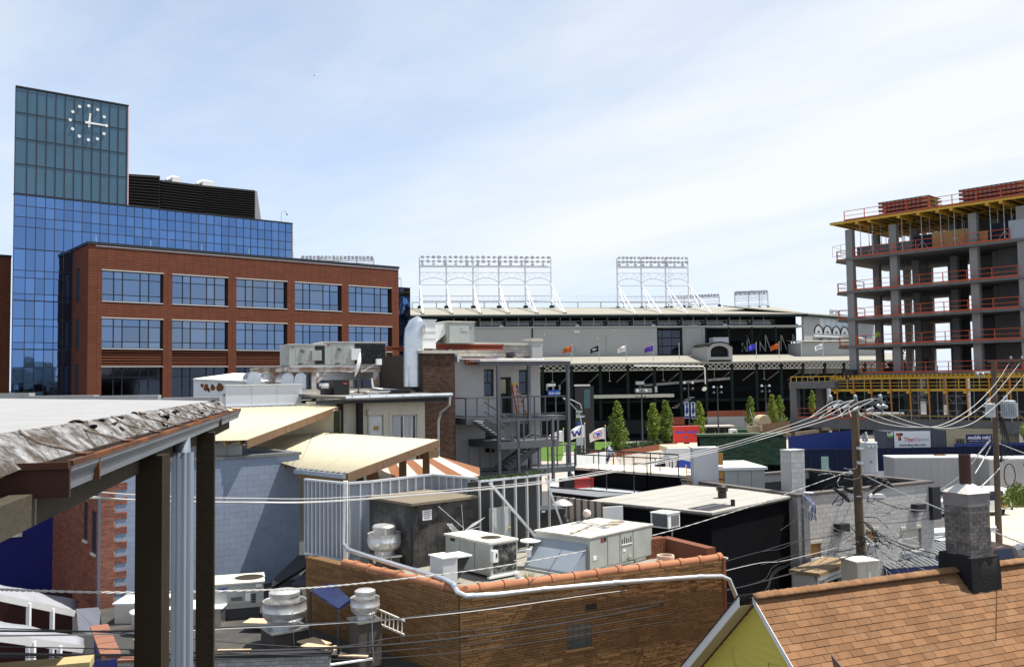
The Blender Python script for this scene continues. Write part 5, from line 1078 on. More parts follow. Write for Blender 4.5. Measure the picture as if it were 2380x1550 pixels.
for k in range(3):zz=p2[1]+(p3[1]-p2[1])*(k+.6)/3.3; piece('seam',galv,ah,p2[0]-.01,p3[0]+.01,.585,.599,zz,zz+.03)
pts=[f(x,y,.8)for x,y in((1388,1395),(1388,1150),(1388,1000),(1395,930),(1415,895),(1450,880))]; B().tube([(p[0],.8,p[1])for p in pts],.50,14).done('round_duct',galv,ah,smooth=True)
for y in(1065,1230):p=f(1388,y,.8); B().lathe([(.515,0),(.515,.06)],16,(p[0],.8,p[1])).done('duct_band',galv,ah)
pw=f(1455,1390,.7); B().box(pw[0]-.15,pw[0]+.12,.6,.85,pw[1]-.5,p2[1]-.3).done('duct_riser',white_paint,ah)
cream=M('cream_render',(.62,.575,.46),.9,var=.06,vs=.7,dirt=.3,dcol=(.48,.40,.26),ds=.8,streak=.1,bump=.2,bs=4)
CH=Fr(at(*q('N6',1440,665),43),30); g=lambda x,y,ly=0:CH.face(*q('N6',x,y),ly)
ch=at_frame('cream_house','low cream rendered house with white door and curtained window','house',CH)
z1=g(1600,650)[1]; x0=g(1195,700)[0]-.5; x1=g(2160,700)[0]
h2=[]
for(a_,b_,c_,d_)in((1660,785,1785,1000),(1858,780,2090,985)):p=g(a_,b_); r_=g(c_,d_); h2.append((p[0],r_[0],r_[1]-.3,p[1]))
w=B(); wall_holes(w,x0,x1,0,.3,0,z1,h2); w.box(x0,x1,.3,12,0,z1-.1); w.done('wall',cream,ch)
a,b,z0,zz=h2[0]; d=B().box(a,b,.1,.15,z0-.5,zz).done('door',M('door_white',(.72,.71,.68),.5),ch)
for k in range(2):
 piece('door_panel',M('door_white',(.72,.71,.68)),d,a+.1+k*(b-a)/2,a+(b-a)/2-.08+k*(b-a)/2,.085,.099,zz-.45,zz-.15); piece('door_panel',M('door_white',(.72,.71,.68)),d,a+.1+k*(b-a)/2,a+(b-a)/2-.08+k*(b-a)/2,.085,.099,z0+.1,zz-.75)
piece('door_notice',M('brass',(.4,.26,.05),.5),d,a+(b-a)*.35,a+(b-a)*.72,.07,.098,zz-.72,zz-.52); B().box(a-.1,a,-.03,.15,z0-.5,zz+.1).box(b,b+.14,-.03,.15,z0-.5,zz+.1).box(a,b,-.03,.15,zz,zz+.1).done('door_frame',cream,ch)
a,b,z0,zz=h2[1]; wf=B().box(a,b,.08,.14,zz-.07,zz).box(a,a+.06,.08,.14,z0,zz-.07).box(b-.06,b,.08,.14,z0,zz-.07).box((a+b)/2-.04,(a+b)/2+.04,.08,.14,z0,zz-.07).done('window',M('sash_white',(.65,.64,.6),.5),ch)
for k in range(2):
 s0=a+.06 if k==0 else(a+b)/2+.04; s1=(a+b)/2-.04 if k==0 else b-.06; piece('pane',glass_dark,wf,s0,s1,.13,.138,z0,zz-.07)
 cu=B(); n_=14
 cu.strip([[(s0+(s1-s0)*(j/n_)*.8+.02,.118-.008*math.sin(j*2.2),zv)for j in range(n_+1)]for zv in(z0,zz-.08)]); cu.done('curtain',M('curtain',(.5,.5,.48),.8,streak=.6),wf)
B().box(a-.12,a,-.04,.1,z0,zz+.15).box(b,b+.12,-.04,.1,z0,zz+.15).box(a,b,-.04,.1,zz,zz+.15).done('window_trim',cream,ch)
p=g(1648,765); B().lathe([(.02,0),(.12,.02),(.1,.25),(.02,.28)],10,(p[0],-.1,p[1]-.1)).tube([(p[0],-.05,p[1]-.1),(p[0],-.05,p[1]-1.6)],.03,5).done('wall_lamp',cream,ch)
for px in(1568,1390):p=g(px,700,-.3)[0]; B().box(p-.13,p+.13,-.45,-.2,0,z1+.05).done('porch_post',M('post_black',(.02,.018,.015),.8),ch)
zr=g(1450,640,-.6)[1]; xr2=g(2390,600,-.6)[0]
dkroof=M('tar_roof',(.13,.12,.11),.95,var=.25,vs=.7,dirt=.5,dcol=(.30,.27,.23),ds=.5,bump=.4,bs=5)
B().prism([(x0+.2,-.1,zr+.1),(g(1440,650,-.6)[0],-.7,zr),(xr2-.2,-.7,zr),(xr2-.2,9,zr+.35),(x0+.2,9,zr+.35)],(0,0,.12)).done('roof',dkroof,ch)
B().box(x0+.2,xr2-.2,-.69,-.6,zr-.2,zr-.01).done('eave_board',black,ch)
B().tube([(g(1440,650,-.8)[0],-.82,zr+.05),(xr2,-.82,zr+.1)],.11,8).done('gutter',galv,ch); pts=[(xr2-.1,-.8,zr+.05),(xr2-.15,-.8,zr-.4),(g(2265,680)[0]+.1,-.3,zr-.75),(g(2265,680)[0],-.2,zr-1.2),(g(2265,900)[0],-.2,zr-4.5)]
B().tube(pts,.07,8).done('downspout',galv,ch,smooth=True)
for k in range(8):x=g(1500,640,-.8)[0]+k*.85; B().bar((x,-.95,zr+.14),(x,-.4,zr+.2),.03).done('gutter_strap',galv,ch)
zr_top=zr+.3
def ontop(name,label,cat,px,py,ly,zz=None,group=None):c=CH.face(*q('N6',px,py),ly); return thing(name,label,cat,CH.w(c[0],ly,zz if zz is not None else zr+.13+ly*.035),CH.a,group)
cu=ontop('condenser_unit','black louvred condenser on the tar roof of cream house','condenser',1340,605,1.2); a=g(1340,600,1.2); b=g(1475,465,1.2); cw,chh=b[0]-a[0],b[1]-a[1]
B().box(0,cw,0,cw,0,chh).done('cabinet',black,cu)
for k in range(11):B().box(-.02,cw+.02,-.02,cw+.02,chh*(k+.6)/12,chh*(k+.6)/12+.03).done('louvre',M('louvre_black',(.02,.02,.022),.5),cu)
B().box(-.03,cw+.03,-.03,cw+.03,chh,chh+.05).done('top',steel_dark,cu); piece('badge',red_ink,cu,cw*.6,cw*.85,-.035,-.022,chh*.75,chh*.84)
def dish(root,r,tilt,yaw,arm=True,mt=white_paint):
 prof=[(.01,0)]+[(r*k/6,.22*r*(k/6)**2)for k in range(1,7)]+[(r*1.02,.22*r)]+[(r*k/6,.22*r*(k/6)**2-.012)for k in range(6,0,-1)]
 d=B().lathe(prof,22,caps=False).done('reflector',mt,root,smooth=True); d.rotation_euler=(tilt,0,yaw); return d
ds=ontop('satellite_dish','white satellite dish edge-on on the tar roof','satellite dish',1560,600,2.0); o=dish(ds,.62,-1.35,1.15); o.location=(0.1,0,1.45)
B().tube([(0,0,0),(0,0,.7),(.1,0,1.3)],.035,6).done('mast',steel_dark,ds); B().tube([(.15,0,1.1),(.9,-.3,1.55)],.02,5).done('arm',galv,ds); B().box(.85,1.1,-.4,-.2,1.45,1.75).done('receiver',white_paint,ds)
for k,(px,py,w_,l_,h_,mt,lab)in enumerate(((1642,605,1.1,.7,.16,white_paint,'white flat board lying on the tar roof'),(1745,605,1.7,1.0,.22,black,'black flat hatch lying on the tar roof'),(1250,600,.7,.6,.35,black,'dark low vent box left of the condenser'),(1250,560,.6,.5,.5,white_paint,'white small vent box behind the condenser'))):
 t=ontop('roof_hatch',lab,'hatch',px,py,1.4 if k<3 else 4); B().box(0,w_,0,l_,0,h_*.7).done('curb',mt,t); B().box(-.08,w_+.08,-.08,l_+.08,h_*.7,h_).done('lid',mt,t)
for k in range(5):
 t=ontop('roof_membrane_patch','white reflective membrane strip lying on the tar roof','membrane',1500+k*60,560+k*4,3.2,group='membrane strips on the tar roof'); B().strip([[(j*.35,i*1.2,.05+.05*math.sin(j*1.7+i))for j in range(6)]for i in range(2)]).done('sheet',white_paint,t)
p=[g(x,y,3)for x,y in((1680,450),(1690,535),(1750,545),(1900,555),(2150,575),(2350,595))]; B().tube([(*CH.w(a[0],3,0)[:2],a[1])for a in p],.045,6).done('conduit_pipe',white_paint,None,smooth=True,label='white conduit running along the tar roof edge',cat='pipe')
PLT=Fr(at(*q('N6',915,390),50),26); pf=lambda x,y,ly=0:PLT.face(*q('N6',x,y),ly)
rusty=M('rusty_white_steel',(.60,.58,.54),.7,var=.1,dirt=.75,dcol=(.30,.13,.045),ds=1.3,dthr=.5)
pt=at_frame('steel_platform','rusty white steel platform carrying the twin rooftop units','platform',PLT)
def ibeam(x0,x1,y,z0,z1,nm='beam'):B().box(x0,x1,y-.12,y+.12,z1-.05,z1).box(x0,x1,y-.12,y+.12,z0,z0+.05).box(x0,x1,y-.02,y+.02,z0+.05,z1-.05).done(nm,rusty,pt)
z1=pf(1300,345)[1]; z0=pf(1300,388)[1]; ibeam(pf(918,370)[0],pf(2110,370)[0],0,z0,z1); ibeam(pf(605,360,3)[0],pf(1150,360,3)[0],3.0,z0,z1); ibeam(pf(605,360,3)[0],pf(2110,370,3)[0],3.8,z0,z1)
for x in(918,1145,1490,1800,2100):c=pf(x,370)[0]; B().box(c-.1,c+.1,.13,3.6,z0+.02,z1-.02).done('cross_beam',rusty,pt)
zg=zr_top
for x,y in((1155,0),(1717,0),(1840,.8),(2100,0),(820,3),(1490,3.6)):c=pf(x,400,y)[0]; B().box(c-.12,c+.12,y-.1,y+.1,zg-1,z0-.003).done('leg',rusty,pt)
for xa,ya,xb,yb,ly in((1180,490,1265,388,0),(1765,395,1835,480,.8),(1900,395,1845,480,.8),(2030,390,2105,490,0),(775,375,800,440,3)):
 a=pf(xa,ya,ly); b=pf(xb,yb,ly); B().bar((a[0],ly-.02,a[1]),(b[0],ly-.02,b[1]),.14).done('brace',rusty,pt)
a=pf(1200,400,2.5); b=pf(1690,460,2.5); B().box(a[0],b[0],2.4,3.2,b[1],a[1]).done('underslung_duct',galv,pt)
def rtu(label,fr,L_,W_,H_,z,group,segs,coil=True,hood=False,name='rooftop_unit'):
 u=thing(name,label,'rooftop unit',(fr.o[0],fr.o[1],z),fr.a,group)
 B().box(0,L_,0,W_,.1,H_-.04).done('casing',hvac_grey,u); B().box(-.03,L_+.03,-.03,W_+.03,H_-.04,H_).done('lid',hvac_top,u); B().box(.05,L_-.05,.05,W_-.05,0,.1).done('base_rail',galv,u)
 panels_on(u,hvac_grey,segs,0,.12,H_-.06); return u
for k,(xa,xb,xc,yt,yb,lab)in enumerate(((930,1150,1262,118,325,'left of the twin grey package units on the platform'),(1247,1505,1810,113,338,'right of the twin grey package units, with wide black coil'))):
 a=pf(xa,yb,.4); b=pf(xc,yt,.4); c=pf(xb,yt,.4)[0]-a[0]; L_=b[0]-a[0]; H_=b[1]-a[1]
 f_=Fr(PLT.w(a[0],.4),26); u=rtu(lab,f_,L_,2.4,H_,z1,'twin package units',[(0,c*.26),(c*.26,c*.45),(c*.45,c*.66),(c*.66,c)])
 cl_=B().box(c+.05+L_*.02,L_-.04,-.012,-.001,.15,H_-.1).done('coil',M('coil_black',(.015,.016,.018),.5,.3,dirt=.3,dcol=(.25,.27,.25),ds=4,dthr=.62),u)
 for j in range(10):piece('coil_rib',M('coil_rib',(.03,.032,.035),.5),cl_,c+.1+L_*.02,L_-.06,-.02,-.013,.2+(H_-.35)*j/10,.215+(H_-.35)*j/10)
 B().box(c-.12,c+.42,-.25,-.014,.2*H_+.1,.72*H_).done('disconnect_box',white_paint if k else hvac_grey,u); piece('badge',M('badge_red',(.3,.02,.02),.5),u,c*.12,c*.2,-.025,-.014,H_*.84,H_*.9)
 for j in range(6):B().lathe([(.05,0),(.05,.03)],8).done('gauge',black,u).location=(c*.48+.07*(j%3)+(.0 if j<3 else.04),-.02,H_*(.72-.07*(j//3)))
 B().tube([(c*.4,-.1,.1),(c*.4,-.1,.2),(c*.55,-.1,.2)],.04,6).done('pipe',steel_dark,u)
for k,(xa,xb,yt,yb,ly,lab)in enumerate(((548,680,392,512,1,'round topped galvanised duct, leftmost by the white parapet'),(860,1090,398,508,.5,'twin round topped galvanised duct below the platform'),(690,860,390,470,3.5,'galvanised elbow duct in shade under platform'))):
 a=pf(xa,yb,ly); b=pf(xb,yt,ly); t=thing('roof_duct',lab,'duct',PLT.w(a[0],ly,a[1]-.5),PLT.a,'galvanised ducts under the platform'); W_=b[0]-a[0]; H_=b[1]-a[1]+.5; n_=2 if k==1 else 1
 for j in range(n_):
  xx=W_*j/n_; ww=W_/n_-.02; pts=[(xx,0,0),(xx,0,H_*.55)]+[(xx+ww*.8*(1-math.cos(math.pi/2*i/8))*.6,0,H_*.55+H_*.45*math.sin(math.pi/2*i/8))for i in range(1,9)]+[(xx+ww*.75,0,H_),(xx+ww,0,H_*.86),(xx+ww,0,0)]
  B().prism(pts,(0,1.6,0)).done('duct_section',galv,t)
WB=Fr(at(*q('N6',1045,715),44),28); wf_=lambda x,y,ly=0:WB.face(*q('N6',x,y),ly)
a=wf_(358,705); b=wf_(1045,508); wb_=at_frame('white_parapet_box','bright white metal clad parapet box above the cream canopy','parapet',WB)
dpt=WB.side(*q('N6',1195,650),0)[0]
n_=3
for k in range(n_):B().box(a[0]*(1-k/n_),a[0]*(1-(k+1)/n_)-.01 if k<n_-1 else 0,0,.2,a[1],b[1]).done('front_panel',M('white_metal',(.70,.71,.72),.5,var=.04,streak=.03),wb_)
B().box(-.2,0,.202,max(dpt,3),a[1]-.1,b[1]).done('side_panel',M('white_metal',(.70,.71,.72)),wb_); B().box(a[0]-.05,.05,-.05,.25,b[1],b[1]+.05).box(-.22,.05,.25,max(dpt,3),b[1],b[1]+.05).done('cap',white_paint,wb_)
B().box(a[0],.06,-.08,.0-.002,a[1]-.12,a[1]+.02).done('base_flashing',galv,wb_)
RW=Fr(at(*q('N6',65,690),52),3); r0=RW.face(*q('N6',65,690)); r1=RW.face(*q('N6',560,500))
rw=at_frame('white_rear_wall','white painted wall with rust spots behind the parapet box','wall',RW); B().prism([(0,0,4),(r1[0]+1,0,4),(r1[0]+1,0,RW.face(*q('N6',560,495))[1]),(0,0,RW.face(*q('N6',65,465))[1])],(0,.3,0)).done('wall',white_paint,rw)
for k,(x,y,s)in enumerate(((145,515,.12),(180,540,.16),(185,515,.12),(205,560,.1),(240,535,.2),(305,535,.26),(200,545,.1),(300,660,.08),(345,600,.07))):
 c=RW.face(*q('N6',x,y)); pp=[(c[0]+s*(.6+.4*random.random())*math.cos(t),-.012,c[1]+s*(.7+.5*random.random())*math.sin(t))for t in[i*.7 for i in range(9)]]; B().prism(pp,(0,.011,0)).done('rust_spot',M('rust',(.2,.08,.03),.9),rw)
B().prism([(0,-.1,RW.face(*q('N6',65,465))[1]),(r1[0]+1,-.1,RW.face(*q('N6',560,495))[1]),(r1[0]+2,5,RW.face(*q('N6',560,470))[1]+.3),(1,5,RW.face(*q('N6',135,455))[1]+.3)],(0,0,.08)).done('roof',white_paint,rw)
tan_b=M('roman_brick',(.215,.115,.048),.88,var=.16,vs=.5,rnd=.24,dirt=.4,dcol=(.12,.065,.028),ds=1.1)
tan_m2=M('roman_mortar',(.14,.082,.035),.95)
clay=M('clay_coping',(.34,.145,.075),.85,var=.12,vs=2.5,rnd=.10,dirt=.15,dcol=(.3,.14,.08),ds=4)
tar=M('roof_tar',(.26,.24,.20),.95,var=.2,vs=.8,dirt=.5,dcol=(.13,.12,.11),ds=.8,bump=.4,bs=9)
ZTB=6.27; C0=at(1068,1372,21)
TB=Fr(C0,26.7); LB=Fr(C0,133.9-180)
tb=at_frame('tan_brick_building','tan roman brick building with orange clay coping','building',TB)
LR=7.62; LL=6.6; loc_l=lambda t,d=0:TB.l(*LB.w(-t,d)[:2])
wall_f=B().box(0,LR,0,.3,0,ZTB-.07).done('front_wall',tan_m2,tb)
e0=loc_l(0); e1=loc_l(LL); e2=loc_l(LL,.3); e3=loc_l(.15,.3)
lw=link('left_wall',None,tb); lw.rotation_euler=(0,0,LB.a-TB.a)
lwm=B().box(-LL,-.02,.0,.3,0,ZTB-.07).mesh('left_wall'); lwm.materials.append(tan_m2); lw=bpy.data.objects.new('left_wall',lwm); COL.objects.link(lw); lw.parent=tb; lw.rotation_euler=(0,0,LB.a-TB.a)
bpy.data.objects.remove([o for o in bpy.data.objects if o.name=='left_wall' and o.type=='EMPTY'][0])if any(o.name=='left_wall' and o.type=='EMPTY' for o in bpy.data.objects)else None
lw.name='left_wall'
a=TB.face(*q('L4',612,1200)); b=TB.face(*q('L4',822,1375)); gw=(a[0],b[0],b[1],a[1])
c=TB.face(*q('L4',815,1048)); vh=(c[0]-.16,c[0]+.16,c[1]-.06,c[1]+.06)
lens=[.18,.28,.34,.34,.40,.46]
pieces('brick',tan_b,wall_f,[(x0,x1,-.012-.012*random.random(),0,z0,z1)for(x0,x1,z0,z1)in courses(0,LR,2.4,ZTB-.08,.36,.062,.012,holes=[gw,vh],lens=lens)],300,vis=(1030,1690,1380,1550))
pieces('brick',tan_b,lw,[(x0,x1,-.012-.012*random.random(),0,z0,z1)for(x0,x1,z0,z1)in courses(-LL,-.025,2.2,ZTB-.08,.36,.062,.012,lens=lens)],300,vis=(780,1068,1300,1550))
gb=B().box(gw[0],gw[1],.01,.03,gw[2],gw[3]).done('glass_block_window',tan_m2,tb); gbm=M('glass_block',(.06,.085,.08),.12,0,var=.6,vs=6,spec=.9)
for i in range(4):
 for j in range(3):w_,h_=(gw[1]-gw[0])/4,(gw[3]-gw[2])/3; piece('glass_block',gbm,gb,gw[0]+i*w_+.008,gw[0]+(i+1)*w_-.008,-.012,.009,gw[2]+j*h_+.008,gw[2]+(j+1)*h_-.008)
B().box(gw[0]-.05,gw[1]+.05,-.05,-.0,gw[2]-.06,gw[2]-.005).done('sill',tan_b,tb)
piece('vent_hole',black,tb,vh[0],vh[1],-.02,.005,vh[2],vh[3])
tile=B(); n_=9
tile.tube([(0,0,0),(.56,0,0)],.115,12).tube([(.5,0,0),(.62,0,0)],.14,12); tm=tile.mesh('coping_tile',True); tm.materials.append(clay)
def coping(fr_par,L_,sgn,ang,y):
 n=int(L_/.6)
 for k in range(n):
  o=link('coping_tile',tm,tb); t=k*.6*L_/(n*.6); p=TB.l(*fr_par.w(sgn*t if sgn>0 else-t-.6,y)[:2]); o.location=(p[0],p[1],ZTB-.045+random.gauss(0,.006)); o.rotation_euler=(0,random.gauss(0,.008),ang+random.gauss(0,.012)); o.scale=(L_/(n*.6),1,1)
coping(TB,LR,1,0,.13); coping(LB,4.9,-1,LB.a-TB.a,.13)
ZR0=5.97
plx=onz(*q('L3',490,607),ZR0); rp=[loc_l(LL-.1,.3),loc_l(0,.28),(LR,.3),(LR+.2,9.5),(2,13),TB.l(-5.2,32.0),TB.l(plx[0],plx[1])]
B().prism([(x,y,ZR0-.15)for x,y in rp],(0,0,.15)).done('roof',tar,tb)
B().box(LR-.3,LR,.3,2.4,0,ZTB+.22).done('rear_parapet',M('red_mortar',(.16,.06,.035),.9),tb)
B().box(4.9,LR-.302,2.1,2.4,ZR0,ZTB+.25).done('rear_parapet',M('red_mortar',(.16,.06,.035)),tb)
pr=[]; rr_=M('red_brick_small',(.22,.085,.045),.9,rnd=.2)
for(x0,x1,z0,z1)in courses(4.9,LR-.31,ZR0,ZTB+.24,.2,.07,.01):pr.append((x0,x1,2.085,2.1,z0,z1))
pieces('brick',rr_,wall_f,pr,120)
B().box(LR-.02,LR+.06,-.04,.5,1.5,ZTB).done('corner_return',rr_,tb)
pp=[('L3',818,20),('L3',818,300),('L3',815,530),('L3',850,575),('L3',1050,640),('L3',1400,745),('L3',1640,815),('L3',1720,860),('L3',1760,930),('L3',1830,960),('L3',2100,945)]
stud_c=onz(*q('L3',830,672),ZR0)
def on_ray(reg,x,y,Y):return at(*q(reg,x,y),Y)
P=[]
for(r_,x,y),Y in zip(pp,(26.0,26.0,25.9,25.4,24.3,22.8,21.7,21.25,20.95,20.85,21.1)):P.append(on_ray(r_,x,y,Y))
for x,y in((400,905),(1000,850),(1700,800),(1900,793)):
 lx=TB.face(*q('L4',x,y),-.12); P.append(TB.w(lx[0],-.12,lx[1]))
P+=[TB.w(TB.face(*q('L4',1965,820),-.12)[0],-.12,TB.face(*q('L4',1965,820),-.12)[1]),TB.w(TB.face(*q('L4',2045,1010),-.12)[0],-.12,TB.face(*q('L4',2045,1010),-.12)[1])]
dsp=thing('downspout_pipe','long galvanised downspout running round the tan brick building','pipe'); B().tube(P,.062,10).done('pipe',M('bright_zinc',(.72,.74,.76),.3,.85,var=.08,dirt=.2,dcol=(.45,.45,.45),ds=3),dsp,smooth=True)
for i in(3,5,7,9,11,12,13):v=Vector(P[i]); d=(Vector(P[i+1])-v).normalized(); B().tube([tuple(v),tuple(v+d*.18)],.072,10).done('collar',galv,dsp,smooth=True)
for i in(4,5):v=Vector(P[i]); B().bar(tuple(v),(v.x+.05,v.y+.1,ZTB),.05).done('bracket',galv,dsp)
f,L_,W_,zt=obox(q('L4',800,785),ZR0,q('L4',800,470),q('L4',1322,358),q('L4',393,402)); H_=zt-ZR0; W_=min(W_,2.0)
u=rtu('large grey package unit with blue grey intake hood and boards on top',f,L_,W_,H_,ZR0,None,[(0,L_*.26),(L_*.27,L_*.45),(L_*.455,L_*.47),(L_*.48,L_*.67),(L_*.68,L_)])
hd=M('hood_shade_tint',(.26,.30,.34),.5,.1,var=.06,streak=.08)  # blue grey of the unit's shaded side put into the hood colour
B().prism([(-.01,.06,H_*.80),(-.01,.06,.12),(-.55,.06,.05),(-.55,.06,.12)],(0,W_-.14,0)).done('intake_hood',hd,u)
B().box(-.62,.0,.10,W_-.12,-.0,.06).done('hood_tray',hvac_grey,u)
o=B().box(-.012,.0,-.17,.17,-.14,.14).done('hood_hatch',hd,u); o.location=(-.17,W_*.32,H_*.58); o.rotation_euler=(0,.68,0)
for cx,cy in((.62,.35),(.82,.62)):
 fn=B().lathe([(.26,0),(.26,.03),(.24,.035),(.24,.01)],20,(L_*cx,W_*(cy if cx<.7 else.45),H_),caps=False).done('fan_shroud',hvac_top,u)
 g_=B()
 for r_ in(.08,.14,.2):g_.tube([(L_*cx+r_*math.cos(t*.4),W_*(cy if cx<.7 else.45)+r_*math.sin(t*.4),H_+.03)for t in range(17)],.006,4)
 for t in range(4):an=t*math.pi/4; g_.bar((L_*cx-.24*math.cos(an),W_*(cy if cx<.7 else.45)-.24*math.sin(an),H_+.03),(L_*cx+.24*math.cos(an),W_*(cy if cx<.7 else.45)+.24*math.sin(an),H_+.03),.008)
 g_.done('fan_guard',M('guard_tan',(.4,.33,.22),.6),fn); B().lathe([(.235,.002),(.235,.012)],18,(L_*cx,W_*(cy if cx<.7 else.45),H_)).done('fan_well',M('fan_well',(.22,.17,.1),.8),fn)
for k,(s0,s1)in enumerate(((.02,.33),(.35,.62),(.64,.98))):piece('lid_seam',hvac_grey,u,L_*s1+.005,L_*s1+.02,-.02,W_+.02,H_,H_+.012)
piece('badge',M('badge_black',(.02,.015,.015),.4),u,L_*.17,L_*.25,-.02,-.0135,H_*.80,H_*.90); piece('badge_spot',red_ink,u,L_*.18,L_*.205,-.024,-.0205,H_*.82,H_*.88)
for k in range(5):B().bar((L_*(.50+.035*k),-.015,H_*.62),(L_*(.50+.035*k),-.015,H_*(.74+.03*((k*2)%3))),.02,.014).done('wiring_icon',black,u)
piece('icon_shelf',white_paint,u,L_*.485,L_*.66,-.03,-.0135,H_*.585,H_*.60); piece('label_sticker',white_paint,u,L_*.05,L_*.1,-.02,-.0135,H_*.36,H_*.48); piece('label_sticker',white_paint,u,L_*.51,L_*.55,-.02,-.0135,H_*.4,H_*.46); piece('label_sticker',M('tan_label',(.45,.44,.38),.6),u,L_*.6,L_*.64,-.02,-.0135,H_*.2,H_*.3)
B().tube([(L_*.55,-.06,.2),(L_*.56,-.1,.15),(L_*.66,-.1,.13),(L_*.67,-.05,.03)],.018,6).done('drain_pipe',steel_dark,u)
t=thing('timber_board','weathered timber board and cables lying on large unit','board',(*f.w(L_*.02,W_*.45)[:2],zt+.02),f.a); B().bar((0,-.2,.02),(L_*.55,W_*.16,.03),.1,.03).done('board',M('grey_board',(.5,.45,.38),.9,streak=.2),t)
for k in range(5):B().tube([(L_*(.25+.03*k),W_*.3,.06),(L_*(.3+.02*k),W_*.1,.12+.02*k),(L_*(.36+.02*k),-W_*.28,.02)],.008,5).done('cable',steel_dark if k%2 else galv,t)
bl=onz(*q('L4',790,320),zt); B().lathe([(.01,0),(.09,.03),(.13,.12),(.1,.21),(.01,.25)],14,(bl[0],bl[1]+.3,zt)).done('plastic_tub',M('pink_white',(.7,.55,.5),.6),None,smooth=True,label='pale pink round plastic tub on the large unit',cat='tub')
f,L_,W_,zt=obox(q('P3',2068,1150),ZR0+.05,q('P3',2068,785),q('P3',2342,742),q('P3',1600,695)); H_=zt-ZR0-.05
L_=max(L_,.8); u=thing('rooftop_unit','small grey unit with round fan opening and tar stained coil','rooftop unit',(f.o[0],f.o[1],ZR0+.05),f.a)
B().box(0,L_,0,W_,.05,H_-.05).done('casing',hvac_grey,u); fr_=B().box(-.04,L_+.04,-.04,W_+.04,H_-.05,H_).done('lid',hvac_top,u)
B().lathe([(min(L_,W_)*.32,0),(min(L_,W_)*.32,.012),(min(L_,W_)*.36,.012),(min(L_,W_)*.36,.0)],22,(L_*.52,W_*.28,H_),caps=False).done('fan_ring',hvac_top,fr_); B().lathe([(min(L_,W_)*.32,.002),(min(L_,W_)*.32,.006)],22,(L_*.52,W_*.28,H_)).done('fan_well',M('fan_well_dark',(.03,.024,.015),.8),fr_)
B().box(.1,L_-.03,-.014,-.001,.1,H_-.1).done('coil',M('tarred_coil',(.03,.03,.032),.8,dirt=.6,dcol=(.30,.29,.27),ds=5,dthr=.55),u); B().box(0,.1,-.01,-.001,.05,H_-.06).done('corner_post',hvac_grey,u)
B().box(.0,.16,-.14,-.015,H_*.45,H_*.78).done('disconnect_box',white_paint,u); piece('switch',black,u,.09,.13,-.15,-.141,H_*.58,H_*.7)
piece('badge',M('badge_black',(.02,.015,.015)),u,-.012,-.001,W_*.78,W_*.88,H_*.82,H_*.9); B().box(-.1,L_,-.1,.0,0,.05).done('base_rail',white_paint,u); panels_on(u,hvac_grey,[],0,0,1)
for s_ in(.33,.66):piece('panel_seam',M('seam_dark',(.12,.12,.11),.6),u,-.006,-.001,W_*s_,W_*s_+.012,.1,H_-.08)
yg=thing('antenna','bent television antenna fixed on the small rooftop unit','antenna',(*f.w(L_*.3,W_*.75)[:2],zt)); B().tube([(0,0,0),(-.02,0,.12),(-.06,0,.8)],.008,6).tube([(.0,0,.16),(-.7,.1,.75)],.008,5).tube([(0,0,.1),(.45,-.05,.22)],.008,5).done('boom',galv,yg)
for k in range(9):x=.12+.04*k; B().bar((x-.12,-.16,.16+.02*k-.05),(x+.12,.16,.22+.02*k+.05),.007).done('element',alu,yg)
for k in range(4):B().bar((-.15-.05*k,-.1,.1),(-.35-.04*k,.1,.28),.008).done('element',alu,yg)
b0=at(*q('P3',1740,1215),22.9);
vh_=thing('vent_hood','white lidded double vent hood with black underside','vent',(b0[0],b0[1],ZR0),math.radians(36)); s_=22.9/2110*.2273
w_=1.0; B().prism([(-.42,0,0),(0,0,0),(.0,0,.70),(-.42,0,.70)],(0,.62,0)).done('body',M('hood_pale',(.5,.52,.54),.5),vh_); B().prism([(.0,.06,0.05),(.42,.06,.66),(.0,.06,.66)],(0,.54,0)).done('throat',black,vh_)
B().box(-.45,0.0,-.03,.66,.70,.73).done('lid',white_paint,vh_); B().box(.02,.46,.02,.64,.665,.70).done('lid',white_paint,vh_)
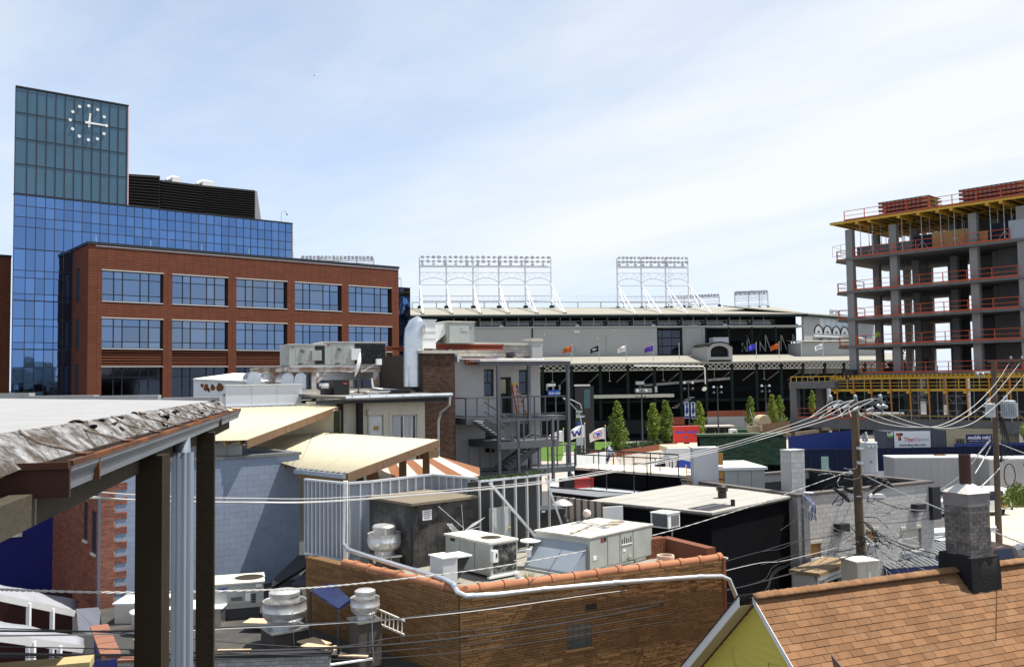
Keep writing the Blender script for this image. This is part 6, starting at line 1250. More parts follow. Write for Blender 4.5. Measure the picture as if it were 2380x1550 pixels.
def exhaust_fan(label,fr_loc,r,H,curb,rz=0,cap='round',group='aluminium roof exhaust fans'):
 t=thing('exhaust_fan',label,'exhaust fan',fr_loc,rz,group); cw,ch_=curb
 B().box(-cw,cw,-cw,cw,0,ch_).done('curb',M('curb_dark',(.09,.075,.065),.85,streak=.3),t); B().box(-cw*1.12,cw*1.12,-cw*1.12,cw*1.12,ch_,ch_+.05).done('curb_cap',galv,t)
 z=ch_+.05; B().lathe([(r*.58,0),(r*.58,H*.16)],24,(0,0,z)).done('neck',alu,t,smooth=True)
 B().lathe([(r*.60,H*.14),(r*.80,H*.19),(r*.95,H*.30),(r*.99,H*.42),(r*1.0,H*.44),(r*1.0,H*.46),(r*.985,H*.47),(r*.96,H*.70),(r*.98,H*.72),(r*.94,H*.70),(r*.93,H*.44),(r*.6,H*.3)],32,(0,0,z),caps=False).done('bowl',alu,t,smooth=True)
 cap_p=[(r*.66,H*.60),(r*.67,H*.86)]+([(r*.70,H*.88),(r*.70,H*.94),(r*.62,H*.99),(r*.4,H*1.0),(r*.01,H*.985)]if cap=='round' else[(r*.70,H*.865),(r*.70,H*.95),(r*.55,H*.99),(r*.01,H*1.0)])
 B().lathe(cap_p,28,(0,0,z)).done('motor_cap',alu,t,smooth=True)
 for an in(.3,2.4,4.5):B().bar((r*.6*math.cos(an),r*.6*math.sin(an),z+H*.6),(r*.96*math.cos(an),r*.96*math.sin(an),z+H*.66),.03).done('bracket',galv,t)
 B().tube([(0,-r,z+H*.5),(0,-r*1.05,z+H*.42),(.02,-r*.9,z+H*.1),(.05,-cw*1.2,.1)],.012,5).done('power_cable',galv,t); return t
c=onz(*q('P3',990,1060),ZR0+.05); Yc=c[1]+.45; s_=Yc/2110*.2273
pz=at(*q('P3',990,905),Yc)[2]; ht=at(*q('P3',990,600),Yc)[2]
exhaust_fan('aluminium mushroom exhaust fan beside the weathered black shed',(at(*q('P3',992,905),Yc)[0],Yc,ZR0),172*s_,ht-pz,(150*s_*.8,pz-ZR0-.05),.5)
f,L_,W_,zt=obox(q('P3',1275,1055),ZR0,q('P3',1275,400),q('P3',1893,325),q('P3',880,292)); H_=zt-ZR0
shed_m=M('weathered_black',(.035,.034,.035),.95,var=.3,vs=1.2,dirt=.5,dcol=(.13,.115,.1),ds=2.0,streak=.5,dthr=.5)
sh=thing('weathered_shed','weathered black timber shed on the tan building roof','shed',(f.o[0],f.o[1],ZR0),f.a); W_=min(W_,2.2)
n_=10
for k in range(n_):B().box(L_*k/n_,L_*(k+1)/n_-.006,-.002*(k%3),.05,0,H_-.02).done('board',shed_m,sh)
for k in range(3):B().box(0,.05,.051+(W_-.05)*k/3,.05+(W_-.05)*(k+1)/3-.008,0,H_-.02).done('side_panel',M('shed_panel',(.16,.155,.14),.9,var=.25,dirt=.7,dcol=(.03,.03,.03),ds=1.1,dthr=.47),sh)
B().box(L_-.05,L_,.051,W_,0,H_-.02).box(.05,L_-.05,W_-.05,W_,0,H_-.02).done('rear_wall',shed_m,sh); B().box(-.1,L_+.08,-.12,W_+.1,H_-.018,H_+.05).done('roof',M('shed_roof',(.17,.14,.10),.95,var=.15,vs=1.5,bump=.3,bs=20),sh); B().box(-.05,.0-.003,-.06,-.008,0,H_-.02).done('corner_trim',black,sh)
vx=f.face(*q('P3',1375,560)); vy=f.face(*q('P3',1463,445)); g_=B().box(vx[0],vy[0],-.05,-.008,vx[1]-ZR0,vy[1]-ZR0).done('vent_grille',white_paint,sh)
for k in range(5):piece('grille_slot',M('slot_grey',(.2,.2,.22),.7),g_,vx[0]+.04,vy[0]-.04,-.058,-.051,vx[1]-ZR0+.05+.055*k,vx[1]-ZR0+.075+.055*k)
studm=M('stud_galv',(.62,.64,.66),.45,.45,var=.06); sheath=M('sheathing_grey',(.33,.36,.40),.75,var=.08,vs=2,dirt=.15,dcol=(.2,.2,.2),ds=3)
ZS_=at(*q('P3',600,172),stud_c[1])[2]
def stud_wall(label,p0,p1,z0,z1,sp=.4,back=True,group='metal stud screen walls',face=-1):
 d=Vector((p1[0]-p0[0],p1[1]-p0[1],0)); ln=d.length; t=thing('stud_wall',label,'screen wall',(p0[0],p0[1],z0),math.atan2(d.y,d.x),group); H=z1-z0
 B().box(0,ln,-.045,.045,0,.05).done('bottom_track',studm,t); B().box(0,ln,-.05,.05,H-.06,H).done('top_track',studm,t); n=max(1,round(ln/sp))
 for k in range(n+1):x=ln*k/n; B().box(max(0,x-.02),min(ln,x+.02),-.044,.044,.051,H-.061).done('stud',studm,t)
 if back:B().box(0,ln,.046,.066,0,H-.01).done('sheathing',sheath,t)
 return t
pc=stud_c; pl=onz(*q('L3',490,607),ZR0);
stud_wall('grey metal stud screen under the cream roof eave',(pl[0],pl[1]),(pc[0],pc[1]),ZR0,ZS_,.19)
pb=onz(*q('P3',860,152),ZS_); pb2=onz(*q('P3',1470,82),ZS_); pb3=onz(*q('P3',1950,122),ZS_)
stud_wall('short grey stud screen between corner post and shed',(pc[0]+.06,pc[1]+.04),(pb[0],pb[1]),ZR0,ZS_,.35)
stud_wall('grey stud screen running behind the weathered shed',(pb[0],pb[1]+.02),(pb2[0],pb2[1]),ZR0,ZS_,.36)
stud_wall('grey stud screen right of the shed facing left',(pb2[0]+.05,pb2[1]),(pb3[0],pb3[1]),ZR0,ZS_,.36)
B().box(-.06,.06,-.06,.06,ZR0-.2,ZS_+.05).done('corner_post',white_paint,None,loc=(pc[0],pc[1]-.05,0),label='white corner post of the stud screens with downspout',cat='post')
pd0=onz(*q('P3',1960,150),ZS_); pd1=onz(*q('R4',238,975),ZS_)
ow=stud_wall('open white stud frame with grey door and diagonal brace',(pd0[0],pd0[1]),(pd1[0],pd1[1]),ZR0,ZS_,.42,back=False)
lnw=math.hypot(pd1[0]-pd0[0],pd1[1]-pd0[1])
B().box(0,lnw,.5,.55,0,ZS_-ZR0-.1).done('dark_backing',black,ow); B().box(lnw*.16,lnw*.45,.06,.11,.05,(ZS_-ZR0)*.62).done('door',M('door_grey',(.42,.44,.42),.6),ow); o=B().lathe([(.03,0),(.035,.03),(.02,.05)],10).done('door_knob',M('brass',(.4,.26,.05)),ow); o.location=(lnw*.42,.05,.75); o.rotation_euler=(RX,0,0)
B().bar((lnw*.12,-.08,ZS_-ZR0-.1),(lnw*.75,-.2,.35),.07).done('brace',studm,ow); B().bar((lnw*.93,-.06,(ZS_-ZR0)*.95),(lnw*1.1,-.4,.4),.06).done('brace',studm,ow)
leaf_cloud(500,lambda r:((r.uniform(0,lnw),.05+r.gauss(0,.05),ZS_-ZR0+.02+abs(r.gauss(0,.03))),None),.05,random.Random(9)).done('ivy_screen',hedge_m,ow)
pcl=on_ray('L4',300,600,28.6); pcr=on_ray('L4',560,230,28.6); ev=thing('evaporative_cooler','tall black evaporative cooler with white vertical lettering','cooler',(pcl[0],28.6,ZR0),math.radians(22)); H_=on_ray('L4',300,262,28.6)[2]-ZR0; W_=pcr[0]-pcl[0]+.25
B().box(-.02,W_,0,.8,0,H_).done('body',M('cooler_black',(.014,.014,.016),.5),ev); B().box(.18,W_-.05,-.02,-.002,.15,H_-.12).done('pad_grille',M('cooler_pad',(.04,.035,.03),.9,var=.4,vs=8),ev); B().box(-.05,W_+.03,-.04,.84,H_,H_+.04).done('top',M('cooler_black',(.014,.014,.016)),ev); piece('top_label',white_paint,ev,W_*.35,W_*.45,-.045,-.041,H_-.03,H_+.01)
for k,chx in enumerate('PORT-A-COOL'):text_mesh(chx,.13,M('ink_white',(.8,.8,.85)),ev,(.04,-.006,H_*.80-k*.105),(RX,0,0),bold=.004)
hz=on_ray('L4',578,200,30.0); hb=thing('patio_heater','patio heater with domed steel reflector above black cooler','patio heater',(hz[0],30.0,ZR0)); s_=30/2110*.2792; H_=hz[2]-ZR0
B().tube([(0,0,0),(0,0,H_-.3)],.035,8).done('pole',steel_dark,hb); B().lathe([(.1,-.3),(.12,-.05),(.06,0)],14,(0,0,H_)).done('burner',steel_dark,hb); B().lathe([(88*s_,0),(86*s_,.02),(.25,.1),(.1,.17),(.02,.19)],24,(0,0,H_)).done('reflector',alu,hb,smooth=True); B().lathe([(.2,0),(.22,.5),(.1,.6)],12).done('tank_cover',steel_dark,hb)
dz=on_ray('L4',122,680,24.0); sd=thing('satellite_dish','white satellite dish on the tan building beside small unit','satellite dish',(dz[0],24.0,ZR0)); o=dish(sd,.42,-1.3,1.1); o.location=(0,0,dz[2]-ZR0+.05); B().tube([(0,0,0),(.0,0,.3),(.03,0,dz[2]-ZR0)],.03,6).done('mast',steel_dark,sd); B().tube([(.05,0,.35),(.55,-.25,.55)],.016,5).done('arm',galv,sd); B().box(.5,.62,-.32,-.2,.52,.72).done('receiver',white_paint,sd)
pz_=onz(*q('L4',1440,725),ZR0+.12); s_=pz_[1]/2110*.2792; pot=thing('flower_pot','empty pale terracotta flower pot on the roof edge','flower pot',(pz_[0],pz_[1],ZR0)); H_=105*s_+.12; r=72*s_
B().lathe([(r*.62,0),(r*.68,.02),(r*.88,H_*.72),(r*.98,H_*.76),(r*1.02,H_*.9),(r*.97,H_),(r*.82,H_),(r*.78,H_*.85),(r*.6,H_*.1)],28,caps=False).done('pot',M('pale_clay',(.58,.42,.30),.85,var=.1,dirt=.3,dcol=(.6,.56,.5),ds=6),pot,smooth=True); B().lathe([(.01,H_*.3),(r*.66,H_*.3)],20,caps=False).done('soil',M('soil',(.06,.04,.03)),pot)
tz=onz(*q('L4',320,760),ZR0); tbv=thing('cafe_table','small round white cafe table behind the large unit','table',(tz[0],tz[1]+.6,ZR0)); B().lathe([(.28,.70),(.29,.72),(.28,.74)],20).done('top',white_paint,tbv);
for k in range(3):an=k*2.1; B().tube([(.2*math.cos(an),.2*math.sin(an),0),(.05*math.cos(an),.05*math.sin(an),.7)],.015,5).done('leg',steel_dark,tbv)
bz=onz(*q('L4',290,830),ZR0+.1); bk=thing('grass_tub','low white tub with tuft of green grass','planter',(bz[0],bz[1],ZR0)); B().lathe([(.16,0),(.22,.14),(.2,.14),(.15,.04)],18,caps=False).done('tub',white_paint,bk,smooth=True)
gr=B(); rg=random.Random(3)
for k in range(60):x,y=rg.gauss(0,.06),rg.gauss(0,.06); gr.poly([(x-.006,y,.05),(x+.006,y,.05),(x+rg.gauss(0,.08),y+rg.gauss(0,.06),.2+.2*rg.random())])
gr.done('grass_tuft',tree_m,bk)
for k,(x0,y0,x1,y1,lab)in enumerate(((1580,600,1770,612,'white board lying on the rear brick parapet'),(1830,632,1932,640,'short white board at the end of brick parapet'))):
 p0=on_ray('L4',x0,y0,26.2); p1=on_ray('L4',x1,y1,26.6); B().bar((0,0,0),tuple(Vector(p1)-Vector(p0)),.22,.05).done('loose_board',white_paint,None,loc=p0,label=lab,cat='board')
wc=thing('window_air_conditioner','white window air conditioner on the black wall','air conditioner');
black_wall=M('black_wall',(.009,.009,.010),1.0,var=.2,vs=1,spec=.0)
GA=onz(*q('R4',1620,1300),6.35); GF=Fr(GA,46.3); glf=onz(*q('R4',640,1190),6.35); grt=onz(*q('R2',330,1375),6.35)
gl_x,gl_y=GF.l(*glf[:2]); gr_x=GF.l(*grt[:2])[0]
gb_=at_frame('grey_roof_block','black walled block with pale grey seamed flat roof','building',GF)
roofm=M('grey_roll_roof',(.33,.315,.285),.9,var=.1,vs=.5,dirt=.35,dcol=(.24,.225,.2),ds=.35); Wd=gl_y; Ln=gr_x
n_=6
for k in range(n_):B().box(-.15,Ln,Wd*k/n_+.012,Wd*(k+1)/n_-.012,6.27,6.35).done('roof_sheet',roofm,gb_)
B().box(-.1,Ln-.01,.03,Wd-.03,6.2,6.335).done('roof_underlay',M('seam_tar',(.06,.055,.05),.9),gb_)
B().box(0,Ln-.1,.15,.45,0,6.195).done('wall',black_wall,gb_); B().box(0,.3,.45,Wd-.1,0,6.195).done('wall',black_wall,gb_); B().box(.3,Ln-.1,Wd-.4,Wd-.1,0,6.195).done('wall',black_wall,gb_)
so=GF.top(*q('R4',1345,1275),6.35); B().box(.15,1.9,.3,1.2,6.352,6.37).done('roof_opening',black,gb_); B().bar((.1,.75,6.4),(1.95,.7,6.4),.03).done('opening_bar',galv,gb_)
c=onz(*q('R4',1682,1180),6.35); tv=thing('turbine_vent','dark round turbine ventilator on the grey roof','ventilator',(c[0],c[1],6.35)); s_=c[1]/2110*.2792
B().lathe([(36*s_,0),(36*s_,45*s_),(30*s_,50*s_)],18).done('neck',M('vent_brown',(.04,.03,.025),.5,.4),tv)
for k in range(18):an=k*2*math.pi/18; pts=[((r_*s_)*math.cos(an+t*.35),(r_*s_)*math.sin(an+t*.35),(48+z_)*s_)for t,(r_,z_)in enumerate(((32,0),(46,12),(50,28),(45,44),(26,56)))]; pts2=[((r_*s_)*math.cos(an+.26+t*.35),(r_*s_)*math.sin(an+.26+t*.35),(48+z_)*s_)for t,(r_,z_)in enumerate(((32,0),(46,12),(50,28),(45,44),(26,56)))]; B().strip([pts,pts2]).done('vane',M('vent_brown',(.04,.03,.025)),tv,smooth=True)
B().lathe([(28*s_,103*s_),(24*s_,107*s_),(.01,110*s_)],16).done('cap',M('vent_brown',(.04,.03,.025)),tv); B().lathe([(30*s_,49*s_),(30*s_,103*s_)],14).done('core',black,tv)
c=onz(*q('R4',1771,1248),6.35); B().lathe([(17*s_,0),(17*s_,50*s_)],14).done('vent_pipe',black,None,loc=(c[0],c[1],6.35),label='short black vent pipe near the front of grey roof',cat='pipe')
p0=GF.side(*q('L4',1335,400),-.05);
ac=at(*q('L4',1465,400),28.5); wc.location=(ac[0],28.5,ac[2]); wc.rotation_euler=(0,0,math.radians(46)); s_=28.5/2110*.2792
B().box(-.02,.62,0,.66,0,118*s_).done('case',white_paint,wc); B().box(-.035,-.021,.04,.60,.04,112*s_).done('rear_grille',M('ac_grille',(.10,.11,.12),.7),wc)
for k in range(4):piece('side_louvre',M('ac_slot',(.12,.12,.12),.7),wc,.15+.11*k,.22+.11*k,-.012,-.001,.05,100*s_)
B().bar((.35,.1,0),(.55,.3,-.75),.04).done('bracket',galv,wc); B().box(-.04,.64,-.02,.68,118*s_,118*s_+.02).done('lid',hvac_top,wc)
fs=thing('panel_fence','row of pale upright corrugated panels beside patio heater','fence'); a=Vector(on_ray('R4',245,1160,33.5)); b=Vector(on_ray('R4',690,1215,31.5)); n_=8
for k in range(n_):
 p,r_=a.lerp(b,k/n_),a.lerp(b,(k+.82)/n_); B().prism([(p.x,p.y,5.2),(r_.x,r_.y,5.2),(r_.x,r_.y,r_.z),(p.x,p.y,p.z)],(.03,.04,0)).done('panel',M('fence_pale',(.34,.33,.32),.7,streak=.25),fs)
 p2=a.lerp(b,(k+.9)/n_); B().bar((p2.x,p2.y,5.2),(p2.x,p2.y,p2.z),.09).done('post',wood_dark,fs)
p0=on_ray('L4',920,220,31.0); B().box(0,.72,0,.06,-1.2,0).done('leaning_door',white_paint,None,loc=p0,rz=.3,label='white door panel leaning before the black wall',cat='panel')
ZD=5.7; dpts=[onz(*q('R4',x,y),ZD)[:2]for x,y in((235,1085),(960,1148),(1560,1085),(1300,1020),(240,1010))]
deck=thing('roof_deck','grey roof deck with black railings and red boards','roof deck'); B().prism([(x,y,ZD-.1)for x,y in dpts],(0,0,.1)).done('floor',M('deck_grey',(.36,.37,.39),.85,var=.06,vs=.8),deck)
def rail_line(par,pts,h=1.0,sp=1.2,mt=steel_dark):
 for(p,r_)in zip(pts[:-1],pts[1:]):
  p,r_=Vector(p),Vector(r_); rr=B().bar(p+Vector((0,0,h)),r_+Vector((0,0,h)),.06).done('railing',mt,par); n=max(1,round((r_-p).length/sp))
  for k in range(n+1):o=p.lerp(r_,k/n); B().bar(o,o+Vector((0,0,h)),.05).done('baluster',mt,rr)
zd=lambda x,y:onz(*q('R4',x,y),ZD)
rail_line(deck,[zd(590,1100),zd(720,1115)],.95); rail_line(deck,[zd(950,1135),zd(1060,1132),zd(1270,1085),zd(1320,1070)],1.35); rail_line(deck,[zd(455,1015),zd(1310,1075)],1.3,1.3)
B().prism([(*zd(235,1105)[:2],ZD-.35),(*zd(980,1155)[:2],ZD-.35),(*zd(980,1155)[:2],ZD+.05),(*zd(235,1105)[:2],ZD+.12)],(.03,.1,0)).done('fascia',black,deck)
a,b=Vector(zd(245,1150)),Vector(zd(640,1195)); B().prism([tuple(a+Vector((0,0,.1))),tuple(b+Vector((0,0,.1))),tuple(Vector(zd(960,1150))),tuple(Vector(zd(240,1095)))],(0,0,.03)).done('apron',M('apron_grey',(.16,.165,.18),.8),deck)
for k,(x0,y0,x1,y1,lab)in enumerate(((520,1055,945,1085,'long red board lying across the grey deck'),(590,1042,840,1062,'shorter red board lying behind the long one'))):
 p,r_=Vector(zd(x0,y0)),Vector(zd(x1,y1)); B().bar((0,0,.08),tuple(r_-p+Vector((0,0,.08))),.45,.12).done('red_board',M('board_red',(.42,.06,.035),.7),None,loc=p,label=lab,cat='board',group='red boards on the deck')
p=zd(420,1100); ch2=thing('tool_chest','red and black tool chest at the left of deck','tool chest',p,.4); B().box(-.45,.1,-.2,.4,0,.45).done('black_case',black,ch2); B().box(.12,1.2,-.2,.4,0,.42).done('red_case',M('chest_red',(.4,.03,.03),.5),ch2); B().lathe([(.12,0),(.18,.1),(.08,.25)],10,(.1,.1,.45)).done('motor',steel_dark,ch2); B().box(.1,1.22,-.22,.42,.42,.46).done('lid',M('chest_red',(.4,.03,.03)),ch2)
ZP=6.6; pr_=[onz(*q('R4',x,y),ZP)for x,y in((455,925),(1452,998),(1452,935),(600,895))]
pb_=thing('pale_roof_block','black fronted block with bright sandy flat roof','building'); B().prism([(p[0],p[1],ZP-.12)for p in pr_],(0,0,.12)).done('roof',M('sandy_roof',(.62,.55,.44),.9,var=.06,dirt=.3,dcol=(.5,.42,.3),ds=.4),pb_)
zb=at(*q('R4',1400,1075),pr_[1][1])[2]; B().prism([(pr_[0][0],pr_[0][1],0),(pr_[1][0],pr_[1][1],0),(pr_[1][0],pr_[1][1],ZP-.13),(pr_[0][0],pr_[0][1],ZP-.13)],(.05,.3,0)).done('front_wall',black_wall,pb_)
B().prism([(p[0],p[1]+.32,0)for p in pr_],(0,0,ZP-.2)).done('core',black_wall,pb_)
rail_line(pb_,[onz(*q('R4',x,y),ZP)for x,y in((455,940),(1320,1005))],1.0,1.7)
ld_=thing('wooden_ladder','light wooden ladder leaning on the black fascia','ladder',pr_[1]); lb0=Vector(on_ray('R4',1410,1075,pr_[1][1]-.5)); t0,t1=Vector(on_ray('R4',1378,905,pr_[1][1])),Vector(on_ray('R4',1432,908,pr_[1][1])); l0,l1=Vector(on_ray('R4',1398,1078,pr_[1][1]-.6)),Vector(on_ray('R4',1420,1080,pr_[1][1]-.6)); org=Vector(pr_[1])
for p,r_ in((t0,l0),(t1,l1)):B().bar(tuple(p-org),tuple(r_-org),.05).done('rail',ply,ld_)
for k in range(5):t=(k+1)/6; B().bar(tuple(t0.lerp(l0,t)-org),tuple(t1.lerp(l1,t)-org),.035).done('rung',ply,ld_)
hz_=thing('white_hoarding','white panel hoarding along the lawn edge','fence'); a,b=Vector(on_ray('R4',365,838,74)),Vector(on_ray('R4',715,795,84));
for k in range(8):
 p,r_=a.lerp(b,k/8),a.lerp(b,(k+.98)/8); B().prism([(p.x,p.y,p.z-4),(r_.x,r_.y,r_.z-4),(r_.x,r_.y,r_.z),(p.x,p.y,p.z)],(.02,.06,0)).done('panel',white_paint,hz_)
for k in range(4):
 p=Vector(on_ray('R4',832+k*112,848-k*13,88+k*3)); r_=Vector(on_ray('R4',935+k*112,836-k*13,90.5+k*3)); t=thing('crowd_barrier',('leftmost steel crowd barrier before the planter','second steel crowd barrier before the planter','third steel crowd barrier before the planter','rightmost steel crowd barrier beside the kiosk')[k],'barrier',p,0,'steel crowd barriers'); d=r_-p
 B().tube([(0,0,-1.1),(0,0,.05),(.1,0,.15),tuple(d+Vector((-.1,0,.15))),tuple(d+Vector((0,0,.05))),tuple(d+Vector((0,0,-1.1)))],.03,5).done('frame',galv,t); B().bar((0,0,-.85),tuple(d+Vector((0,0,-.85))),.03).done('lower_rail',galv,t)
 for j in range(1,10):B().bar(tuple(d*(j/10)+Vector((0,0,.14))),tuple(d*(j/10)+Vector((0,0,-.85))),.018).done('bar',galv,t)
cmu=M('grey_block',(.40,.40,.41),.92,var=.06,rnd=.10,bump=.2,bs=20); cmu_j=M('grey_block_mortar',(.36,.36,.36),.95); par_g=M('parge_grey',(.36,.355,.365),.95,var=.06,bump=.25,bs=12)
def block_stack(label,nb,z0,nt,rt,lt,bl_face=True,parge=.72):
 f,L_,W_,zt=obox(nb,z0,nt,rt,lt); H=zt-z0; t=thing('block_chimney',label,'chimney',(f.o[0],f.o[1],z0),f.a); W_=max(min(W_,1.6),.5)
 co=B().box(0,L_,0,W_,0,H).done('core',cmu_j,t)
 bx=[(x0,x1,-.012,0,a,b)for(x0,x1,a,b)in courses(0,L_,0,H,.4,.2,.012)]; lx=[(-.012,0,x0,x1,a,b)for(x0,x1,a,b)in courses(0,W_,H*parge,H,.4,.2,.012)]
 pieces('block',cmu,co,bx+lx,200); B().box(-.014,-.001,0,W_,0,H*parge).done('parge_coat',par_g,t); B().box(-.02,L_+.02,-.02,W_+.02,H,H+.03).done('cap',M('cap_mortar',(.45,.44,.42),.9),t); return t
block_stack('square grey block chimney with half parged left face',q('R2',245,1370),6.35,q('R2',245,1018),q('R2',358,1010),q('R2',38,1020))
a=on_ray('R4',1450,1098,41); b=on_ray('R4',1652,768,41); t=thing('parged_chimney','plain light grey rendered chimney slab left of grey container','chimney',(a[0],41,5.0),math.radians(6)); B().box(0,b[0]-a[0],0,.5,0,b[2]-5).done('slab',M('render_light',(.50,.50,.52),.9,var=.05,bump=.3,bs=15),t); B().box(-.03,b[0]-a[0]+.03,-.03,.53,b[2]-5,b[2]-4.95).done('cap',white_paint,t)
cg=on_ray('R4',1705,1120,42); cb_=on_ray('R4',2042,945,42); t=thing('grey_cabin','grey green cabin with pale roof between the chimneys','cabin',(cg[0],42,5),math.radians(3)); W_=cb_[0]-cg[0]; H_=cb_[2]-5
for k in range(3):B().box(W_*k/3,W_*(k+1)/3-.02,0,.1,0,H_).done('wall_panel',M('cabin_grey',(.36,.38,.35),.6),t)
B().box(-.7,W_+.1,-.1,3.5,H_,H_+.12).done('roof',M('cabin_roof',(.66,.68,.66),.6),t); B().box(0,W_,.101,3,0,H_-.01).done('core',M('cabin_grey',(.36,.38,.35)),t)
for k in range(4):B().box(-.62,-.05,.0,.06,.2+k*.62,.75+k*.62).done('plywood_sheet',M('ply_orange',(.48,.25,.07),.8),t)
GSF=Fr(on_ray('R4',1505,760,52),2); a0=GSF.face(*q('R4',1505,672)); gs=at_frame('green_shingle_roof','dark green shingled mansard roof behind the chimneys','roof',GSF); x1=GSF.face(*q('R2',210,1000))[0]; zb=GSF.face(*q('R4',1600,905))[1]; z1=a0[1]; gm=M('green_shingle',(.030,.058,.036),.9,rnd=.3,var=.2); rows=13; bx=[]
B().prism([(0,.6,zb-3),(x1,.6,zb-3),(x1,.6,z1),(0,.6,z1)],(0,.3,0)).done('back',black_wall,gs)
rg=random.Random(2)
for r_ in range(rows):
 z0=zb+(z1-zb)*r_/rows; zz=z0+(z1-zb)/rows*1.08; y=-.7+1.2*r_/rows; x=-.3*(r_%2)*.5
 while x<x1:bx.append((max(0,x)+.006,min(x1,x+.32)-.006,y+.02*rg.random(),y+.14,z0,zz)); x+=.32
pieces('shingle',gm,gs,bx,300)
B().box(-.1,x1+.1,.3,1,z1,z1+.12).done('ridge_cap',M('green_ridge',(.09,.13,.08),.7),gs)
RF=Fr(at(*q('R2',300,1400),36),29.2); rb_=at_frame('right_block_building','light grey concrete block building with dark coping beside pole','building',RF); zt=at(*q('R2',300,1400),36)[2]; rl=RF.face(*q('R2',1425,1290))[0]
rh=[]
for(r_,x0,y0,x1,y1)in(('P4',245,1160,355,1270),('P4',755,1045,845,1125),('N4',440,1300,720,1560)):
 a=RF.face(*q(r_,x0,y0)); b=RF.face(*q(r_,x1,y1)); rh.append((a[0],b[0],min(b[1],a[1]-.5),a[1]))
w=B(); wall_holes(w,0,rl,0,.3,0,zt,rh); w.box(rl-.3,rl,.3,7,0,zt); w.box(0,.3,.3,7,0,zt); w.box(.3,rl-.3,6.7,7,0,zt); wl_=w.done('wall',M('warm_mortar',(.36,.345,.33),.95),rb_)
pieces('block',M('warm_block',(.47,.45,.425),.92,var=.05,rnd=.07,bump=.15,bs=15),wl_,[(x0,x1,-.012,0,a,b)for(x0,x1,a,b)in courses(0,rl,.6,zt,.4,.2,.014,holes=rh)],300)
B().box(.3,rl-.3,.3,6.7,zt-1.35,zt-1.15).done('roof',black,rb_); B().box(.301,rl-.301,6.66,6.699,zt-1.14,zt-.35).done('membrane_upstand',black,rb_); B().box(rl-.34,rl-.301,.301,6.65,zt-1.14,zt-.02).done('membrane_upstand',black,rb_); B().box(.301,.34,.301,6.65,zt-1.14,zt-.02).done('membrane_upstand',black,rb_); B().box(-.05,rl+.05,-.06,.36,zt,zt+.1).box(rl-.36,rl+.05,.36,7.05,zt,zt+.1).box(-.05,.36,.36,7.05,zt,zt+.1).box(.36,rl-.36,6.64,7.05,zt,zt+.1).done('coping',M('coping_brown',(.10,.085,.075),.6,.2),rb_)
for k,(a,b,z0,z1)in enumerate(rh):
 o=B().box(a,b,.1,.14,z0,z1).done('boarded_opening',M('board_orange',(.38,.20,.05),.85,streak=.25)if k<2 else M('door_tan',(.52,.49,.43),.7),rb_); B().box(a-.08,b+.08,-.05,.1,z1,z1+.12).done('lintel',M('limestone',(.5,.47,.4)),o); B().box(a-.08,b+.08,-.06,.1,z0-.1,z0).done('sill',white_paint,o)
 if k==2:B().box(b,b+.55,.02,.09,z0,z1+.3).done('door_leaf',wood_tr,o)
for(r_,x,y)in(('P4',505,1010),('N4',628,975)):a=RF.face(*q(r_,x,y)); o=B().box(a[0]-.28,a[0]+.28,-.35,-.013,a[1]-.16,a[1]+.16).done('wall_light',black,rb_); B().box(a[0]-.1,a[0]+.05,-.25,-.05,a[1]-.4,a[1]-.161).done('lamp',galv,o)
a=RF.face(*q('N4',850,850)); B().box(a[0]-.15,a[0]+.4,-.2,-.013,a[1]-.9,a[1]+.5).done('black_sign',black,rb_)
for k in range(4):a=RF.face(*q('P4',190+k*14,1000)); b0=RF.face(*q('P4',190+k*14,1340)); c0=RF.face(*q('P4',195+k*12,735)); B().tube([(a[0],-.1,b0[1]),(a[0],-.1,c0[1]),(a[0]+.05,-.12,c0[1]+.12),(a[0]+.15,-.25,c0[1]+.1)],.045,7).done('conduit',galv,rb_)
for k in range(6):
 a=RF.face(*q('P4',215+k*10,745),-.3); b0=RF.face(*q('P4',250+k*14,940+10*(k%3)),-.4); m=RF.face(*q('P4',300+k*4,820),-.6); B().tube([(a[0],-.3,a[1]),(m[0],-.5,m[1]),(b0[0],-.35,b0[1])],.02,5).done('service_cable',(galv,M('cable_blue',(.1,.25,.6),.6),M('cable_rust',(.25,.08,.03),.7))[k%3],rb_)
f,L_,W_,zt2=obox(q('P4',320,1530),3.4,q('P4',320,1432),q('P4',605,1325),q('P4',200,1400)); s2=thing('white_framed_shed','grey clapboard shed with white trim and brown roof','shed',(f.o[0],f.o[1],0),f.a); W_=max(1.0,min(W_,2.0))
for k in range(10):B().box(0,L_,0,.04,zt2-.18*(k+1),zt2-.18*k-.02).done('clapboard',M('clap_grey',(.42,.40,.38),.8),s2)
B().box(.0,.1,-.03,-.001,zt2-2,zt2).box(L_-.1,L_,-.03,-.001,zt2-2,zt2).done('corner_trim',white_paint,s2); o=B().box(L_*.2,L_*.85,-.03,-.001,zt2-1.4,zt2-.25).done('window',white_paint,s2); piece('pane',glass_dark,o,L_*.2+.12,L_*.85-.12,-.045,-.031,zt2-1.3,zt2-.37); B().box(-.2,L_+.15,-.2,W_,zt2,zt2+.12).done('roof',M('shed_brown',(.24,.17,.10),.9,var=.15),s2); B().box(-.15,L_+.1,.05,W_-.1,0,zt2-.003).done('core',M('clap_grey',(.42,.40,.38)),s2); B().box(-.18,L_+.13,-.17,-.1,zt2-.14,zt2-.001).done('eave_trim',white_paint,s2)
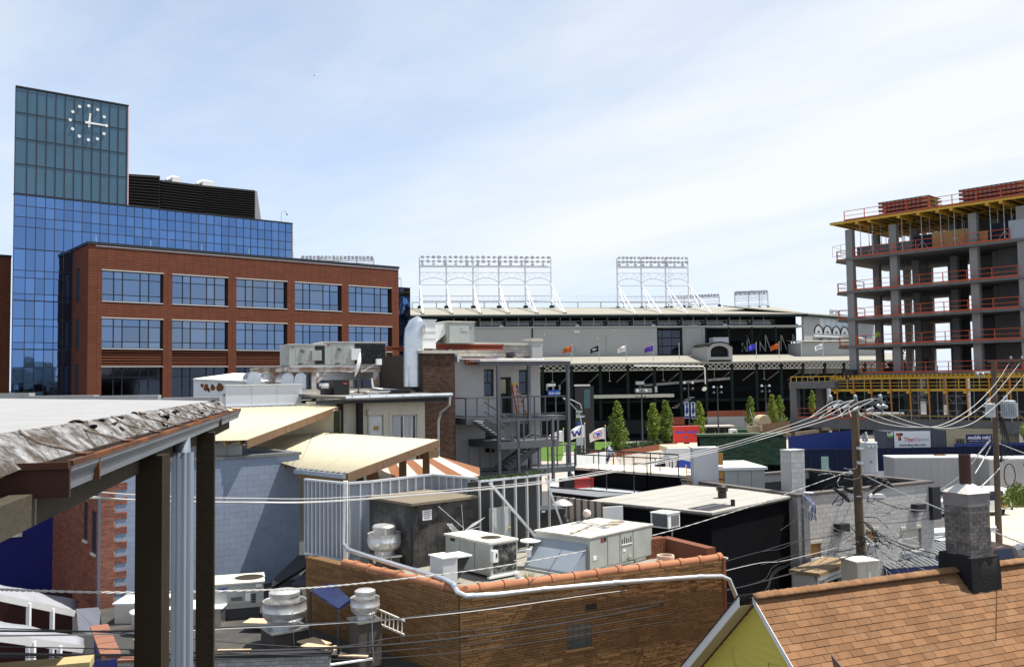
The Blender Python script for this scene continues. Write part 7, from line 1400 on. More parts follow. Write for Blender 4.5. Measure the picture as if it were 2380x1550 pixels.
ct0=on_ray('P4',672,1500,33.0); ct1=on_ray('P4',890,1322,33.0); uc=thing('utility_cabinet','cream metal utility cabinet beside the wooden pole','cabinet',(ct0[0],33.0,0),.3); W_,H_=ct1[0]-ct0[0],ct1[2]; B().box(0,W_,0,.9,0,H_).done('body',M('cabinet_cream',(.55,.51,.42),.6),uc); B().box(-.04,W_+.04,-.04,.94,H_,H_+.05).done('lid',M('cabinet_lid',(.66,.62,.52),.6),uc); piece('door',M('cabinet_cream',(.55,.51,.42)),uc,W_*.46,W_-.03,-.02,-.001,.1,H_-.08); piece('door',M('cabinet_cream',(.55,.51,.42)),uc,.03,W_*.44,-.02,-.001,.1,H_-.08); piece('handle',black,uc,W_*.75,W_*.79,-.05,-.021,H_-1.4,H_-1.0); piece('label_sticker',white_paint,uc,W_*.5,W_*.62,-.026,-.021,H_-.6,H_-.35)
def dumpster(label,x,y,Y,w,h,rz):
 p=on_ray('R3',x,y,Y); t=thing('dumpster',label,'dumpster',(p[0],Y,0),rz,'blue dumpsters in the alley'); H_=p[2]; bm_=M('dumpster_blue',(.02,.035,.13),.6,dirt=.3,dcol=(.1,.05,.03),ds=2)
 B().prism([(-.0,0,.15),(w,0,.15),(w+.1,0,H_),(-.1,0,H_)],(0,h,0)).done('bin',bm_,t);
 for k in range(11):B().bar((-.1+k*(w+.2)/10,-.05,H_+.03),(-.1+k*(w+.2)/10,h,H_+.35),.05,.03).done('lid_rib',galv,t)
 B().prism([(-.12,-.02,H_+.004),(w+.12,-.02,H_+.004),(w+.12,h,H_+.32),(-.12,h,H_+.32)],(0,0,.02)).done('lid',steel_dark,t); piece('sticker',M('sticker_yellow',(.6,.5,.05),.6),t,.1,.3,-.012,-.001,H_-.6,H_-.25)
 for sx in(.1,w-.2):B().lathe([(.1,0),(.1,.08)],10,(sx,.2,.02)).done('caster',black,t)
dumpster('blue dumpster with ribbed lid behind the roof ridge',1090,735,38,2.3,1.5,.25); dumpster('blue dumpster with yellow sticker beside the chimney',1380,630,42,2.2,1.5,.2)
blue_blk=M('blue_grey_block',(.22,.262,.34),.88,var=.10,vs=.5,rnd=.05,dirt=.4,dcol=(.30,.34,.40),ds=1.3,dthr=.66,bump=.12,bs=12); blue_j=M('blue_grey_mortar',(.20,.24,.315),.92,var=.08)
red_b=M('red_brick',(.22,.075,.045),.88,rnd=.28,var=.12); red_m=M('red_brick_mortar',(.38,.32,.27),.95)
BL=Fr(at(*q('L5',440,592),32),38); zB=at(*q('L5',440,592),32)[2]
blb=at_frame('blue_block_building','blue grey painted block building with toothed red brick corner','building',BL)
xq=BL.face(*q('L2',832,700))[0]; ZLOW=4.3
w=B().box(xq,0,0,.3,0,zB).done('wall',blue_j,blb)
teeth=[]
bk=[]
rw_=0; z=2.0
while z<zB-.05:
 k=int((z-2.0)/.225); t=.42 if k%2 else.78
 t_=t; x=xq; off=.1*(rw_%2)
 while x<xq+t_-.02:e=min(x+.2-(off if x==xq else 0),xq+t_); bk.append((x+.009,e-.009,-.03,0,z+.009,z+.066)); x=e
 z+=.075; rw_+=1
pieces('brick',red_b,w,bk,300,vis=(150,300,1120,1480))
B().box(xq,xq+.42,-.016,-.001,2,zB).done('quoin_bed',red_m,blb)
pieces('block',blue_blk,w,[(a,b,-.006,0,c,d)for(a,b,c,d)in courses(xq+.44,0,ZLOW-.3,zB,.4,.2,.006)],300)
sw_=B().box(xq,xq+.3,.301,9,0,zB).done('side_wall',red_m,blb); sl_=[]
for(x0,y0,x1,y1)in((704,165,730,500),(770,245,802,610)):
 a=BL.side(*q('L2',x0,y0),xq); b=BL.side(*q('L2',x1,y1),xq); sl_.append((min(a[0],b[0]),max(a[0],b[0]),b[1],a[1]))
pieces('brick',red_b,sw_,[(xq-.012,xq,a,b,c,d)for(a,b,c,d)in courses(.305,9,3.5,zB,.2,.075,.010,holes=sl_)],300)
for(a,b,z0,z1)in sl_:o=B().box(xq-.004,xq-.001,a,b,z0,z1).done('slit_window',black,blb); B().box(xq-.06,xq-.001,a-.03,b+.03,z0-.08,z0-.005).done('sill',M('limestone',(.5,.47,.4)),o)
cap_m=M('dark_metal_cap',(.15,.155,.16),.5,.5)
B().box(xq-.1,.06,-.06,.36,zB,zB+.09).done('coping',cap_m,blb); B().box(-.3,.06,.36,6,zB,zB+.09).done('coping',cap_m,blb); B().box(-.3,0,.3,6,0,zB).done('return_wall',blue_j,blb); B().box(xq+.3,-.3,.3,9,zB-.35,zB-.2).done('roof',roofm,blb)
a=BL.face(*q('L1',1760,612),1.2); b=BL.face(*q('L1',2015,462),1.2); hv=thing('roof_cabinet','pale grey roof cabinet with two doors behind blue parapet','cabinet',BL.w(a[0],1.2,a[1]-.4),BL.a); W_,H_=b[0]-a[0],b[1]-a[1]+.4; B().box(-1.2,W_,0,1,0,H_).done('body',M('pale_green_grey',(.47,.50,.49),.6),hv)
for k in range(2):piece('door',M('pale_green_grey',(.47,.50,.49)),hv,W_*(.08+.45*k),W_*(.42+.45*k),-.025,-.001,H_*.2,H_*.75)
nv=M('navy_wall',(.010,.012,.12),.7,var=.15,vs=.6); NW=Fr(at(190,1300,33.5),20); nw=at_frame('navy_wall_building','deep navy painted wall with small window at far left','building',NW); zn=zB+1.5
B().box(-14,0,0,.4,0,zn).done('wall',nv,nw); a=NW.face(*q('L2',0,440)); b=NW.face(*q('L2',160,330)); wo=B().box(a[0]-2,b[0],-.03,-.001,a[1],b[1]+.6).done('window',black,nw); piece('pane',glass_dark,wo,a[0]-1.9,b[0]-.08,-.04,-.031,a[1]+.08,b[1]+.5); B().box(a[0]-2,b[0]+.12,-.12,-.001,a[1]-.14,a[1]-.003).done('sill',M('limestone',(.5,.47,.4)),wo)
cream_r=M('cream_sheet',(.50,.445,.31),.8,var=.04,vs=.6,dirt=.12,dcol=(.58,.48,.30),ds=1.0)
def canopy(label,fr_,fl,bl,br,zf,zb,nsheet,group='cream corrugated canopies',thick=.03,fascia=True):
 """corrugated roof between front-left, front-right, back-left, back-right"""
 t=thing('canopy_roof',label,'canopy',(0,0,0),0,group); FR,FL,BLp,BR=[Vector(p)for p in(fr_,fl,bl,br)]
 for s in range(nsheet):
  rows=[]
  for j in range(2):
   row=[]; n=24
   for i in range(n+1):
    u_=(s+i/n)/nsheet; a=FL.lerp(FR,u_); b=BLp.lerp(BR,u_); p=a.lerp(b,j); row.append((p.x,p.y,p.z+.005*math.sin(i/n*2*math.pi*6)+.006*(s%2)))
   rows.append(row)
  o=B().strip(rows).done('sheet',cream_r,t,smooth=True); o.modifiers.new('thickness','SOLIDIFY').thickness=.006
 if fascia:
  n=3
  for k in range(n):a,b=FR.lerp(BR,k/n),FR.lerp(BR,(k+.99)/n); B().bar(tuple(a-Vector((0,0,.15))),tuple(b-Vector((0,0,.15))),.06,.27).done('fascia_board',wood_dark,t)
 for k in range(7):a,b=FL.lerp(FR,(k+.5)/7),BLp.lerp(BR,(k+.5)/7); B().bar(tuple(a.lerp(b,.0)-Vector((0,0,.12))),tuple(a.lerp(b,1)-Vector((0,0,.12))),.05,.14).done('rafter',wood_tr,t)
 return t
zf,zbk=8.30,8.85
FRp=onz(*q('L5',838,748),zf); FLp=onz(*q('L5',430,705),zf); BRp=onz(*q('L5',1600,468),zbk); BLp_=onz(*q('L5',285,388),zbk); FL2=onz(*q('L5',-40,560),zf+.12)
cr1=canopy('near cream corrugated canopy above the stud screen',FRp,FLp,onz(*q('L5',560,405),zbk),BRp,zf,zbk,4)
cr1b=canopy('cream corrugated canopy strip behind the blue parapet',FLp,FL2,BLp_,onz(*q('L5',556,405),zbk),zf,zbk,2,fascia=False)
o=thing('eave_gutter','galvanised eave gutter with mesh under the near cream canopy','gutter'); a,b=Vector(FLp),Vector(FRp); d=(b-a).normalized(); nn=Vector((d.y,-d.x,0)); B().bar(tuple(a+nn*.1-Vector((0,0,.09))),tuple(b+nn*.1-Vector((0,0,.09))),.12,.13).done('trough',galv,o)
for k in range(9):p=a.lerp(b,(k+.5)/9); B().bar(tuple(p+nn*.17-Vector((0,0,.01))),tuple(p-nn*.1+Vector((0,0,.03))),.025,.02).done('strap',galv,o)
for k in range(7):p=a.lerp(b,(k+.5)/7); B().box(-.12,.12,-.02,.2,-.1,0).done('rafter_end',wood_tr,o,loc=tuple(p-Vector((0,0,.2))))
for(x,y0,y1,Y)in((1302,640,760,34.5),(1497,560,745,35.5)):p0,p1=at(*q('L5',x,y1),Y),at(*q('L5',x,y0),Y); B().box(-.13,.13,-.13,.13,5.5,p1[2]+.1).done('canopy_post',wood_dark,cr1,loc=(p0[0],Y,0))
a=Vector(at(*q('L5',1420,600),35.3)); b=Vector(at(*q('L5',1590,585),36.2)); B().bar(tuple(a),tuple(b),.12,.3).done('cross_beam',wood_dark,cr1)
z2=10.04; z2f=9.2; canopy('upper cream corrugated canopy below the white parapet box',onz(*q('L5',0,470),z2f),onz(*q('L5',-900,500),z2f),onz(*q('L5',-700,215),z2),onz(*q('L5',790,180),z2),0,0,5)
p=onz(*q('L5',775,190),z2); B().box(-.14,.14,-.14,.14,5,p[2]-.2).done('canopy_post',M('mossy_post',(.03,.035,.02),.9),None,loc=(p[0]-.1,p[1],0),label='dark mossy timber post under the upper cream canopy',cat='post')
pw0=at(*q('L5',300,420),41); pw1=at(*q('L5',760,240),41); B().box(pw0[0]-1,pw1[0]-.2,41.2,41.4,4,pw1[2]+.1).done('cream_side_wall',M('cream_wall2',(.66,.61,.46),.9,var=.08,streak=.1),None,label='cream wall in the gap between the two canopies',cat='wall')
sa=thing('striped_awning','brown and cream striped awning tent beneath the canopy','awning'); st_b=M('stripe_brown',(.20,.085,.04),.85); st_c=M('stripe_cream',(.50,.46,.37),.85)
Tl,Tr=Vector(at(*q('L5',1000,690),37)),Vector(at(*q('L5',1600,605),41)); Bl,Br=Vector(at(*q('L5',1000,900),33.5)),Vector(at(*q('L5',1940,765),36.5))
n=8
for k in range(n):B().prism([tuple(Tl.lerp(Tr,k/n)),tuple(Tl.lerp(Tr,(k+1)/n)),tuple(Bl.lerp(Br,(k+1)/n)),tuple(Bl.lerp(Br,k/n))],(0,0,-.02)).done('stripe',st_b if k%2==0 else st_c,sa)
E_=Vector(at(*q('L5',1940,700),42)); B().prism([tuple(Tr),tuple(E_),tuple(Br)],(0,0,-.02)).done('end_panel',st_b,sa); B().bar(tuple(Bl-Vector((0,0,.12))),tuple(Br-Vector((0,0,.12))),.03,.22).bar(tuple(Br-Vector((0,0,.12))),tuple(E_-Vector((0,0,.12))),.03,.2).done('valance',st_b,sa)
lowm=M('low_roof',(.05,.048,.046),.95,var=.3,vs=.8,dirt=.45,dcol=(.11,.095,.075),ds=.9,bump=.3)
dlx=lambda r_,x,y,z=ZLOW:onz(*q(r_,x,y),z)
lr=thing('low_flat_roof','dark low flat roof between blue wall and tan building','roof');
lp_=[dlx('P2',1165,745)[:2],dlx('P2',1345,1110)[:2],dlx('L3',690,1440)[:2],LB.w(-.5,-.05)[:2],LB.w(-6.5,-.05)[:2],BL.w(0,-.02)[:2],BL.w(xq,-.02)[:2]]
B().prism([(x,y,ZLOW-.3)for x,y in lp_],(0,0,.3)).done('deck',lowm,lr)
ZPa=4.9; gbk=M('grey_brick',(.33,.325,.31),.9,rnd=.22,var=.1); gbm2=M('grey_brick_mortar',(.20,.19,.18),.95)
PA=Fr(onz(*q('P2',1345,1118),ZPa),0); pe=onz(*q('L3',690,1425),ZPa); PA=Fr(PA.o,math.degrees(math.atan2(pe[1]-PA.o[1],pe[0]-PA.o[0]))); pl_=PA.l(*pe[:2])[0]
pf_=at_frame('low_brick_parapet','low grey brick parapet with black cap at bottom edge','parapet',PA); w=B().box(0,pl_,0,.25,0,ZPa-.06).done('wall',gbm2,pf_); pieces('brick',gbk,w,[(a,b,-.012,0,c,d)for(a,b,c,d)in courses(0,pl_,3.3,ZPa-.07,.2,.085,.012)],300)
clay2=M('clay_cap',(.22,.10,.065),.85,var=.1,rnd=.06)
hl=PA.face(*q('P2',1640,1100))[0]+.5; B().box(0,hl,-.06,.3,ZPa-.06,ZPa).done('clay_cap',clay2,pf_); B().box(hl,pl_+.05,-.08,.32,ZPa-.06,ZPa+.02).done('black_cap',black,pf_)
LP=Vector(onz(*q('P2',1175,720),ZPa)); d=LP-Vector((PA.o[0],PA.o[1],ZPa)); lpf=Fr(PA.o,math.degrees(math.atan2(d.y,d.x))); n=5; sp_=at_frame('clay_capped_parapet','navy side parapet with flat clay coping at lower left','parapet',lpf)
B().box(.3,d.length,-.05,.2,0,ZPa-.06).done('wall',M('mural_navy',(.03,.04,.16),.8,var=.3,vs=2,dirt=.3,dcol=(.5,.5,.55),ds=1.5,dthr=.62),sp_)
for k in range(n):B().box(.32+(d.length-.3)*k/n,.3+(d.length-.3)*(k+1)/n-.015,-.12,.3,ZPa-.058,ZPa+.01).done('coping_slab',clay2,sp_)
for(r_,x,yb,yt,xl,xr,yc,lab,cap)in(('L3',318,1210,905,140,500,1390,'large aluminium exhaust fan over the dark low roof','flat'),('L3',988,1140,900,868,1110,1290,'smaller aluminium exhaust fan beside the tan brick wall','flat')):
 c=dlx(r_,x,yc); Y=c[1]+.35 if x<500 else 22.2; s_=Y/2110*.2792; z0=at(*q(r_,x,yb),Y)[2]; z1=at(*q(r_,x,yt),Y)[2]; cx=at(*q(r_,x,yb),Y)[0]
 exhaust_fan(lab,(cx,Y,ZLOW),(xr-xl)/2*s_,(z1-z0)*1.0,((xr-xl)/2*s_*.82,max(.25,z0-ZLOW-.05)),.6,cap)
c=dlx('L2',1850,1180); Y=c[1]; a=at(*q('L2',1720,1085),Y); b=at(*q('L2',2178,860),Y); f=Fr((a[0],Y),16); W_=b[0]-a[0]; z0=a[2]; H_=b[2]-z0
u=rtu('grey green rooftop unit with round fan by blue wall',f,W_,1.25,H_,z0,None,[(0,W_*.38),(W_*.39,W_*.66),(W_*.67,W_)]); B().box(.1,W_-.1,.1,1.15,ZLOW-z0,0).done('curb',steel_dark,u)
B().lathe([(.42,0),(.42,.015),(.46,.015),(.46,0)],22,(W_*.74,.62,H_),caps=False).done('fan_ring',hvac_top,u); B().lathe([(.42,.002),(.42,.008)],22,(W_*.74,.62,H_)).done('fan_well',M('fan_well_dark',(.03,.024,.015)),u)
piece('badge',M('badge_blue',(.05,.06,.25),.5),u,W_*.18,W_*.36,-.025,-.014,H_*.7,H_*.84); piece('label_sticker',white_paint,u,W_*.86,W_*.97,-.02,-.014,H_*.78,H_*.9); piece('label_sticker',white_paint,u,W_*.67,W_*.76,-.02,-.014,H_*.28,H_*.6)
for k in range(3):piece('vent_slot',black,u,W_*.42,W_*.62,-.022,-.014,H_*(.42-.05*k),H_*(.445-.05*k))
for k in range(4):piece('coil_slot',black,u,W_*.78,W_*.86,-.02,-.014,H_*(.2+.09*k),H_*(.27+.09*k))
c=dlx('L2',1090,1290); Y=c[1];
for k,(x0,y0,x1,y1,dy,lab)in enumerate(((955,1180,1185,1030,1.2,'stainless box duct with bright lid beside brick corner'),(1060,1290,1190,1120,0,'round fronted stainless duct casing by the brick corner'),(1400,1200,1830,1080,.8,'long flat stainless duct seen between the porch posts'))):
 a=at(*q('L2',x0,y1),Y+dy); b=at(*q('L2',x1,y1),Y+dy); W_=b[0]-a[0]+(.5 if k<2 else 0); t=thing('stainless_duct',lab,'duct',(a[0],Y+dy,ZLOW),.05,'stainless ducts on the low roof'); H_=a[2]-ZLOW
 if k==1:B().lathe([(W_*.5,0),(W_*.5,H_)],24,(W_*.5,W_*.4,0)).done('casing',M('stainless',(.6,.6,.58),.25,.9),t,smooth=True); B().lathe([(W_*.55,H_),(W_*.55,H_+.04)],24,(W_*.5,W_*.4,0)).done('lid',white_paint,t)
 else:B().box(0,W_,0,1.0,0,H_).done('casing',M('stainless',(.6,.6,.58),.25,.9),t); B().box(-.05,W_+.05,-.05,1.05,H_,H_+.04).done('lid',white_paint,t)
p=[at(*q('L3',x,y),Y_)for x,y,Y_ in((530,905,23.6),(720,850,24.2),(870,985,22.6),(765,1060,22.2))]; sk=thing('tilted_blue_panel','dark glossy blue tilted panel between the two fans','panel'); B().prism(p,(0,0,-.06)).done('sheet',M('blue_gloss',(.015,.022,.07),.2,var=.3),sk)
B().bar((p[3][0],p[3][1],p[3][2]-.06),(p[3][0],p[3][1],ZLOW),.06).bar((p[0][0],p[0][1],p[0][2]-.06),(p[0][0],p[0][1],ZLOW),.06).done('prop',steel_dark,sk)
p=[at(*q('L3',x,y),Y_)for x,y,Y_ in((205,890,28.0),(225,815,28.4),(430,620,29.5),(500,640,29.0),(480,720,28.2))]; B().prism(p,(.1,.3,-.05)).done('black_tarp',black,None,label='black folded tarp sheet against the blue wall',cat='tarp')
p=[at(*q('L3',x,y),Y_)for x,y,Y_ in((380,860,27.5),(520,720,28.6),(790,800,27.8),(700,880,26.2))]; B().prism(p,(0,0,-.1)).done('black_roof_hood',M('hood_dark',(.02,.022,.03),.5),None,label='dark low hood roof behind the tilted blue panel',cat='hood')
ldr=thing('wall_ladder','pale ladder lying against the tan brick side wall','ladder'); p0,p1=Vector(at(*q('L3',1110,1075),22.4)),Vector(at(*q('L3',1315,1165),21.3)); q0,q1=Vector(at(*q('L3',1105,1190),22.3)),Vector(at(*q('L3',1312,1280),21.2))
for a,b in((p0,p1),(q0,q1)):B().bar(tuple(a),tuple(b),.04).done('rail',M('ladder_pale',(.5,.47,.4),.7),ldr)
for k in range(6):B().bar(tuple(p0.lerp(p1,(k+.5)/6)),tuple(q0.lerp(q1,(k+.5)/6)),.025).done('rung',M('ladder_pale',(.5,.47,.4)),ldr)
lum=[(('L3',0,1165),('L3',190,1170),.5,'pale plywood offcut left of the large fan'),(('L3',480,1365),('L3',690,1395),.28,'thin lumber strip on the parapet right of the large fan'),(('L3',640,1420),('L3',770,1380),.3,'plywood scrap at the foot of the smaller fan'),(('L3',770,1452),('L3',1010,1460),.1,'long thin lumber strip at the bottom edge'),(('L3',700,1530),('L3',1050,1480),.08,'white batten crossing the bottom edge'),(('L2',1120,1340),('L2',1190,1330),.45,'torn plywood sheet left of the near post'),(('L3',490,1320),('L3',640,1370),.5,'tan board leaning right of the large fan curb'),(('L2',1800,1420),('L2',2080,1415),.25,'clay pink coping board right of the posts')]
for k,(a,b,w_,lab)in enumerate(lum):
 z=ZLOW+.25 if k not in(1,3,4,7)else ZPa+.05
 A_,B_=Vector(onz(*q(*a),z)),Vector(onz(*q(*b),z)); B().bar((0,0,0),tuple(B_-A_),w_,.03).done('lumber',(M('lumber_pale',(.55,.40,.25),.85,streak=.15),white_paint)[k==4],None,loc=tuple(A_),label=lab,cat='lumber',group='lumber scraps on the low roof')
def slope(label,pts,Ys,posts):
 t=thing('canvas_awning',label,'awning',(0,0,0),0,'pale canvas awnings at lower left'); P_=[Vector(at(*q('P2',x,y),Y))for(x,y),Y in zip(pts,Ys)]
 rows=[[tuple(P_[0].lerp(P_[1],i/10).lerp(P_[3].lerp(P_[2],i/10),j/4)+Vector((0,0,-.05*math.sin(math.pi*j/4)-.02*math.sin(i*1.3))))for i in range(11)]for j in range(5)]
 o=B().strip(rows).done('canvas',M('canvas_shaded',(.25,.255,.28),.85,var=.06,dirt=.15,dcol=(.4,.4,.42),ds=2),t,smooth=True); o.modifiers.new('thickness','SOLIDIFY').thickness=.02  # white canvas coloured bluish grey in place of the shade over it
 B().bar(rows[4][0],rows[4][10],.06,.18).done('valance',M('canvas_edge',(.5,.5,.5),.8),t)
 for i in posts:a=Vector(rows[4][i]); B().bar(tuple(a),(a.x,a.y,0),.1).done('post',white_paint,t)
slope('upper pale canvas awning below the navy wall',((-60,255),(900,450),(850,590),(-60,400)),(26,29,27.5,24.5),(4,7)); slope('lower pale canvas awning below the navy wall',((-60,660),(960,870),(960,1000),(-60,860)),(22,24.5,23.2,20.5),(4,7))
a=at(*q('P2',860,540),27); b=at(*q('P2',1120,860),25); hoodp=[at(*q('P2',x,y),Y_)for x,y,Y_ in((870,540,27),(1000,530,27.4),(1120,790,26),(1130,850,25.8),(900,800,25.4))]; B().prism(hoodp,(.1,.5,-.1)).done('grey_canvas_hood',M('hood_grey',(.10,.105,.13),.8),None,label='dark grey canvas hood at the brick corner foot',cat='hood')
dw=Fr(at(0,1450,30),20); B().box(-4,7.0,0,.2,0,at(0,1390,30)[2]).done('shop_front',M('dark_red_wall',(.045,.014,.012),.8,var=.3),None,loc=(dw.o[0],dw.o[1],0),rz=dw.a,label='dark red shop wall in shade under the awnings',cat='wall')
gp=lambda u,v,Y:Vector(at(u,v,Y))
PG=Fr((-1.66,3.2),102.2); por=at_frame('porch_roof','near porch roof with white coating and rusty edged gutter','porch roof',PG)
ZG=10.74; GL=7.7
coat=M('white_coating',(.27,.27,.272),.9,var=.1,vs=2.5,dirt=.2,dcol=(.20,.197,.19),ds=3.5,streak=.0,bump=.35,bs=14)
rows=[]
for i in range(31):
 x=-1.0+(GL+1.0)*i/30; row=[]
 for j in range(13):
  y=.20+6.0*j/12; row.append((x,y+(random.uniform(-.02,.02)if j==0 else 0),10.834+.03*(y-.2)+random.gauss(0,.0018)))
 rows.append(row)
B().strip(rows).done('roof_membrane',coat,por,smooth=True)
for k in range(9):y=.15+.68*k; B().box(GL-.12+.02*(k%2),GL+.12,y,y+.64+.05*(k%3),10.80+.02*(k%2),10.87+.034*y+.012*(k%2)).done('far_kerb',coat,por)
tarw=M('tar_flashing',(.27,.27,.275),.7,.0,var=.6,vs=14,streak=.5,dirt=.93,dcol=(.05,.034,.022),ds=8,dthr=.49,bump=1.0,bs=34)
rows=[]; r_=random.Random(11)
for i in range(91):
 x=-.6+(GL+.5)*i/90; w1=.012*math.sin(i*.9)+r_.gauss(0,.012); row=[]
 for j in range(7):
  t=j/6; row.append((x,.205-.155*t+w1*math.sin(math.pi*t)*.5,10.835-.11*t**1.4+r_.gauss(0,.006)*(j>0)))
 rows.append(row)
B().strip(rows).done('tar_flashing',tarw,por,smooth=True)
gut=M('gutter_zinc',(.26,.29,.33),.45,.5,var=.1,streak=.1); rust_m=M('rust_edge',(.075,.032,.018),.9,var=.35,vs=5,dirt=.6,dcol=(.26,.085,.015),ds=1.6)
B().box(.02,GL-.35,-.075,.045,ZG-.10,ZG-.085).box(.02,GL-.35,.03,.045,ZG-.085,ZG-.01).done('gutter_trough',M('gutter_inside',(.03,.02,.014),.9),por)
prof=[(-.075,-.10),(-.082,-.06),(-.098,-.03),(-.10,-.012)]
for x0,x1 in((.0,.42),(.425,5.2),(5.205,GL-.35)):
 bb=B(); bb.strip([[(x0,y,ZG+z)for y,z in prof],[(x1,y,ZG+z)for y,z in prof]]); o=bb.done('gutter_front',gut,por); o.modifiers.new('t','SOLIDIFY').thickness=.004
 B().box(x0+.001,x1-.001,-.108,-.082,ZG-.012,ZG+.006).done('gutter_lip',rust_m,por)
for x in(.425,5.2):B().box(x-.009,x+.009,-.104,-.076,ZG-.1,ZG-.013).done('gutter_joint',rust_m,por)
B().box(-.02,.0,-.1,1.5,ZG-.12,ZG).done('gutter_end',M('brown_fascia',(.05,.022,.014),.8),por); B().box(-.035,-.021,-.1,1.5,ZG-.02,ZG+.004).done('end_lip',rust_m,por)
for k in range(9):
 x=.28+.82*k; o=B().tube([(x+.14,.19,10.838),(x+.05,.1,ZG+.055),(x,-.09,ZG+.008)],[.007,.006,.005],6).done('gutter_spike',M('tar_spike',(.12,.085,.06),.8,dirt=.5,dcol=(.5,.48,.45),ds=12),por,smooth=True)
 B().box(x-.06,x+.06,-.1,-.06,ZG+.006,ZG+.016).done('hanger_clip',rust_m,por)
blob=B().lathe([(.002,0),(.6,.12),(1.0,.45),(.8,.85),(.3,1.0)],8).mesh('tar_clump',True); blob.materials.append(M('tar_black',(.018,.013,.01),.7))
for k in range(44):
 t=r_.random()**.7; x=-.1+(GL-.2)*r_.random(); o=link('tar_clump',blob,por); o.location=(x,.2-.15*t,10.828-.11*t**1.4); s_=r_.uniform(.008,.026); o.scale=(s_*r_.uniform(.8,2.2),s_,s_*.8); o.rotation_euler=(.6,r_.uniform(-.4,.4),r_.random()*3)
B().box(-1.2,GL-.4,.015,.10,10.525,ZG-.103).done('beam',M('beam_wood',(.06,.05,.034),.85,var=.2,vs=2,streak=.2,bump=.25,bs=16),por)
for k in range(6):B().box(.5+1.1*k,.56+1.1*k,.101,3,10.60,10.69).done('joist',wood_tr,por)
B().box(-.8,GL-.5,.11,5.5,10.695,10.71).done('soffit_board',wood_tr,por)
post_m=M('post_wood',(.024,.017,.009),.9,var=.2,vs=2.5,streak=.35,bump=.3,bs=20)
for k,(u,Y,w)in enumerate(((355,5.15,.145),(478,7.6,.14))):
 c=at(u,1200,Y); B().box(-w/2,w/2,-w/2,w/2,7.2,10.62).done('porch_post',post_m,None,loc=(c[0],Y,0),rz=math.radians((4,14)[k]),label=('thick dark timber porch post left of the downspout','dark timber porch post right of the downspout')[k],cat='post',group='timber porch posts')
c=at(424,1200,6.3); dsn=thing('porch_downspout','corrugated galvanised downspout between the two porch posts','downspout',(c[0],6.3,0),math.radians(8)); pr=[]
n=40
for k in range(n):
 an=2*math.pi*k/n; r0=.062+.007*math.cos(an*10); pr.append((1.08*r0*math.cos(an),.8*r0*math.sin(an)))
B().strip([[(x,y,z)for x,y in pr+pr[:1]]for z in(7.2,10.55)]).done('tube',M('downspout_zinc',(.36,.40,.46),.4,.6,var=.08,streak=.15),dsn,smooth=False); B().tube([(0,0,10.5),(-.01,.03,10.62),(-.03,.08,10.68)],.055,10).done('elbow',gut,dsn,smooth=True)
rp0=gp(-60,1553,4.75); rp1=gp(214,1528,4.9)
d=rp1-rp0; rlg=thing('porch_railing','sunlit timber porch railing cap at the lower left corner','railing',rp0,math.atan2(d.y,d.x)); L_=math.hypot(d.x,d.y); B().box(0,L_,-.07,.07,-.04,0).done('cap',M('rail_wood',(.42,.33,.17),.85,var=.15,streak=.2),rlg); B().box(0,L_-.03,-.045,-.005,-.14,-.041).done('sub_rail',wood_tr,rlg); B().box(L_-.1,L_-.01,-.05,.04,-2.0,-.041).done('end_post',wood_tr,rlg)
HA=23.5; HF=Fr(at(1750,1385,17),HA); ZRD=at(1750,1385,17)[2]; hs=at_frame('shingled_house','yellow house with orange brown asphalt shingle roof','house',HF)
PIT=math.radians(43); cp,sp__=math.cos(PIT),math.sin(PIT); RL=9.5; SL=4.6
shing=M('asphalt_shingle',(.195,.100,.048),.95,var=.16,vs=.9,rnd=.17,dirt=.18,dcol=(.36,.24,.15),ds=2.6,dthr=.58,bump=.5,bs=90)
B().prism([(0,0,ZRD-.03),(0,-SL*cp,ZRD-.03-SL*sp__),(0,-SL*cp,ZRD-.12-SL*sp__),(0,0,ZRD-.16)],(RL,0,0)).done('roof_deck',M('shingle_gap',(.055,.03,.018),.95),hs)
B().prism([(0,.001,ZRD-.03),(0,SL*cp,ZRD-.03-SL*sp__),(0,SL*cp,ZRD-.12-SL*sp__),(0,.001,ZRD-.16)],(RL,0,0)).done('roof_deck',shing,hs)
chx=HF.l(*onz(*q('R3',1760,760),ZRD)[:2])[0]
sm=B(); sm.v+=[(-.5,-.5,.0),(.5,-.5,.0),(.5,.5,.0),(-.5,.5,.0),(-.5,-.5,1),(.5,-.5,1),(.5,.5,.15),(-.5,.5,.15)]; sm.f+=[(0,3,2,1),(4,5,6,7),(0,1,5,4),(1,2,6,5),(2,3,7,6),(3,0,4,7)]; smm=sm.mesh('shingle'); smm.materials.append(shing)
ro=bpy.data.objects['roof_deck']; ex=.143; nr=int(SL/ex); r_=random.Random(21); cnt=0; rest=B(); cand=[]
for j in range(nr):
 s=ex*(j+.5); x=-.02-(.15 if j%2 else.0)-r_.uniform(0,.03)
 while x<RL:
  w=.305; x0=max(x,-.02); x1=min(x+w,RL)
  if x1-x0>.04:cand.append(((x0+x1)/2,s,x1-x0-.008))
  x+=w
def sh_place(c):
 x,s,w=c; return Vector((x,-s*cp,ZRD-.028-s*sp__))
sc_=[]
for c in cand:
 pr_=project(to_world(hs,sh_place(c))); sc_.append(pr_[2]if pr_ and 1700<pr_[0]<2400 and 1280<pr_[1]<1565 else 1e6)
od=sorted(range(len(cand)),key=lambda i:sc_[i]); rotm=Euler((PIT,0,0)).to_matrix()
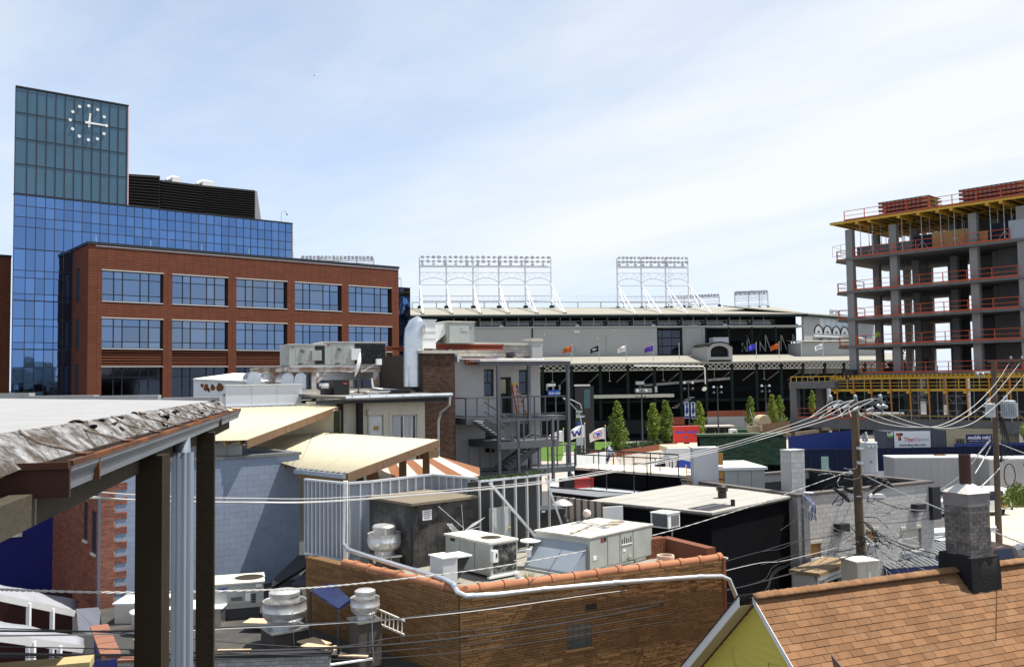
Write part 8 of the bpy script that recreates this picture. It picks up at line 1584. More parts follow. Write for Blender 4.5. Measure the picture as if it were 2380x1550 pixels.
for n_,i in enumerate(od):
 c=cand[i]; p=sh_place(c); th=.011+.006*r_.random(); tw=r_.gauss(0,.004)
 if n_<300 and sc_[i]<1e6:
  o=link('shingle',smm,hs); o.location=p; o.scale=(c[2],ex*1.04,th); o.rotation_euler=(PIT,0,0)
 else:
  k0=len(rest.v)
  for vx_ in sm.v:q_=rotm@Vector((vx_[0]*c[2],vx_[1]*ex*1.04,vx_[2]*th)); rest.v.append(tuple(p+q_))
  rest.f+=[tuple(k0+a for a in f_)for f_ in sm.f]
rest.done('shingle_field',shing,hs,kind='stuff')
cap=B()
for i in range(9):
 t=-1.05+2.1*i/8; cap.v+=[(-.02,.145*math.sin(t),.145*math.cos(t)-.118),(.24,.155*math.sin(t),.155*math.cos(t)-.116)]
for i in range(8):cap.f.append((2*i,2*i+1,2*i+3,2*i+2))
cmh=cap.mesh('ridge_cap',True); cmh.materials.append(shing); x=0
while x<RL:
 if not(chx-.15<x<chx+.55):
  o=link('ridge_cap',cmh,hs); o.location=(x,0,ZRD+.018+r_.gauss(0,.003)); o.rotation_euler=(0,-.03,r_.gauss(0,.01)); o.modifiers.new('t','SOLIDIFY').thickness=.01
 x+=.155
rk=M('rake_white',(.68,.67,.64),.6,var=.05)
B().prism([(-.32,.02,ZRD+.03),(-.32,SL*cp,ZRD+.03-SL*sp__),(-.32,SL*cp,ZRD-.17-SL*sp__),(-.32,.02,ZRD-.17)],(.03,0,0)).done('rake_board',rk,hs); B().prism([(-.03,-.02,ZRD-.0),(-.03,-SL*cp,ZRD-.0-SL*sp__),(-.03,-SL*cp,ZRD-.13-SL*sp__),(-.03,-.02,ZRD-.13)],(.012,0,0)).done('rake_board',rk,hs)
B().prism([(-.34,0,ZRD+.06),(-.34,SL*cp,ZRD+.06-SL*sp__),(-.34,SL*cp,ZRD+.032-SL*sp__),(-.34,0,ZRD+.032)],(.34,0,0)).done('rake_shingles',M('rake_dark',(.05,.045,.04),.9),hs)
B().prism([(-.29,.03,ZRD-.15),(-.29,SL*cp,ZRD-.15-SL*sp__),(-.29,SL*cp,ZRD-.165-SL*sp__),(-.29,.03,ZRD-.165)],(.29,0,0)).done('rake_soffit',M('soffit_tan',(.45,.36,.2),.8),hs)
yel=M('yellow_siding',(.60,.50,.10),.8,var=.06,vs=1.5)
n_=22
for k in range(n_):
 z1=ZRD-.2-k*.15; z0=z1-.15; hw=(ZRD-.18-z1)/math.tan(PIT); hw0=(ZRD-.18-z0)/math.tan(PIT)
 B().prism([(.02,-hw0,z0),(.02,hw0,z0),(.035,hw,z1),(.035,-hw,z1)],(.02,0,0)).done('siding_board',yel,hs)
B().box(.06,RL,-SL*cp+.3,SL*cp-.3,0,ZRD-SL*sp__).done('body',yel,hs)
zwn=ZRD-1.35; o=B().box(-.0,.018,-.55,.15,zwn-1.2,zwn).done('window',rk,hs); piece('pane',glass_dark,o,-.012,-.001,-.45,.05,zwn-1.1,zwn-.12)
tw=B(); r_=random.Random(4)
for k in range(26):
 y=r_.uniform(-.9,.5); z=ZRD-r_.uniform(1.3,2.4); tw.tube([(-.12,y,z),(-.14+r_.gauss(0,.03),y+r_.gauss(0,.15),z+r_.uniform(.1,.3)),(-.12,y+r_.gauss(0,.3),z+r_.uniform(.25,.5))],[.006,.004,.002],4)
tw.done('bare_twigs',bark,None,loc=(HF.o[0],HF.o[1],0),rz=HF.a,label='thin bare twigs in front of the yellow gable',cat='twigs',kind='stuff')
a=gp(*q('R3',578,1440),14.6); b=gp(*q('R3',672,1555),14.4); c=gp(*q('R3',605,1560),14.5); B().prism([tuple(a),tuple(b),tuple(c)],(.02,.02,0)).done('metal_flashing',M('flash_brown',(.12,.07,.05),.5,.3),None,label='small upturned metal flashing on the shingles at bottom',cat='flashing')
cw=.60; cs_=link('chimney',None,hs); cs_.location=(chx,-.30,0); zc0=ZRD-.5; ztop=at(*q('R3',1740,125),18.7)[2]; zmid=at(*q('R3',1740,230),18.7)[2]; zbrk=at(*q('R3',1740,650),18.7)[2]
chb=M('chimney_brick',(.115,.105,.10),.95,rnd=.35,var=.25,vs=3,dirt=.4,dcol=(.30,.28,.25),ds=4); chm=M('chimney_mortar',(.24,.22,.20),.95,var=.15)
B().box(0,cw,0,cw,zc0,ztop).done('chimney_core',chm,cs_); B().box(-.014,cw+.014,-.014,cw+.014,zmid,ztop+.01).done('chimney_parge',M('parge_dark',(.20,.19,.18),.95,var=.2,vs=3,bump=.4,bs=14),cs_)
bx=[(a,b,-.014,0,c_,d_)for(a,b,c_,d_)in courses(0,cw,zbrk,zmid,.2,.072,.012)]+[(-.014,0,a,b,c_,d_)for(a,b,c_,d_)in courses(0,cw,zbrk,zmid,.2,.072,.012)]
pieces('brick',chb,cs_,bx,300)
tarb=M('tar_skirt',(.012,.011,.012),.7,bump=.6,bs=20); sk_=B()
rws=[]
for j,(zz_,o_)in enumerate(((ZRD-.75,.13),(ZRD-.1,.12),(zbrk-.02,.10),(zbrk+.03,.02))):
 rw=[]
 for k in range(25):
  t=k/24*4; sgm=int(t)%4; fr_=t-int(t); c4=[(-o_,-o_),(cw+o_,-o_),(cw+o_,cw+o_),(-o_,cw+o_)]; A_,B_=c4[sgm],c4[(sgm+1)%4]; rw.append((A_[0]+(B_[0]-A_[0])*fr_+r_.gauss(0,.008)*(0<k<24),A_[1]+(B_[1]-A_[1])*fr_+r_.gauss(0,.008)*(0<k<24),zz_+r_.gauss(0,.02)*(0<k<24)))
 rws.append(rw)
sk_.strip(rws).done('tar_skirt',tarb,cs_,smooth=True)
B().box(-.10,cw+.10,-.10,cw+.10,ZRD-.8,zbrk).done('tar_collar',tarb,cs_)
apx=at(*q('R3',1735,55),18.7)[2]; pcap=B(); k0=0; pcap.v=[(-.03,-.03,ztop+.011),(cw+.03,-.03,ztop+.011),(cw+.03,cw+.03,ztop+.011),(-.03,cw+.03,ztop+.011)]+[(cw/2+.14*math.cos(k*math.pi/2+math.pi*1.25),cw/2+.14*math.sin(k*math.pi/2+math.pi*1.25),apx+.02)for k in range(4)]; pcap.f=[(0,1,5,4),(1,2,6,5),(2,3,7,6),(3,0,4,7),(4,5,6,7)]; pcap.done('chimney_crown',M('crown_mortar',(.50,.48,.44),.95,var=.15,bump=.6,bs=14),cs_)
ft=at(*q('R2',1735,1072),18.7)[2]; B().lathe([(.118,apx-.02),(.118,ft),(.123,ft),(.123,ft+.02),(.10,ft+.02),(.10,ft-.4)],22,(cw/2,cw/2,0),caps=False).done('flue_pipe',M('flue_rust',(.055,.022,.016),.6,.3,var=.2,streak=.2),cs_,smooth=True)
pole_m=M('pole_wood',(.125,.09,.06),.9,var=.2,vs=2,streak=.35,bump=.35,bs=14)
lotm=M('lot_concrete',(.46,.41,.33),.92,var=.1,vs=.6,dirt=.35,dcol=(.28,.25,.2),ds=.5)
lp=[onz(*q('R3',x,y),.01)[:2]for x,y in((1900,200),(2600,180),(2600,420),(2188,500),(1950,640),(1850,640))]
B().poly([(x,y,.012)for x,y in lp]).done('lot_pavement',lotm,kind='structure')
a,b=Vector(onz(*q('R3',1960,640),.02)),Vector(onz(*q('R3',2240,480),.02)); d=(b-a); nn=Vector((-d.y,d.x,0)).normalized(); B().prism([tuple(a),tuple(b),tuple(b-nn*.5),tuple(a-nn*.5)],(0,0,.14)).done('kerb',M('kerb_white',(.6,.58,.54),.9),kind='structure')
lot2=[onz(*q('R3',x,y),.01)[:2]for x,y in((1960,655),(2400,500),(2500,700),(1960,700))]; B().poly([(x,y,.03)for x,y in lot2]).done('side_pavement',M('side_conc',(.55,.52,.46),.9,dirt=.4,dcol=(.35,.3,.2),ds=.8),kind='structure')
insul=M('insulator',(.34,.36,.38),.25,.1); tank=M('transformer_grey',(.50,.53,.55),.5,.1,var=.06,streak=.08)
def insulator(par,loc,r=.07,h=.22,nm='insulator',rot=None):
 o=B().lathe([(r*.4,0),(r,h*.12),(r*.5,h*.22),(r,h*.36),(r*.5,h*.46),(r,h*.6),(r*.5,h*.7),(r*.8,h*.85),(r*.3,h)],12).done(nm,insul,par,smooth=True); o.location=loc
 if rot:o.rotation_euler=rot
 return o
P1Y=35.0; pt=at(1985,940,P1Y); pole1=thing('utility_pole','thick wooden utility pole left of brick chimney with tangled cables','utility pole',(pt[0],P1Y,0),0,'wooden utility poles'); H1=pt[2]
pb=at(2003,1330,P1Y); dx1=(pb[0]-pt[0])*H1/(H1-pb[2])
B().tube([(dx1,0,0),(dx1*.5,0,H1*.5),(0,0,H1)],[.19,.17,.145],14).done('shaft',pole_m,pole1,smooth=True)
B().box(-1.1,1.15,-.2,-.1,H1+.02,H1+.13).done('crossarm',steel_grey,pole1); B().box(-1.0,1.05,.1,.18,H1-.05,H1+.04).done('crossarm',steel_grey,pole1)
for x in(-.95,.0,.95):insulator(pole1,(x,-.15,H1+.13),.09,.25)
for k,x in enumerate((-.9,-.55,-.15,.35)):
 insulator(pole1,(x,-.35,H1-.10-.05*k),.075,.34,'strain_insulator',(1.2,0,.5))
for x in(.95,1.15):insulator(pole1,(x,-.25,H1-.12),.075,.34,'strain_insulator',(1.3,0,-.9))
for k in range(3):B().bar((-.7+.35*k,-.3,H1-.05),(-.6+.35*k,-.35,H1-.45),.03).done('arm_brace',galv,pole1)
def transformer(label,u0,u1,v0,v1,Y,parent_note,fins=False):
 a=at(u0,v1,Y); b=at(u1,v0,Y); r=(b[0]-a[0])/2; H=b[2]-a[2]; t=thing('transformer',label,'transformer',(a[0]+r,Y,a[2]),0,'pole mounted transformers')
 B().lathe([(r*.92,0),(r*.97,.03),(r,H*.08),(r,H*.92),(r*1.03,H*.94),(r*1.03,H*.97),(r*.7,H),(.02,H*1.01)],28).done('tank',tank,t,smooth=True)
 B().box(-r*.25,r*.0,-r-.02,-r+.05,H*.34,H*.42).done('nameplate',M('plate',(.3,.25,.2),.5),t); B().box(-r-.12,-r*.8,-.15,.15,H*.3,H*.38).box(-r-.12,-r*.8,-.15,.15,H*.75,H*.83).done('hanger',galv,t)
 for k,an in enumerate((.5,1.6,2.8)):insulator(t,(r*.5*math.cos(an+1.57),r*.4*math.sin(an),H),.06,.36 if k==0 else.28)
 for s in(-.5,.0,.5):insulator(t,(r*s,-r*1.02,H*.84),.035,.12,'low_bushing',(1.57,0,0))
 if fins:
  for k in range(14):an=math.pi+k*math.pi/13; B().box(r,r+.12,-.012,.012,H*.1,H*.85).done('cooling_fin',tank,t).rotation_euler=(0,0,an)
 return t
transformer('tall pale grey transformer on the near wooden pole',2003,2037,1025,1100,34.6,0);
transformer('small pale transformer left of the far pole',2292,2312,937,970,56.5,0); transformer('ribbed grey transformer right of the far pole',2331,2358,930,972,56.5,0,True)
a=at(2045,1103,34.4); dk=thing('cable_coil_box','dark splice closures hanging beside the near pole','closure',a);
for k in range(3):B().tube([(-.5+.1*k,0,-.3-.2*k),(-.1+.2*k,0,-.12-.1*k),(.25+.1*k,0,-.2-.12*k)],[.05,.09,.05],10).done('closure',black,dk,smooth=True)
P2Y=57.0; pt2=at(2309,842,P2Y); pole2=thing('utility_pole','far wooden utility pole near the right edge','utility pole',(pt2[0],P2Y,0),0,'wooden utility poles'); H2=pt2[2]; pb2=at(2322,1265,P2Y); dx2=(pb2[0]-pt2[0])
B().tube([(dx2,0,0),(0,0,H2)],[.2,.14],14).done('shaft',pole_m,pole2,smooth=True); B().box(-.4,2.6,-.16,-.04,H2+.0,H2+.13).done('crossarm',pole_m,pole2); B().box(-1.1,.1,.06,.14,H2-.65,H2-.55).done('crossarm',galv,pole2); B().bar((.2,-.12,H2-1.3),(1.4,-.12,H2),.06).done('arm_brace',pole_m,pole2)
for x in(1.05,1.75,2.5):insulator(pole2,(x,-.1,H2+.13),.09,.22)
for x in(-1.0,-.65):insulator(pole2,(x,.1,H2-.95),.1,.32,'strain_insulator')
for k in range(5):B().tube([(.15+.06*k,-.1,H2-3.4),(.3+.15*k,-.15,H2-4.6-.3*k),(.1,-.1,H2-6.2)],.03,5).done('riser_cable',black,pole2)
B().tube([(.6+.35*math.cos(k*.45),-.2,H2-7.0+.7*math.sin(k*.45))for k in range(30)],.03,6).done('cable_coil',black,pole2,smooth=True)
wht=M('wire_pale',(.50,.49,.47),.6,.1); blk=M('wire_black',(.015,.015,.016),.5); thin=M('wire_dark',(.03,.03,.032),.55)
def spl(pts,n=10):
 P_=[Vector(at(*p))for p in pts]; out_=[]
 for i in range(len(P_)-1):
  p0,p1,p2,p3=P_[max(i-1,0)],P_[i],P_[i+1],P_[min(i+2,len(P_)-1)]
  for k in range(n):
   t=k/n; out_.append(.5*((2*p1)+(p2-p0)*t+(2*p0-5*p1+4*p2-p3)*t*t+(3*p1-p0-3*p2+p3)*t**3))
 return out_+[P_[-1]]
def wire(label,pts,r,mt,twist=0,cat='power line',grp='overhead wires'):
 c=spl(pts); o=thing('overhead_wire',label,cat,c[0],0,grp); c=[p-c[0]for p in c]
 if not twist:B().tube(c,r,6,False).done('strand',mt,o,smooth=True)
 else:
  f=[]
  for i in range(len(c)-1):
   for k in range(6):f.append(c[i].lerp(c[i+1],k/6))
  f.append(c[-1])
  for s in(0,1):B().tube([p+Vector((0,r*.9*math.cos(i*twist+s*math.pi),r*.9*math.sin(i*twist+s*math.pi)))for i,p in enumerate(f)],r*.8,5,False).done('strand',mt,o,smooth=True)
 return o
Q=lambda r_,x,y,Y:(*q(r_,x,y),Y)
wire('upper of three pale wires sweeping left from near pole',[Q('R2',660,600,34.8),Q('R2',430,730,33.5),Q('R2',0,880,31),Q('R4',1500,790,28),Q('R4',700,955,25),Q('R4',0,1060,22),Q('L5',850,945,18),Q('L5',0,955,14),Q('L1',1200,930,12),Q('L1',560,880,10)],.008,wht)
wire('middle of three pale wires sweeping left from near pole',[Q('R2',780,590,34.8),Q('R2',500,745,33.5),Q('R2',0,900,31),Q('R4',1500,810,28),Q('R4',700,970,25),Q('R4',0,1075,22),Q('L5',850,968,18),Q('L5',0,987,14),Q('L1',1200,972,12),Q('L1',500,920,10)],.011,wht)
wire('lower of three pale wires sweeping left from near pole',[Q('R2',940,590,34.8),Q('R2',640,730,33.8),Q('R2',0,920,31),Q('R4',1500,825,28),Q('R4',700,980,25),Q('R4',0,1082,22),Q('L5',850,975,18),Q('L5',0,991,14),Q('L1',1150,970,12),Q('L1',440,935,10)],.011,wht)
wire('thick twisted pale cable crossing in front of the roof units',[Q('P4',620,520,34.8),Q('P4',450,580,34),Q('R2',0,1450,32),Q('L4',2188,200,30),Q('L4',1500,410,27),Q('L4',800,575,24),Q('L4',0,720,20),Q('L3',1300,815,17),Q('L3',600,885,14.5),Q('L3',0,912,12.5),Q('L2',1100,930,11),Q('L2',300,915,9.5),Q('L2',-100,900,9)],.009,wht,.55)
wire('pale twin cable across the tan brick wall, upper',[Q('P4',640,1150,34.6),Q('P4',300,1240,33),Q('P4',0,1310,31),Q('L4',2188,690,29),Q('L4',1500,850,25),Q('L4',700,965,21),Q('L4',0,1065,17),Q('L3',1300,1145,14.5),Q('L3',500,1200,12.5),Q('L3',0,1222,11.5),Q('L2',1000,1272,10),Q('L2',-80,1290,8.8)],.009,wht)
wire('black cable just above the pale cable on brick wall',[Q('P4',640,1060,34.6),Q('P4',200,1130,33),Q('P4',0,1200,31),Q('L4',2188,600,29),Q('L4',1500,790,25),Q('L4',700,930,21),Q('L4',0,1040,17),Q('L3',1300,1140,14.5),Q('L3',500,1192,12.5),Q('L3',0,1212,11.5),Q('L2',1000,1250,10),Q('L2',-80,1248,8.8)],.010,blk)
wire('thick black lashed cable low across the tan brick wall',[Q('P4',730,1230,34.6),Q('P4',400,1340,33),Q('P4',0,1440,31),Q('L4',2188,855,29),Q('L4',1500,1010,24),Q('L4',700,1165,20),Q('L4',0,1272,16.5),Q('L3',1300,1355,14),Q('L3',500,1400,12),Q('L2',1800,1420,11),Q('L2',1000,1450,9.8),Q('L2',-80,1440,8.5)],.016,blk)
for k,(dy,lab)in enumerate(((0,'thin dark wire near the glass block window'),(60,'faint thin wire below the lashed cable'),(-110,'faint thin wire above the lashed cable'))):
 wire(lab,[Q('P4',640,1180+k*14,34.6),Q('P4',0,1360+dy*.3,31),Q('L4',2188,960+dy,28),Q('L4',1000,1180+dy,21),Q('L4',0,1330+dy,16.5),Q('L3',1300,1405+dy,14),Q('L3',600,1450+dy*.6,12),Q('L2',1000,1400+dy*1.2,9.8),Q('L2',-80,1380+dy*1.4,8.5)],.006,thin)
wire('left jumper arc over the near pole insulators',[Q('R2',400,745,34),Q('R2',560,630,34.6),Q('R2',660,600,34.8),Q('R2',745,650,34.9)],.012,wht); wire('right jumper arc over the near pole insulators',[Q('R2',640,730,34.2),Q('R2',800,620,34.6),Q('R2',950,583,34.8),Q('R2',1015,620,34.8),Q('R2',1015,685,34.9)],.012,wht); wire('middle jumper arc over the near pole insulators',[Q('R2',480,745,34),Q('R2',640,640,34.5),Q('R2',770,595,34.8),Q('R2',840,630,34.9)],.012,wht)
wire('deepest sagging wire between the two poles',[Q('R2',800,705,35),Q('R2',1000,785,40),Q('R2',1250,820,46),Q('R2',1500,800,50),Q('R2',1750,660,54),Q('R2',1950,460,56),Q('R2',2078,262,57)],.017,wht)
wire('middle sagging wire between the two poles',[Q('R2',880,690,35),Q('R2',1100,775,41),Q('R2',1350,820,47),Q('R2',1600,790,51),Q('R2',1900,590,55),Q('R2',2173,262,57)],.017,wht)
wire('last sagging wire between the two poles',[Q('R2',1010,690,35),Q('R2',1250,780,42),Q('R2',1500,828,48),Q('R2',1750,790,52),Q('R2',2000,600,55.5),Q('R2',2200,370,57),Q('R2',2330,150,58)],.017,wht)
wire('thick pale service cable falling right to the chimney',[Q('R2',830,1205,34.8),Q('R2',1000,1290,33),Q('R2',1300,1420,29),Q('R2',1600,1545,24),Q('R3',1900,410,21),Q('R3',2200,530,18)],.011,wht,.55)
wire('twisted dark cable from near pole rising to the far pole',[Q('R3',960,160,34.8),Q('R3',1150,225,36),Q('R3',1400,240,40),Q('N4',900,800,44),Q('N4',1300,500,50),Q('N4',1700,30,56)],.02,M('wire_grey',(.16,.16,.16),.6),1.0)
wire('pale guy wire left of the far pole',[Q('N4',1480,290,55),Q('N4',1580,160,56),Q('N4',1690,20,57)],.03,wht,1.0); wire('second pale guy wire left of the far pole',[Q('N4',1480,500,52),Q('N4',1600,300,55),Q('N4',1700,110,57)],.03,wht,1.0); wire('pale cable dropping left from far pole to the van',[Q('N4',1540,710,52),Q('N4',1700,560,55),Q('N4',1850,400,57)],.035,wht,1.0)
wire('short span leaving the far pole to the right edge',[Q('N4',1810,70,57),Q('N4',2100,185,56),Q('N4',2400,290,54)],.025,wht)
for k,(pts,lab,mt)in enumerate((([Q('R3',850,340,34.7),Q('R3',1000,355,35),Q('R3',1300,330,34),Q('R3',1600,250,32)],'thin dark line rising to the chimney top',thin),([Q('R3',870,460,34.7),Q('R3',1150,480,33),Q('R3',1400,400,30),Q('R3',1600,290,27)],'pale line curving up behind the chimney',wht),([Q('R3',860,350,34.7),Q('R3',980,440,34),Q('R3',1200,540,33),Q('R3',1420,600,31),Q('R3',1600,650,29)],'heavy black bundle sloping down toward the chimney base',blk),([Q('R3',870,370,34.7),Q('R3',1000,470,34),Q('R3',1200,570,33),Q('R3',1450,650,30),Q('R3',1600,700,28)],'second heavy black bundle sloping toward the chimney base',blk),([Q('R3',880,560,34.7),Q('R3',1050,600,33.5),Q('R3',1250,690,32),Q('R3',1420,770,30)],'pale service drop over the dumpster lid',wht),([Q('R3',870,590,34.7),Q('R3',960,640,33.8),Q('R3',1030,720,33),Q('R3',1050,800,32.6)],'dark loop hanging beside the utility cabinet',blk),([Q('R3',0,700,30),Q('R3',340,600,32),Q('R3',600,530,33.5),Q('R3',770,440,34.6)],'thin dark line from shed roof to near pole',thin),([Q('R3',0,840,29),Q('R3',300,760,31),Q('R3',600,670,33),Q('R3',860,590,34.7)],'heavy black line low on the near pole',blk),([Q('R3',0,590,30),Q('R3',300,500,32),Q('R3',500,480,33.2),Q('R3',780,370,34.6)],'dark sagging line across the block wall',thin),([Q('R3',330,200,34),Q('R3',520,330,34),Q('R3',640,410,34.2),Q('R3',770,430,34.7)],'thin pale drop from conduit mast to near pole',wht),([Q('P4',0,1040,32),Q('P4',150,930,33),Q('P4',300,760,34),Q('P4',420,650,34.6),Q('P4',620,600,34.8)],'dark drooping line beside the conduit masts',blk))):
 wire(lab,pts,.008 if mt is wht else(.018 if 'heavy' in lab else.009),mt)
rt=random.Random(77); tg=thing('cable_tangle','tangle of small black and pale cables around near pole','cables',(pt[0],P1Y-.3,0))
def tangle(reg,cx,cy,sx,sy,n,mt,rad):
 for k in range(n):
  pts=[]; x,y=cx+rt.gauss(0,sx*.5),cy+rt.gauss(0,sy*.5); an=rt.random()*6.28
  for j in range(6):
   p=at(*q(reg,x,y),P1Y-.3+rt.uniform(-.25,.15)); pts.append((p[0]-pt[0],p[1]-P1Y+.3,p[2])); an+=rt.gauss(0,.7); x+=sx*.45*math.cos(an); y+=sy*.35*math.sin(an)+sy*.05
  B().tube(pts,rad*rt.uniform(.7,1.3),5).done('cable',mt,tg,smooth=True)
tangle('R3',960,520,130,110,20,blk,.012); tangle('R3',1020,560,160,120,16,wht,.008); tangle('R3',930,430,80,90,8,blk,.02); tangle('R3',700,100,80,60,8,blk,.018); tangle('R3',1080,230,60,40,7,blk,.009); tangle('R3',880,110,70,60,7,thin,.012); tangle('R3',620,560,110,70,8,thin,.008); tangle('R2',660,1210,80,50,6,wht,.012)
for(x0,y0,x1,y1)in((640,90,735,175),(600,60,700,130),(690,60,760,100)):
 a,b=at(*q('R3',x0,y0),P1Y-.35),at(*q('R3',x1,y1),P1Y-.35); B().tube([(a[0]-pt[0],-.05,a[2]),(b[0]-pt[0],-.05,b[2])],.055,8).done('splice_case',black,tg,smooth=True)
a,b=at(*q('R3',860,455),P1Y-.4),at(*q('R3',930,520),P1Y-.4); B().tube([(a[0]-pt[0],-.1,a[2]),(b[0]-pt[0],-.1,b[2])],.06,10).done('splice_case',galv,tg,smooth=True)
a,b=at(*q('R3',905,130),P1Y-.5),at(*q('R3',1040,145),P1Y-.7); lh=thing('street_lamp_head','pale flat street lamp head on the near pole','street lamp',a); B().tube([(-.35,.4,-.05),(0,0,0)],.03,6).done('arm',galv,lh); B().prism([(0,0,-.05),(.12,-.02,.08),(.5,-.15,.07),(b[0]-a[0]+.02,-.2,.0),(b[0]-a[0],-.2,-.05)],(0,.28,0)).done('head',white_paint,lh); B().box(.15,.5,-.1,.12,-.12,-.051).done('lens',M('lens',(.3,.3,.28),.2),lh)
vw=M('van_white',(.72,.72,.71),.3,.0,var=.02,spec=.6)
def body_loft(par,secs,mt,nm='body',bev=.05):
 """secs: (x, half width low, half width high, z0, zwaist, z1) lofted along x"""
 rows=[]
 for(x,wl,wh,z0,zm,z1)in secs:rows.append([(x,-wl*.93,z0),(x,-wl,z0+.12),(x,-wl,zm),(x,-wh,z1-.12),(x,-wh*.86,z1),(x,wh*.86,z1),(x,wh,z1-.12),(x,wl,zm),(x,wl,z0+.12),(x,wl*.93,z0)])
 b=B(); b.strip([r+r[:1]for r in rows]); b.poly(rows[0]); b.poly(rows[-1]); return b.done(nm,mt,par,smooth=True)
def van(label,loc,rz):
 t=thing('cargo_van',label,'van',loc,rz)
 body_loft(t,[(-2.75,.86,.8,.55,.95,1.1),(-2.6,.95,.86,.4,1.0,1.2),(-1.75,.98,.9,.38,1.05,1.35),(-1.0,.98,.86,.38,1.1,2.0),(-.7,.98,.86,.38,1.1,2.1),(2.2,.98,.86,.38,1.1,2.12),(2.5,.97,.84,.42,1.1,2.05),(2.6,.95,.8,.5,1.1,1.9)],vw)
 for s in(-1,1):
  y=s*.985
  B().prism([(-1.55,y*.985,1.2),(-1.05,y*.945,1.85),(-.35,y*.935,1.9),(-.35,y*.985,1.2)],(0,s*.02,0)).done('side_window',glass_dark,t)
  B().prism([(.0,y*.985,1.2),(.0,y*.935,1.9),(1.9,y*.935,1.9),(1.9,y*.985,1.2)],(0,s*.015,0)).done('side_panel_window',glass_dark,t)
  for x in(-1.7,1.65):wheel(t,x,s*.85,.36,.36,.24)
  B().box(2.58,2.63,s*.84-.07,s*.84+.07,.95,1.35).done('tail_light',M('tail_red',(.35,.02,.02),.3),t); B().box(-2.76,-2.6,s*.7-.15,s*.7+.15,.8,1.0).done('headlight',M('lamp_glass',(.6,.6,.58),.15),t)
 B().prism([(-1.72,-.76,1.38),(-1.05,-.7,1.98),(-1.05,.7,1.98),(-1.72,.76,1.38)],(-.02,0,.02)).done('windscreen',glass_dark,t)
 for s in(-1,1):B().prism([(2.615,s*.1,1.2),(2.615,s*.75,1.2),(2.56,s*.7,1.82),(2.56,s*.1,1.82)],(.012,0,0)).done('rear_window',vw,t)
 B().box(2.55,2.72,-.95,.95,.38,.55).done('rear_bumper',steel_dark,t); B().box(-2.85,-2.7,-.9,.9,.38,.6).done('front_bumper',steel_dark,t); B().box(2.62,2.64,-.2,.2,.72,.86).done('number_plate',M('plate_dark',(.1,.1,.12),.5),t)
 o=B().lathe([(.42,-.01),(.42,.01)],24).done('emblem_disc',black,t); o.location=(1.95,-1.0,.98); o.rotation_euler=(RX,0,0)
 an=B().bar((1.95,-1.02,.66),(1.95,-1.02,1.35),.06,.015).bar((1.8,-1.02,1.22),(2.1,-1.02,1.22),.06,.015).tube([(1.95+.3*math.cos(k),-1.02,.98+.32*math.sin(k))for k in(3.5,3.9,4.3,4.71,5.1,5.5,5.9)],.045,5).done('emblem_anchor',M('anchor_gold',(.45,.32,.05),.5),t); return t
c=onz(*q('N4',1560,1105),.02); van('white cargo van with gold anchor emblem behind the chimney',(c[0],c[1]+1.0,.02),math.radians(10))
def pickup(label,loc,rz,mt,rack=True):
 t=thing('pickup_truck',label,'pickup truck',loc,rz,None)
 body_loft(t,[(-2.8,.85,.8,.55,.8,1.0),(-2.65,.95,.9,.42,.9,1.1),(-1.3,.97,.92,.42,1.0,1.15),(2.6,.97,.95,.45,1.0,1.2),(2.7,.95,.92,.5,1.0,1.15)],mt)
 body_loft(t,[(-1.35,.93,.88,1.1,1.12,1.16),(-.85,.92,.76,1.1,1.2,1.8),(.3,.92,.76,1.1,1.2,1.84),(.6,.92,.8,1.1,1.15,1.7)],mt,'cab')
 for s in(-1,1):
  B().prism([(-1.1,s*.925,1.2),(-.8,s*.82,1.68),(.25,s*.82,1.7),(.35,s*.925,1.2)],(0,s*.012,0)).done('side_window',glass_dark,t)
  for x in(-1.75,1.7):wheel(t,x,s*.83,.38,.38,.26)
 B().prism([(-1.36,-.78,1.18),(-.88,-.68,1.78),(-.88,.68,1.78),(-1.36,.78,1.18)],(-.015,0,.015)).done('windscreen',glass_dark,t); B().box(.75,2.6,-.8,.8,1.19,1.215).done('bed_floor',black,t)
 if rack:
  for x in(-.9,.7,2.3):
   for s in(-.8,.8):B().bar((x,s,1.2),(x,s,2.15),.06).done('rack_post',galv,t)
   B().bar((x,-.85,2.15),(x,.85,2.15),.06).done('rack_bar',galv,t)
  for s in(-.8,.8):B().bar((-1.6,s,2.2),(2.9,s,2.2),.06).bar((.7,s,1.3),(2.3,s,2.1),.03).done('rack_rail',galv,t)
  B().tube([(-2.0,-.55,2.3),(3.0,-.5,2.28)],.12,12).done('pipe_carrier',white_paint,t,smooth=True)
  B().box(-1.2,2.4,.1,.5,2.22,2.32).done('ladder',white_paint,t)
 return t
c=at(*q('N4',1080,1130),52); pickup('white work pickup with ladder rack left of the chimney',(c[0],52,.02),math.radians(20),vw)
c=at(*q('N4',1090,1560),45); p_=pickup('black pickup with rubbish in its bed left of chimney',(c[0]+.4,45,.02),math.radians(196),M('car_black',(.012,.013,.016),.15,.2,spec=.7),rack=False)
db=thing('rubbish_pile','pile of pale boards and sheets in black pickup bed','rubbish',(c[0]+.2,45,1.2),.4); rr2=random.Random(8)
for k in range(12):B().bar((rr2.uniform(-.9,.6),rr2.uniform(-.6,.6),rr2.uniform(0,.2)),(rr2.uniform(-.7,.8),rr2.uniform(-.6,.6),rr2.uniform(.3,1.2)),rr2.uniform(.15,.5),.03).done('scrap',(white_paint,M('lumber_pale',(.55,.40,.25)),M('scrap_orange',(.4,.15,.05),.8))[k%3],db)
c=at(*q('R3',1950,420),50); pickup('dark pickup partly hidden right of the chimney',(c[0],50,.02),math.radians(15),M('car_brown',(.05,.035,.03),.3,.2),rack=False)
rg=random.Random(17); tc_=at(2440,1110,58)
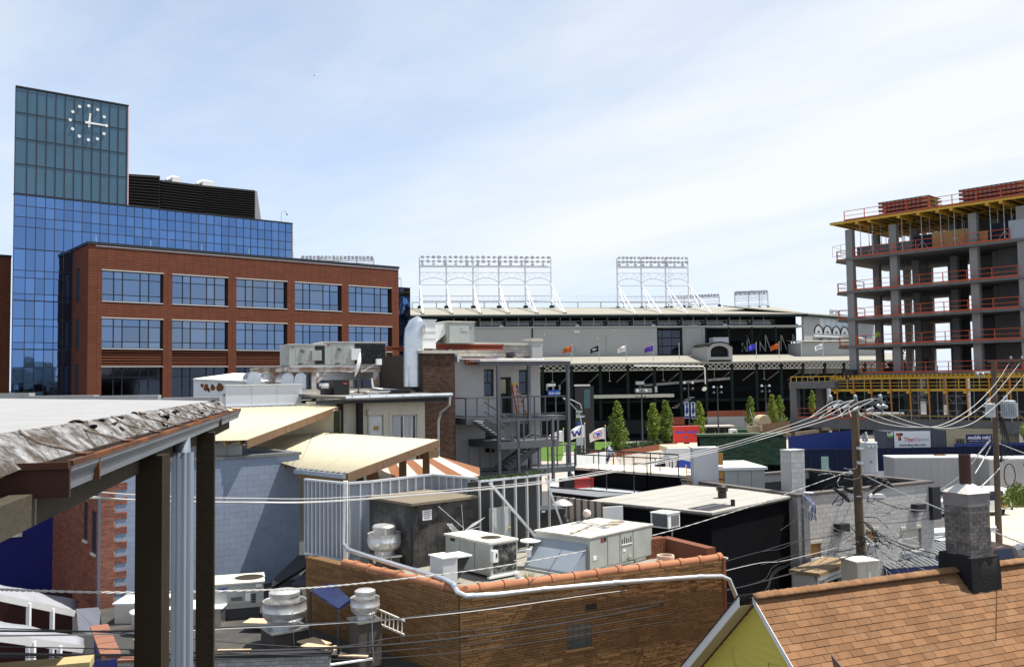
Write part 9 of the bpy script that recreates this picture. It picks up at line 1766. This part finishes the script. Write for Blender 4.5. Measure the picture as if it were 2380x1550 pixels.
def rfn(r):
 k=r.randint(0,25); cc=CL[k]; d=Vector((r.gauss(0,1),r.gauss(0,1),r.gauss(0,1))).normalized()*cc[3]*(.4+.6*r.random()**.5); return((cc[0]+d.x,cc[1]+d.y,cc[2]+d.z*.85),None)
CL=[(rg.gauss(0,.55),rg.gauss(0,.6),5.0+rg.uniform(-2.2,2.6),rg.uniform(.35,.9))for _ in range(26)]
et=thing('street_tree','bright green leafy tree at the right picture edge','tree',(tc_[0],58,0)); leaf_cloud(9000,rfn,.115,rg).done('crown',tree_m,et); tb_=B().tube([(0,0,0),(.05,0,1.5),(0,.1,4.5)],[.16,.13,.05],8)
for cc in CL:tb_.tube([(0,0,max(1.0,cc[2]-1.6)),(cc[0]*.9,cc[1]*.9,cc[2])],[.06,.02],5)
tb_.done('trunk',bark,et,smooth=True)
ap=at(731,175,4600); pl=thing('airliner','tiny white airliner high in the sky left of centre','airplane',ap,math.radians(200)); B().tube([(-17,0,0),(-15,0,.3),(10,0,.3),(18,0,1.2)],[.4,1.9,1.9,.4],12).done('fuselage',white_paint,pl,smooth=True)
for s in(-1,1):B().prism([(-4,0,0),(2,0,0),(7,s*16,1),(5,s*16,1)],(0,0,.4)).done('wing',white_paint,pl); B().prism([(13,0,1),(16,0,1),(18,s*6,1.3),(16.5,s*6,1.3)],(0,0,.3)).done('tailplane',white_paint,pl); B().tube([(-1,s*5,-1),(3,s*5,-1)],1.1,10).done('engine',galv,pl)
B().prism([(12,0,1.5),(16,0,1.5),(19,0,7),(17,0,7)],(0,.3,0)).done('fin',white_paint,pl)
hp0=at(*q('N1',520,1490),112); hp1=at(*q('N1',715,1370),112); ho=thing('concrete_hopper','tan steel concrete hopper hanging left of the frame','hopper',(hp0[0],112,hp0[2])); w,h=hp1[0]-hp0[0],hp1[2]-hp0[2]; hm_=M('hopper_tan',(.36,.31,.22),.8,dirt=.4,dcol=(.2,.15,.1),ds=2)
B().lathe([(w*.2,-h*.3),(w*.48,h*.35),(w*.5,h*.9),(w*.47,h*.9),(w*.2,-.1)],16,(w/2,w/2,0)).done('bucket',hm_,ho,smooth=True); B().bar((0,w/2,h*.9),(w/2,w/2,h*1.5),.12).bar((w,w/2,h*.9),(w/2,w/2,h*1.5),.12).done('bail',hm_,ho); cz=at(*q('N1',560,1140),112); B().bar((w/2,w/2,h*1.5),(cz[0]-hp0[0],w/2,cz[2]-hp0[2]),.08).done('sling',galv,ho); B().box(-.4,w+.4,w*.3,w*.7,-hp0[2],-h*.3).done('stand',hm_,ho)
c=at(*q('N1',710,1335),116); o=B().lathe([(1.0,-.6),(1.05,-.5),(1.05,.5),(1.0,.6)],20).done('cable_drum',M('drum_wood',(.45,.38,.25),.85),None,loc=c,label='wooden cable drum behind the concrete hopper',cat='cable drum'); o.rotation_euler=(RX,0,.4)
tbf=thing('timber_barrier','brown timber hoarding rail running to the frame building','fence'); a,b=Vector(at(*q('N1',720,1420),112)),Vector(at(*q('N1',1110,1375),104))
for k in range(12):p,r_2=a.lerp(b,k/12),a.lerp(b,(k+.93)/12); B().prism([(p.x,p.y,p.z-1.0),(r_2.x,r_2.y,r_2.z-1.0),(r_2.x,r_2.y,r_2.z+.6),(p.x,p.y,p.z+.6)],(0,.06,0)).done('board',M('barrier_brown',(.20,.13,.08),.85),tbf)
gk0=at(*q('N1',290,1530),118); gk1=at(*q('N1',522,1425),118); gk=thing('green_kiosk','green kiosk with white end panel beside the crowd','kiosk',(gk0[0],118,0)); w=gk1[0]-gk0[0]; B().box(w*.32,w,0,2,0,gk1[2]).done('body',M('kiosk_green',(.02,.07,.035),.6),gk); B().box(0,w*.315,.0,2,0,gk1[2]).done('end_panel',white_paint,gk); B().box(w*.06,w*.26,-.02,-.001,gk1[2]-1.0,gk1[2]-.3).done('logo_panel',M('kiosk_green',(.02,.07,.035)),gk)
for k,(x0,y0,x1,y1,lab)in enumerate(((520,1500,1100,1480,'long pale formwork plank stack left of podium'),(1200,1470,1490,1430,'pale plank stack seen between podium columns'),(1570,1400,1790,1395,'pale plank stack right of podium column'))):
 a,b=Vector(at(*q('N1',x0,y0),103)),Vector(at(*q('N1',x1,y1),103)); t=thing('plank_stack',lab,'planks',a,0,'plank stacks on the site')
 for j in range(3):B().bar((0,0,-.12*j),tuple(b-a-Vector((0,0,.12*j))),1.2,.08).done('plank',M('lumber_pale',(.55,.40,.25)),t)
 B().bar((.5,.2,-.4),(.5,.2,-a.z),.2).bar(tuple((b-a)*.9+Vector((0,.2,-.4))),tuple((b-a)*.9+Vector((0,.2,-a.z))),.2).done('trestle',steel_dark,t)
far=M('far_building',(.16,.15,.15),.9,var=.1)
for k,(u0,u1,v0,Y)in enumerate(((2005,2012,988,420),(2020,2060,860,380),(2085,2110,872,360),(2140,2180,850,400),(2215,2245,866,350))):
 a=at(u0,v0,Y); b=at(u1,v0,Y); fb2=thing('distant_building',('slim distant tower seen beside frame corner column','distant pale block seen low through the frame','small distant block seen through mid frame','wide distant block seen through mid frame','distant block seen low through right of frame')[k],'building',(a[0],Y,0),0,'distant buildings beyond the frame'); W_=b[0]-a[0]; H_=max(a[2],8); B().box(0,W_,0,15,0,H_).done('wall',far,fb2)
 for i in range(max(2,int(W_/3))):
  for j in range(max(2,int(H_/4))):piece('window',glass_dark,fb2,i*3+.6,i*3+2.0,-.05,-.001,j*4+1.2,j*4+3)
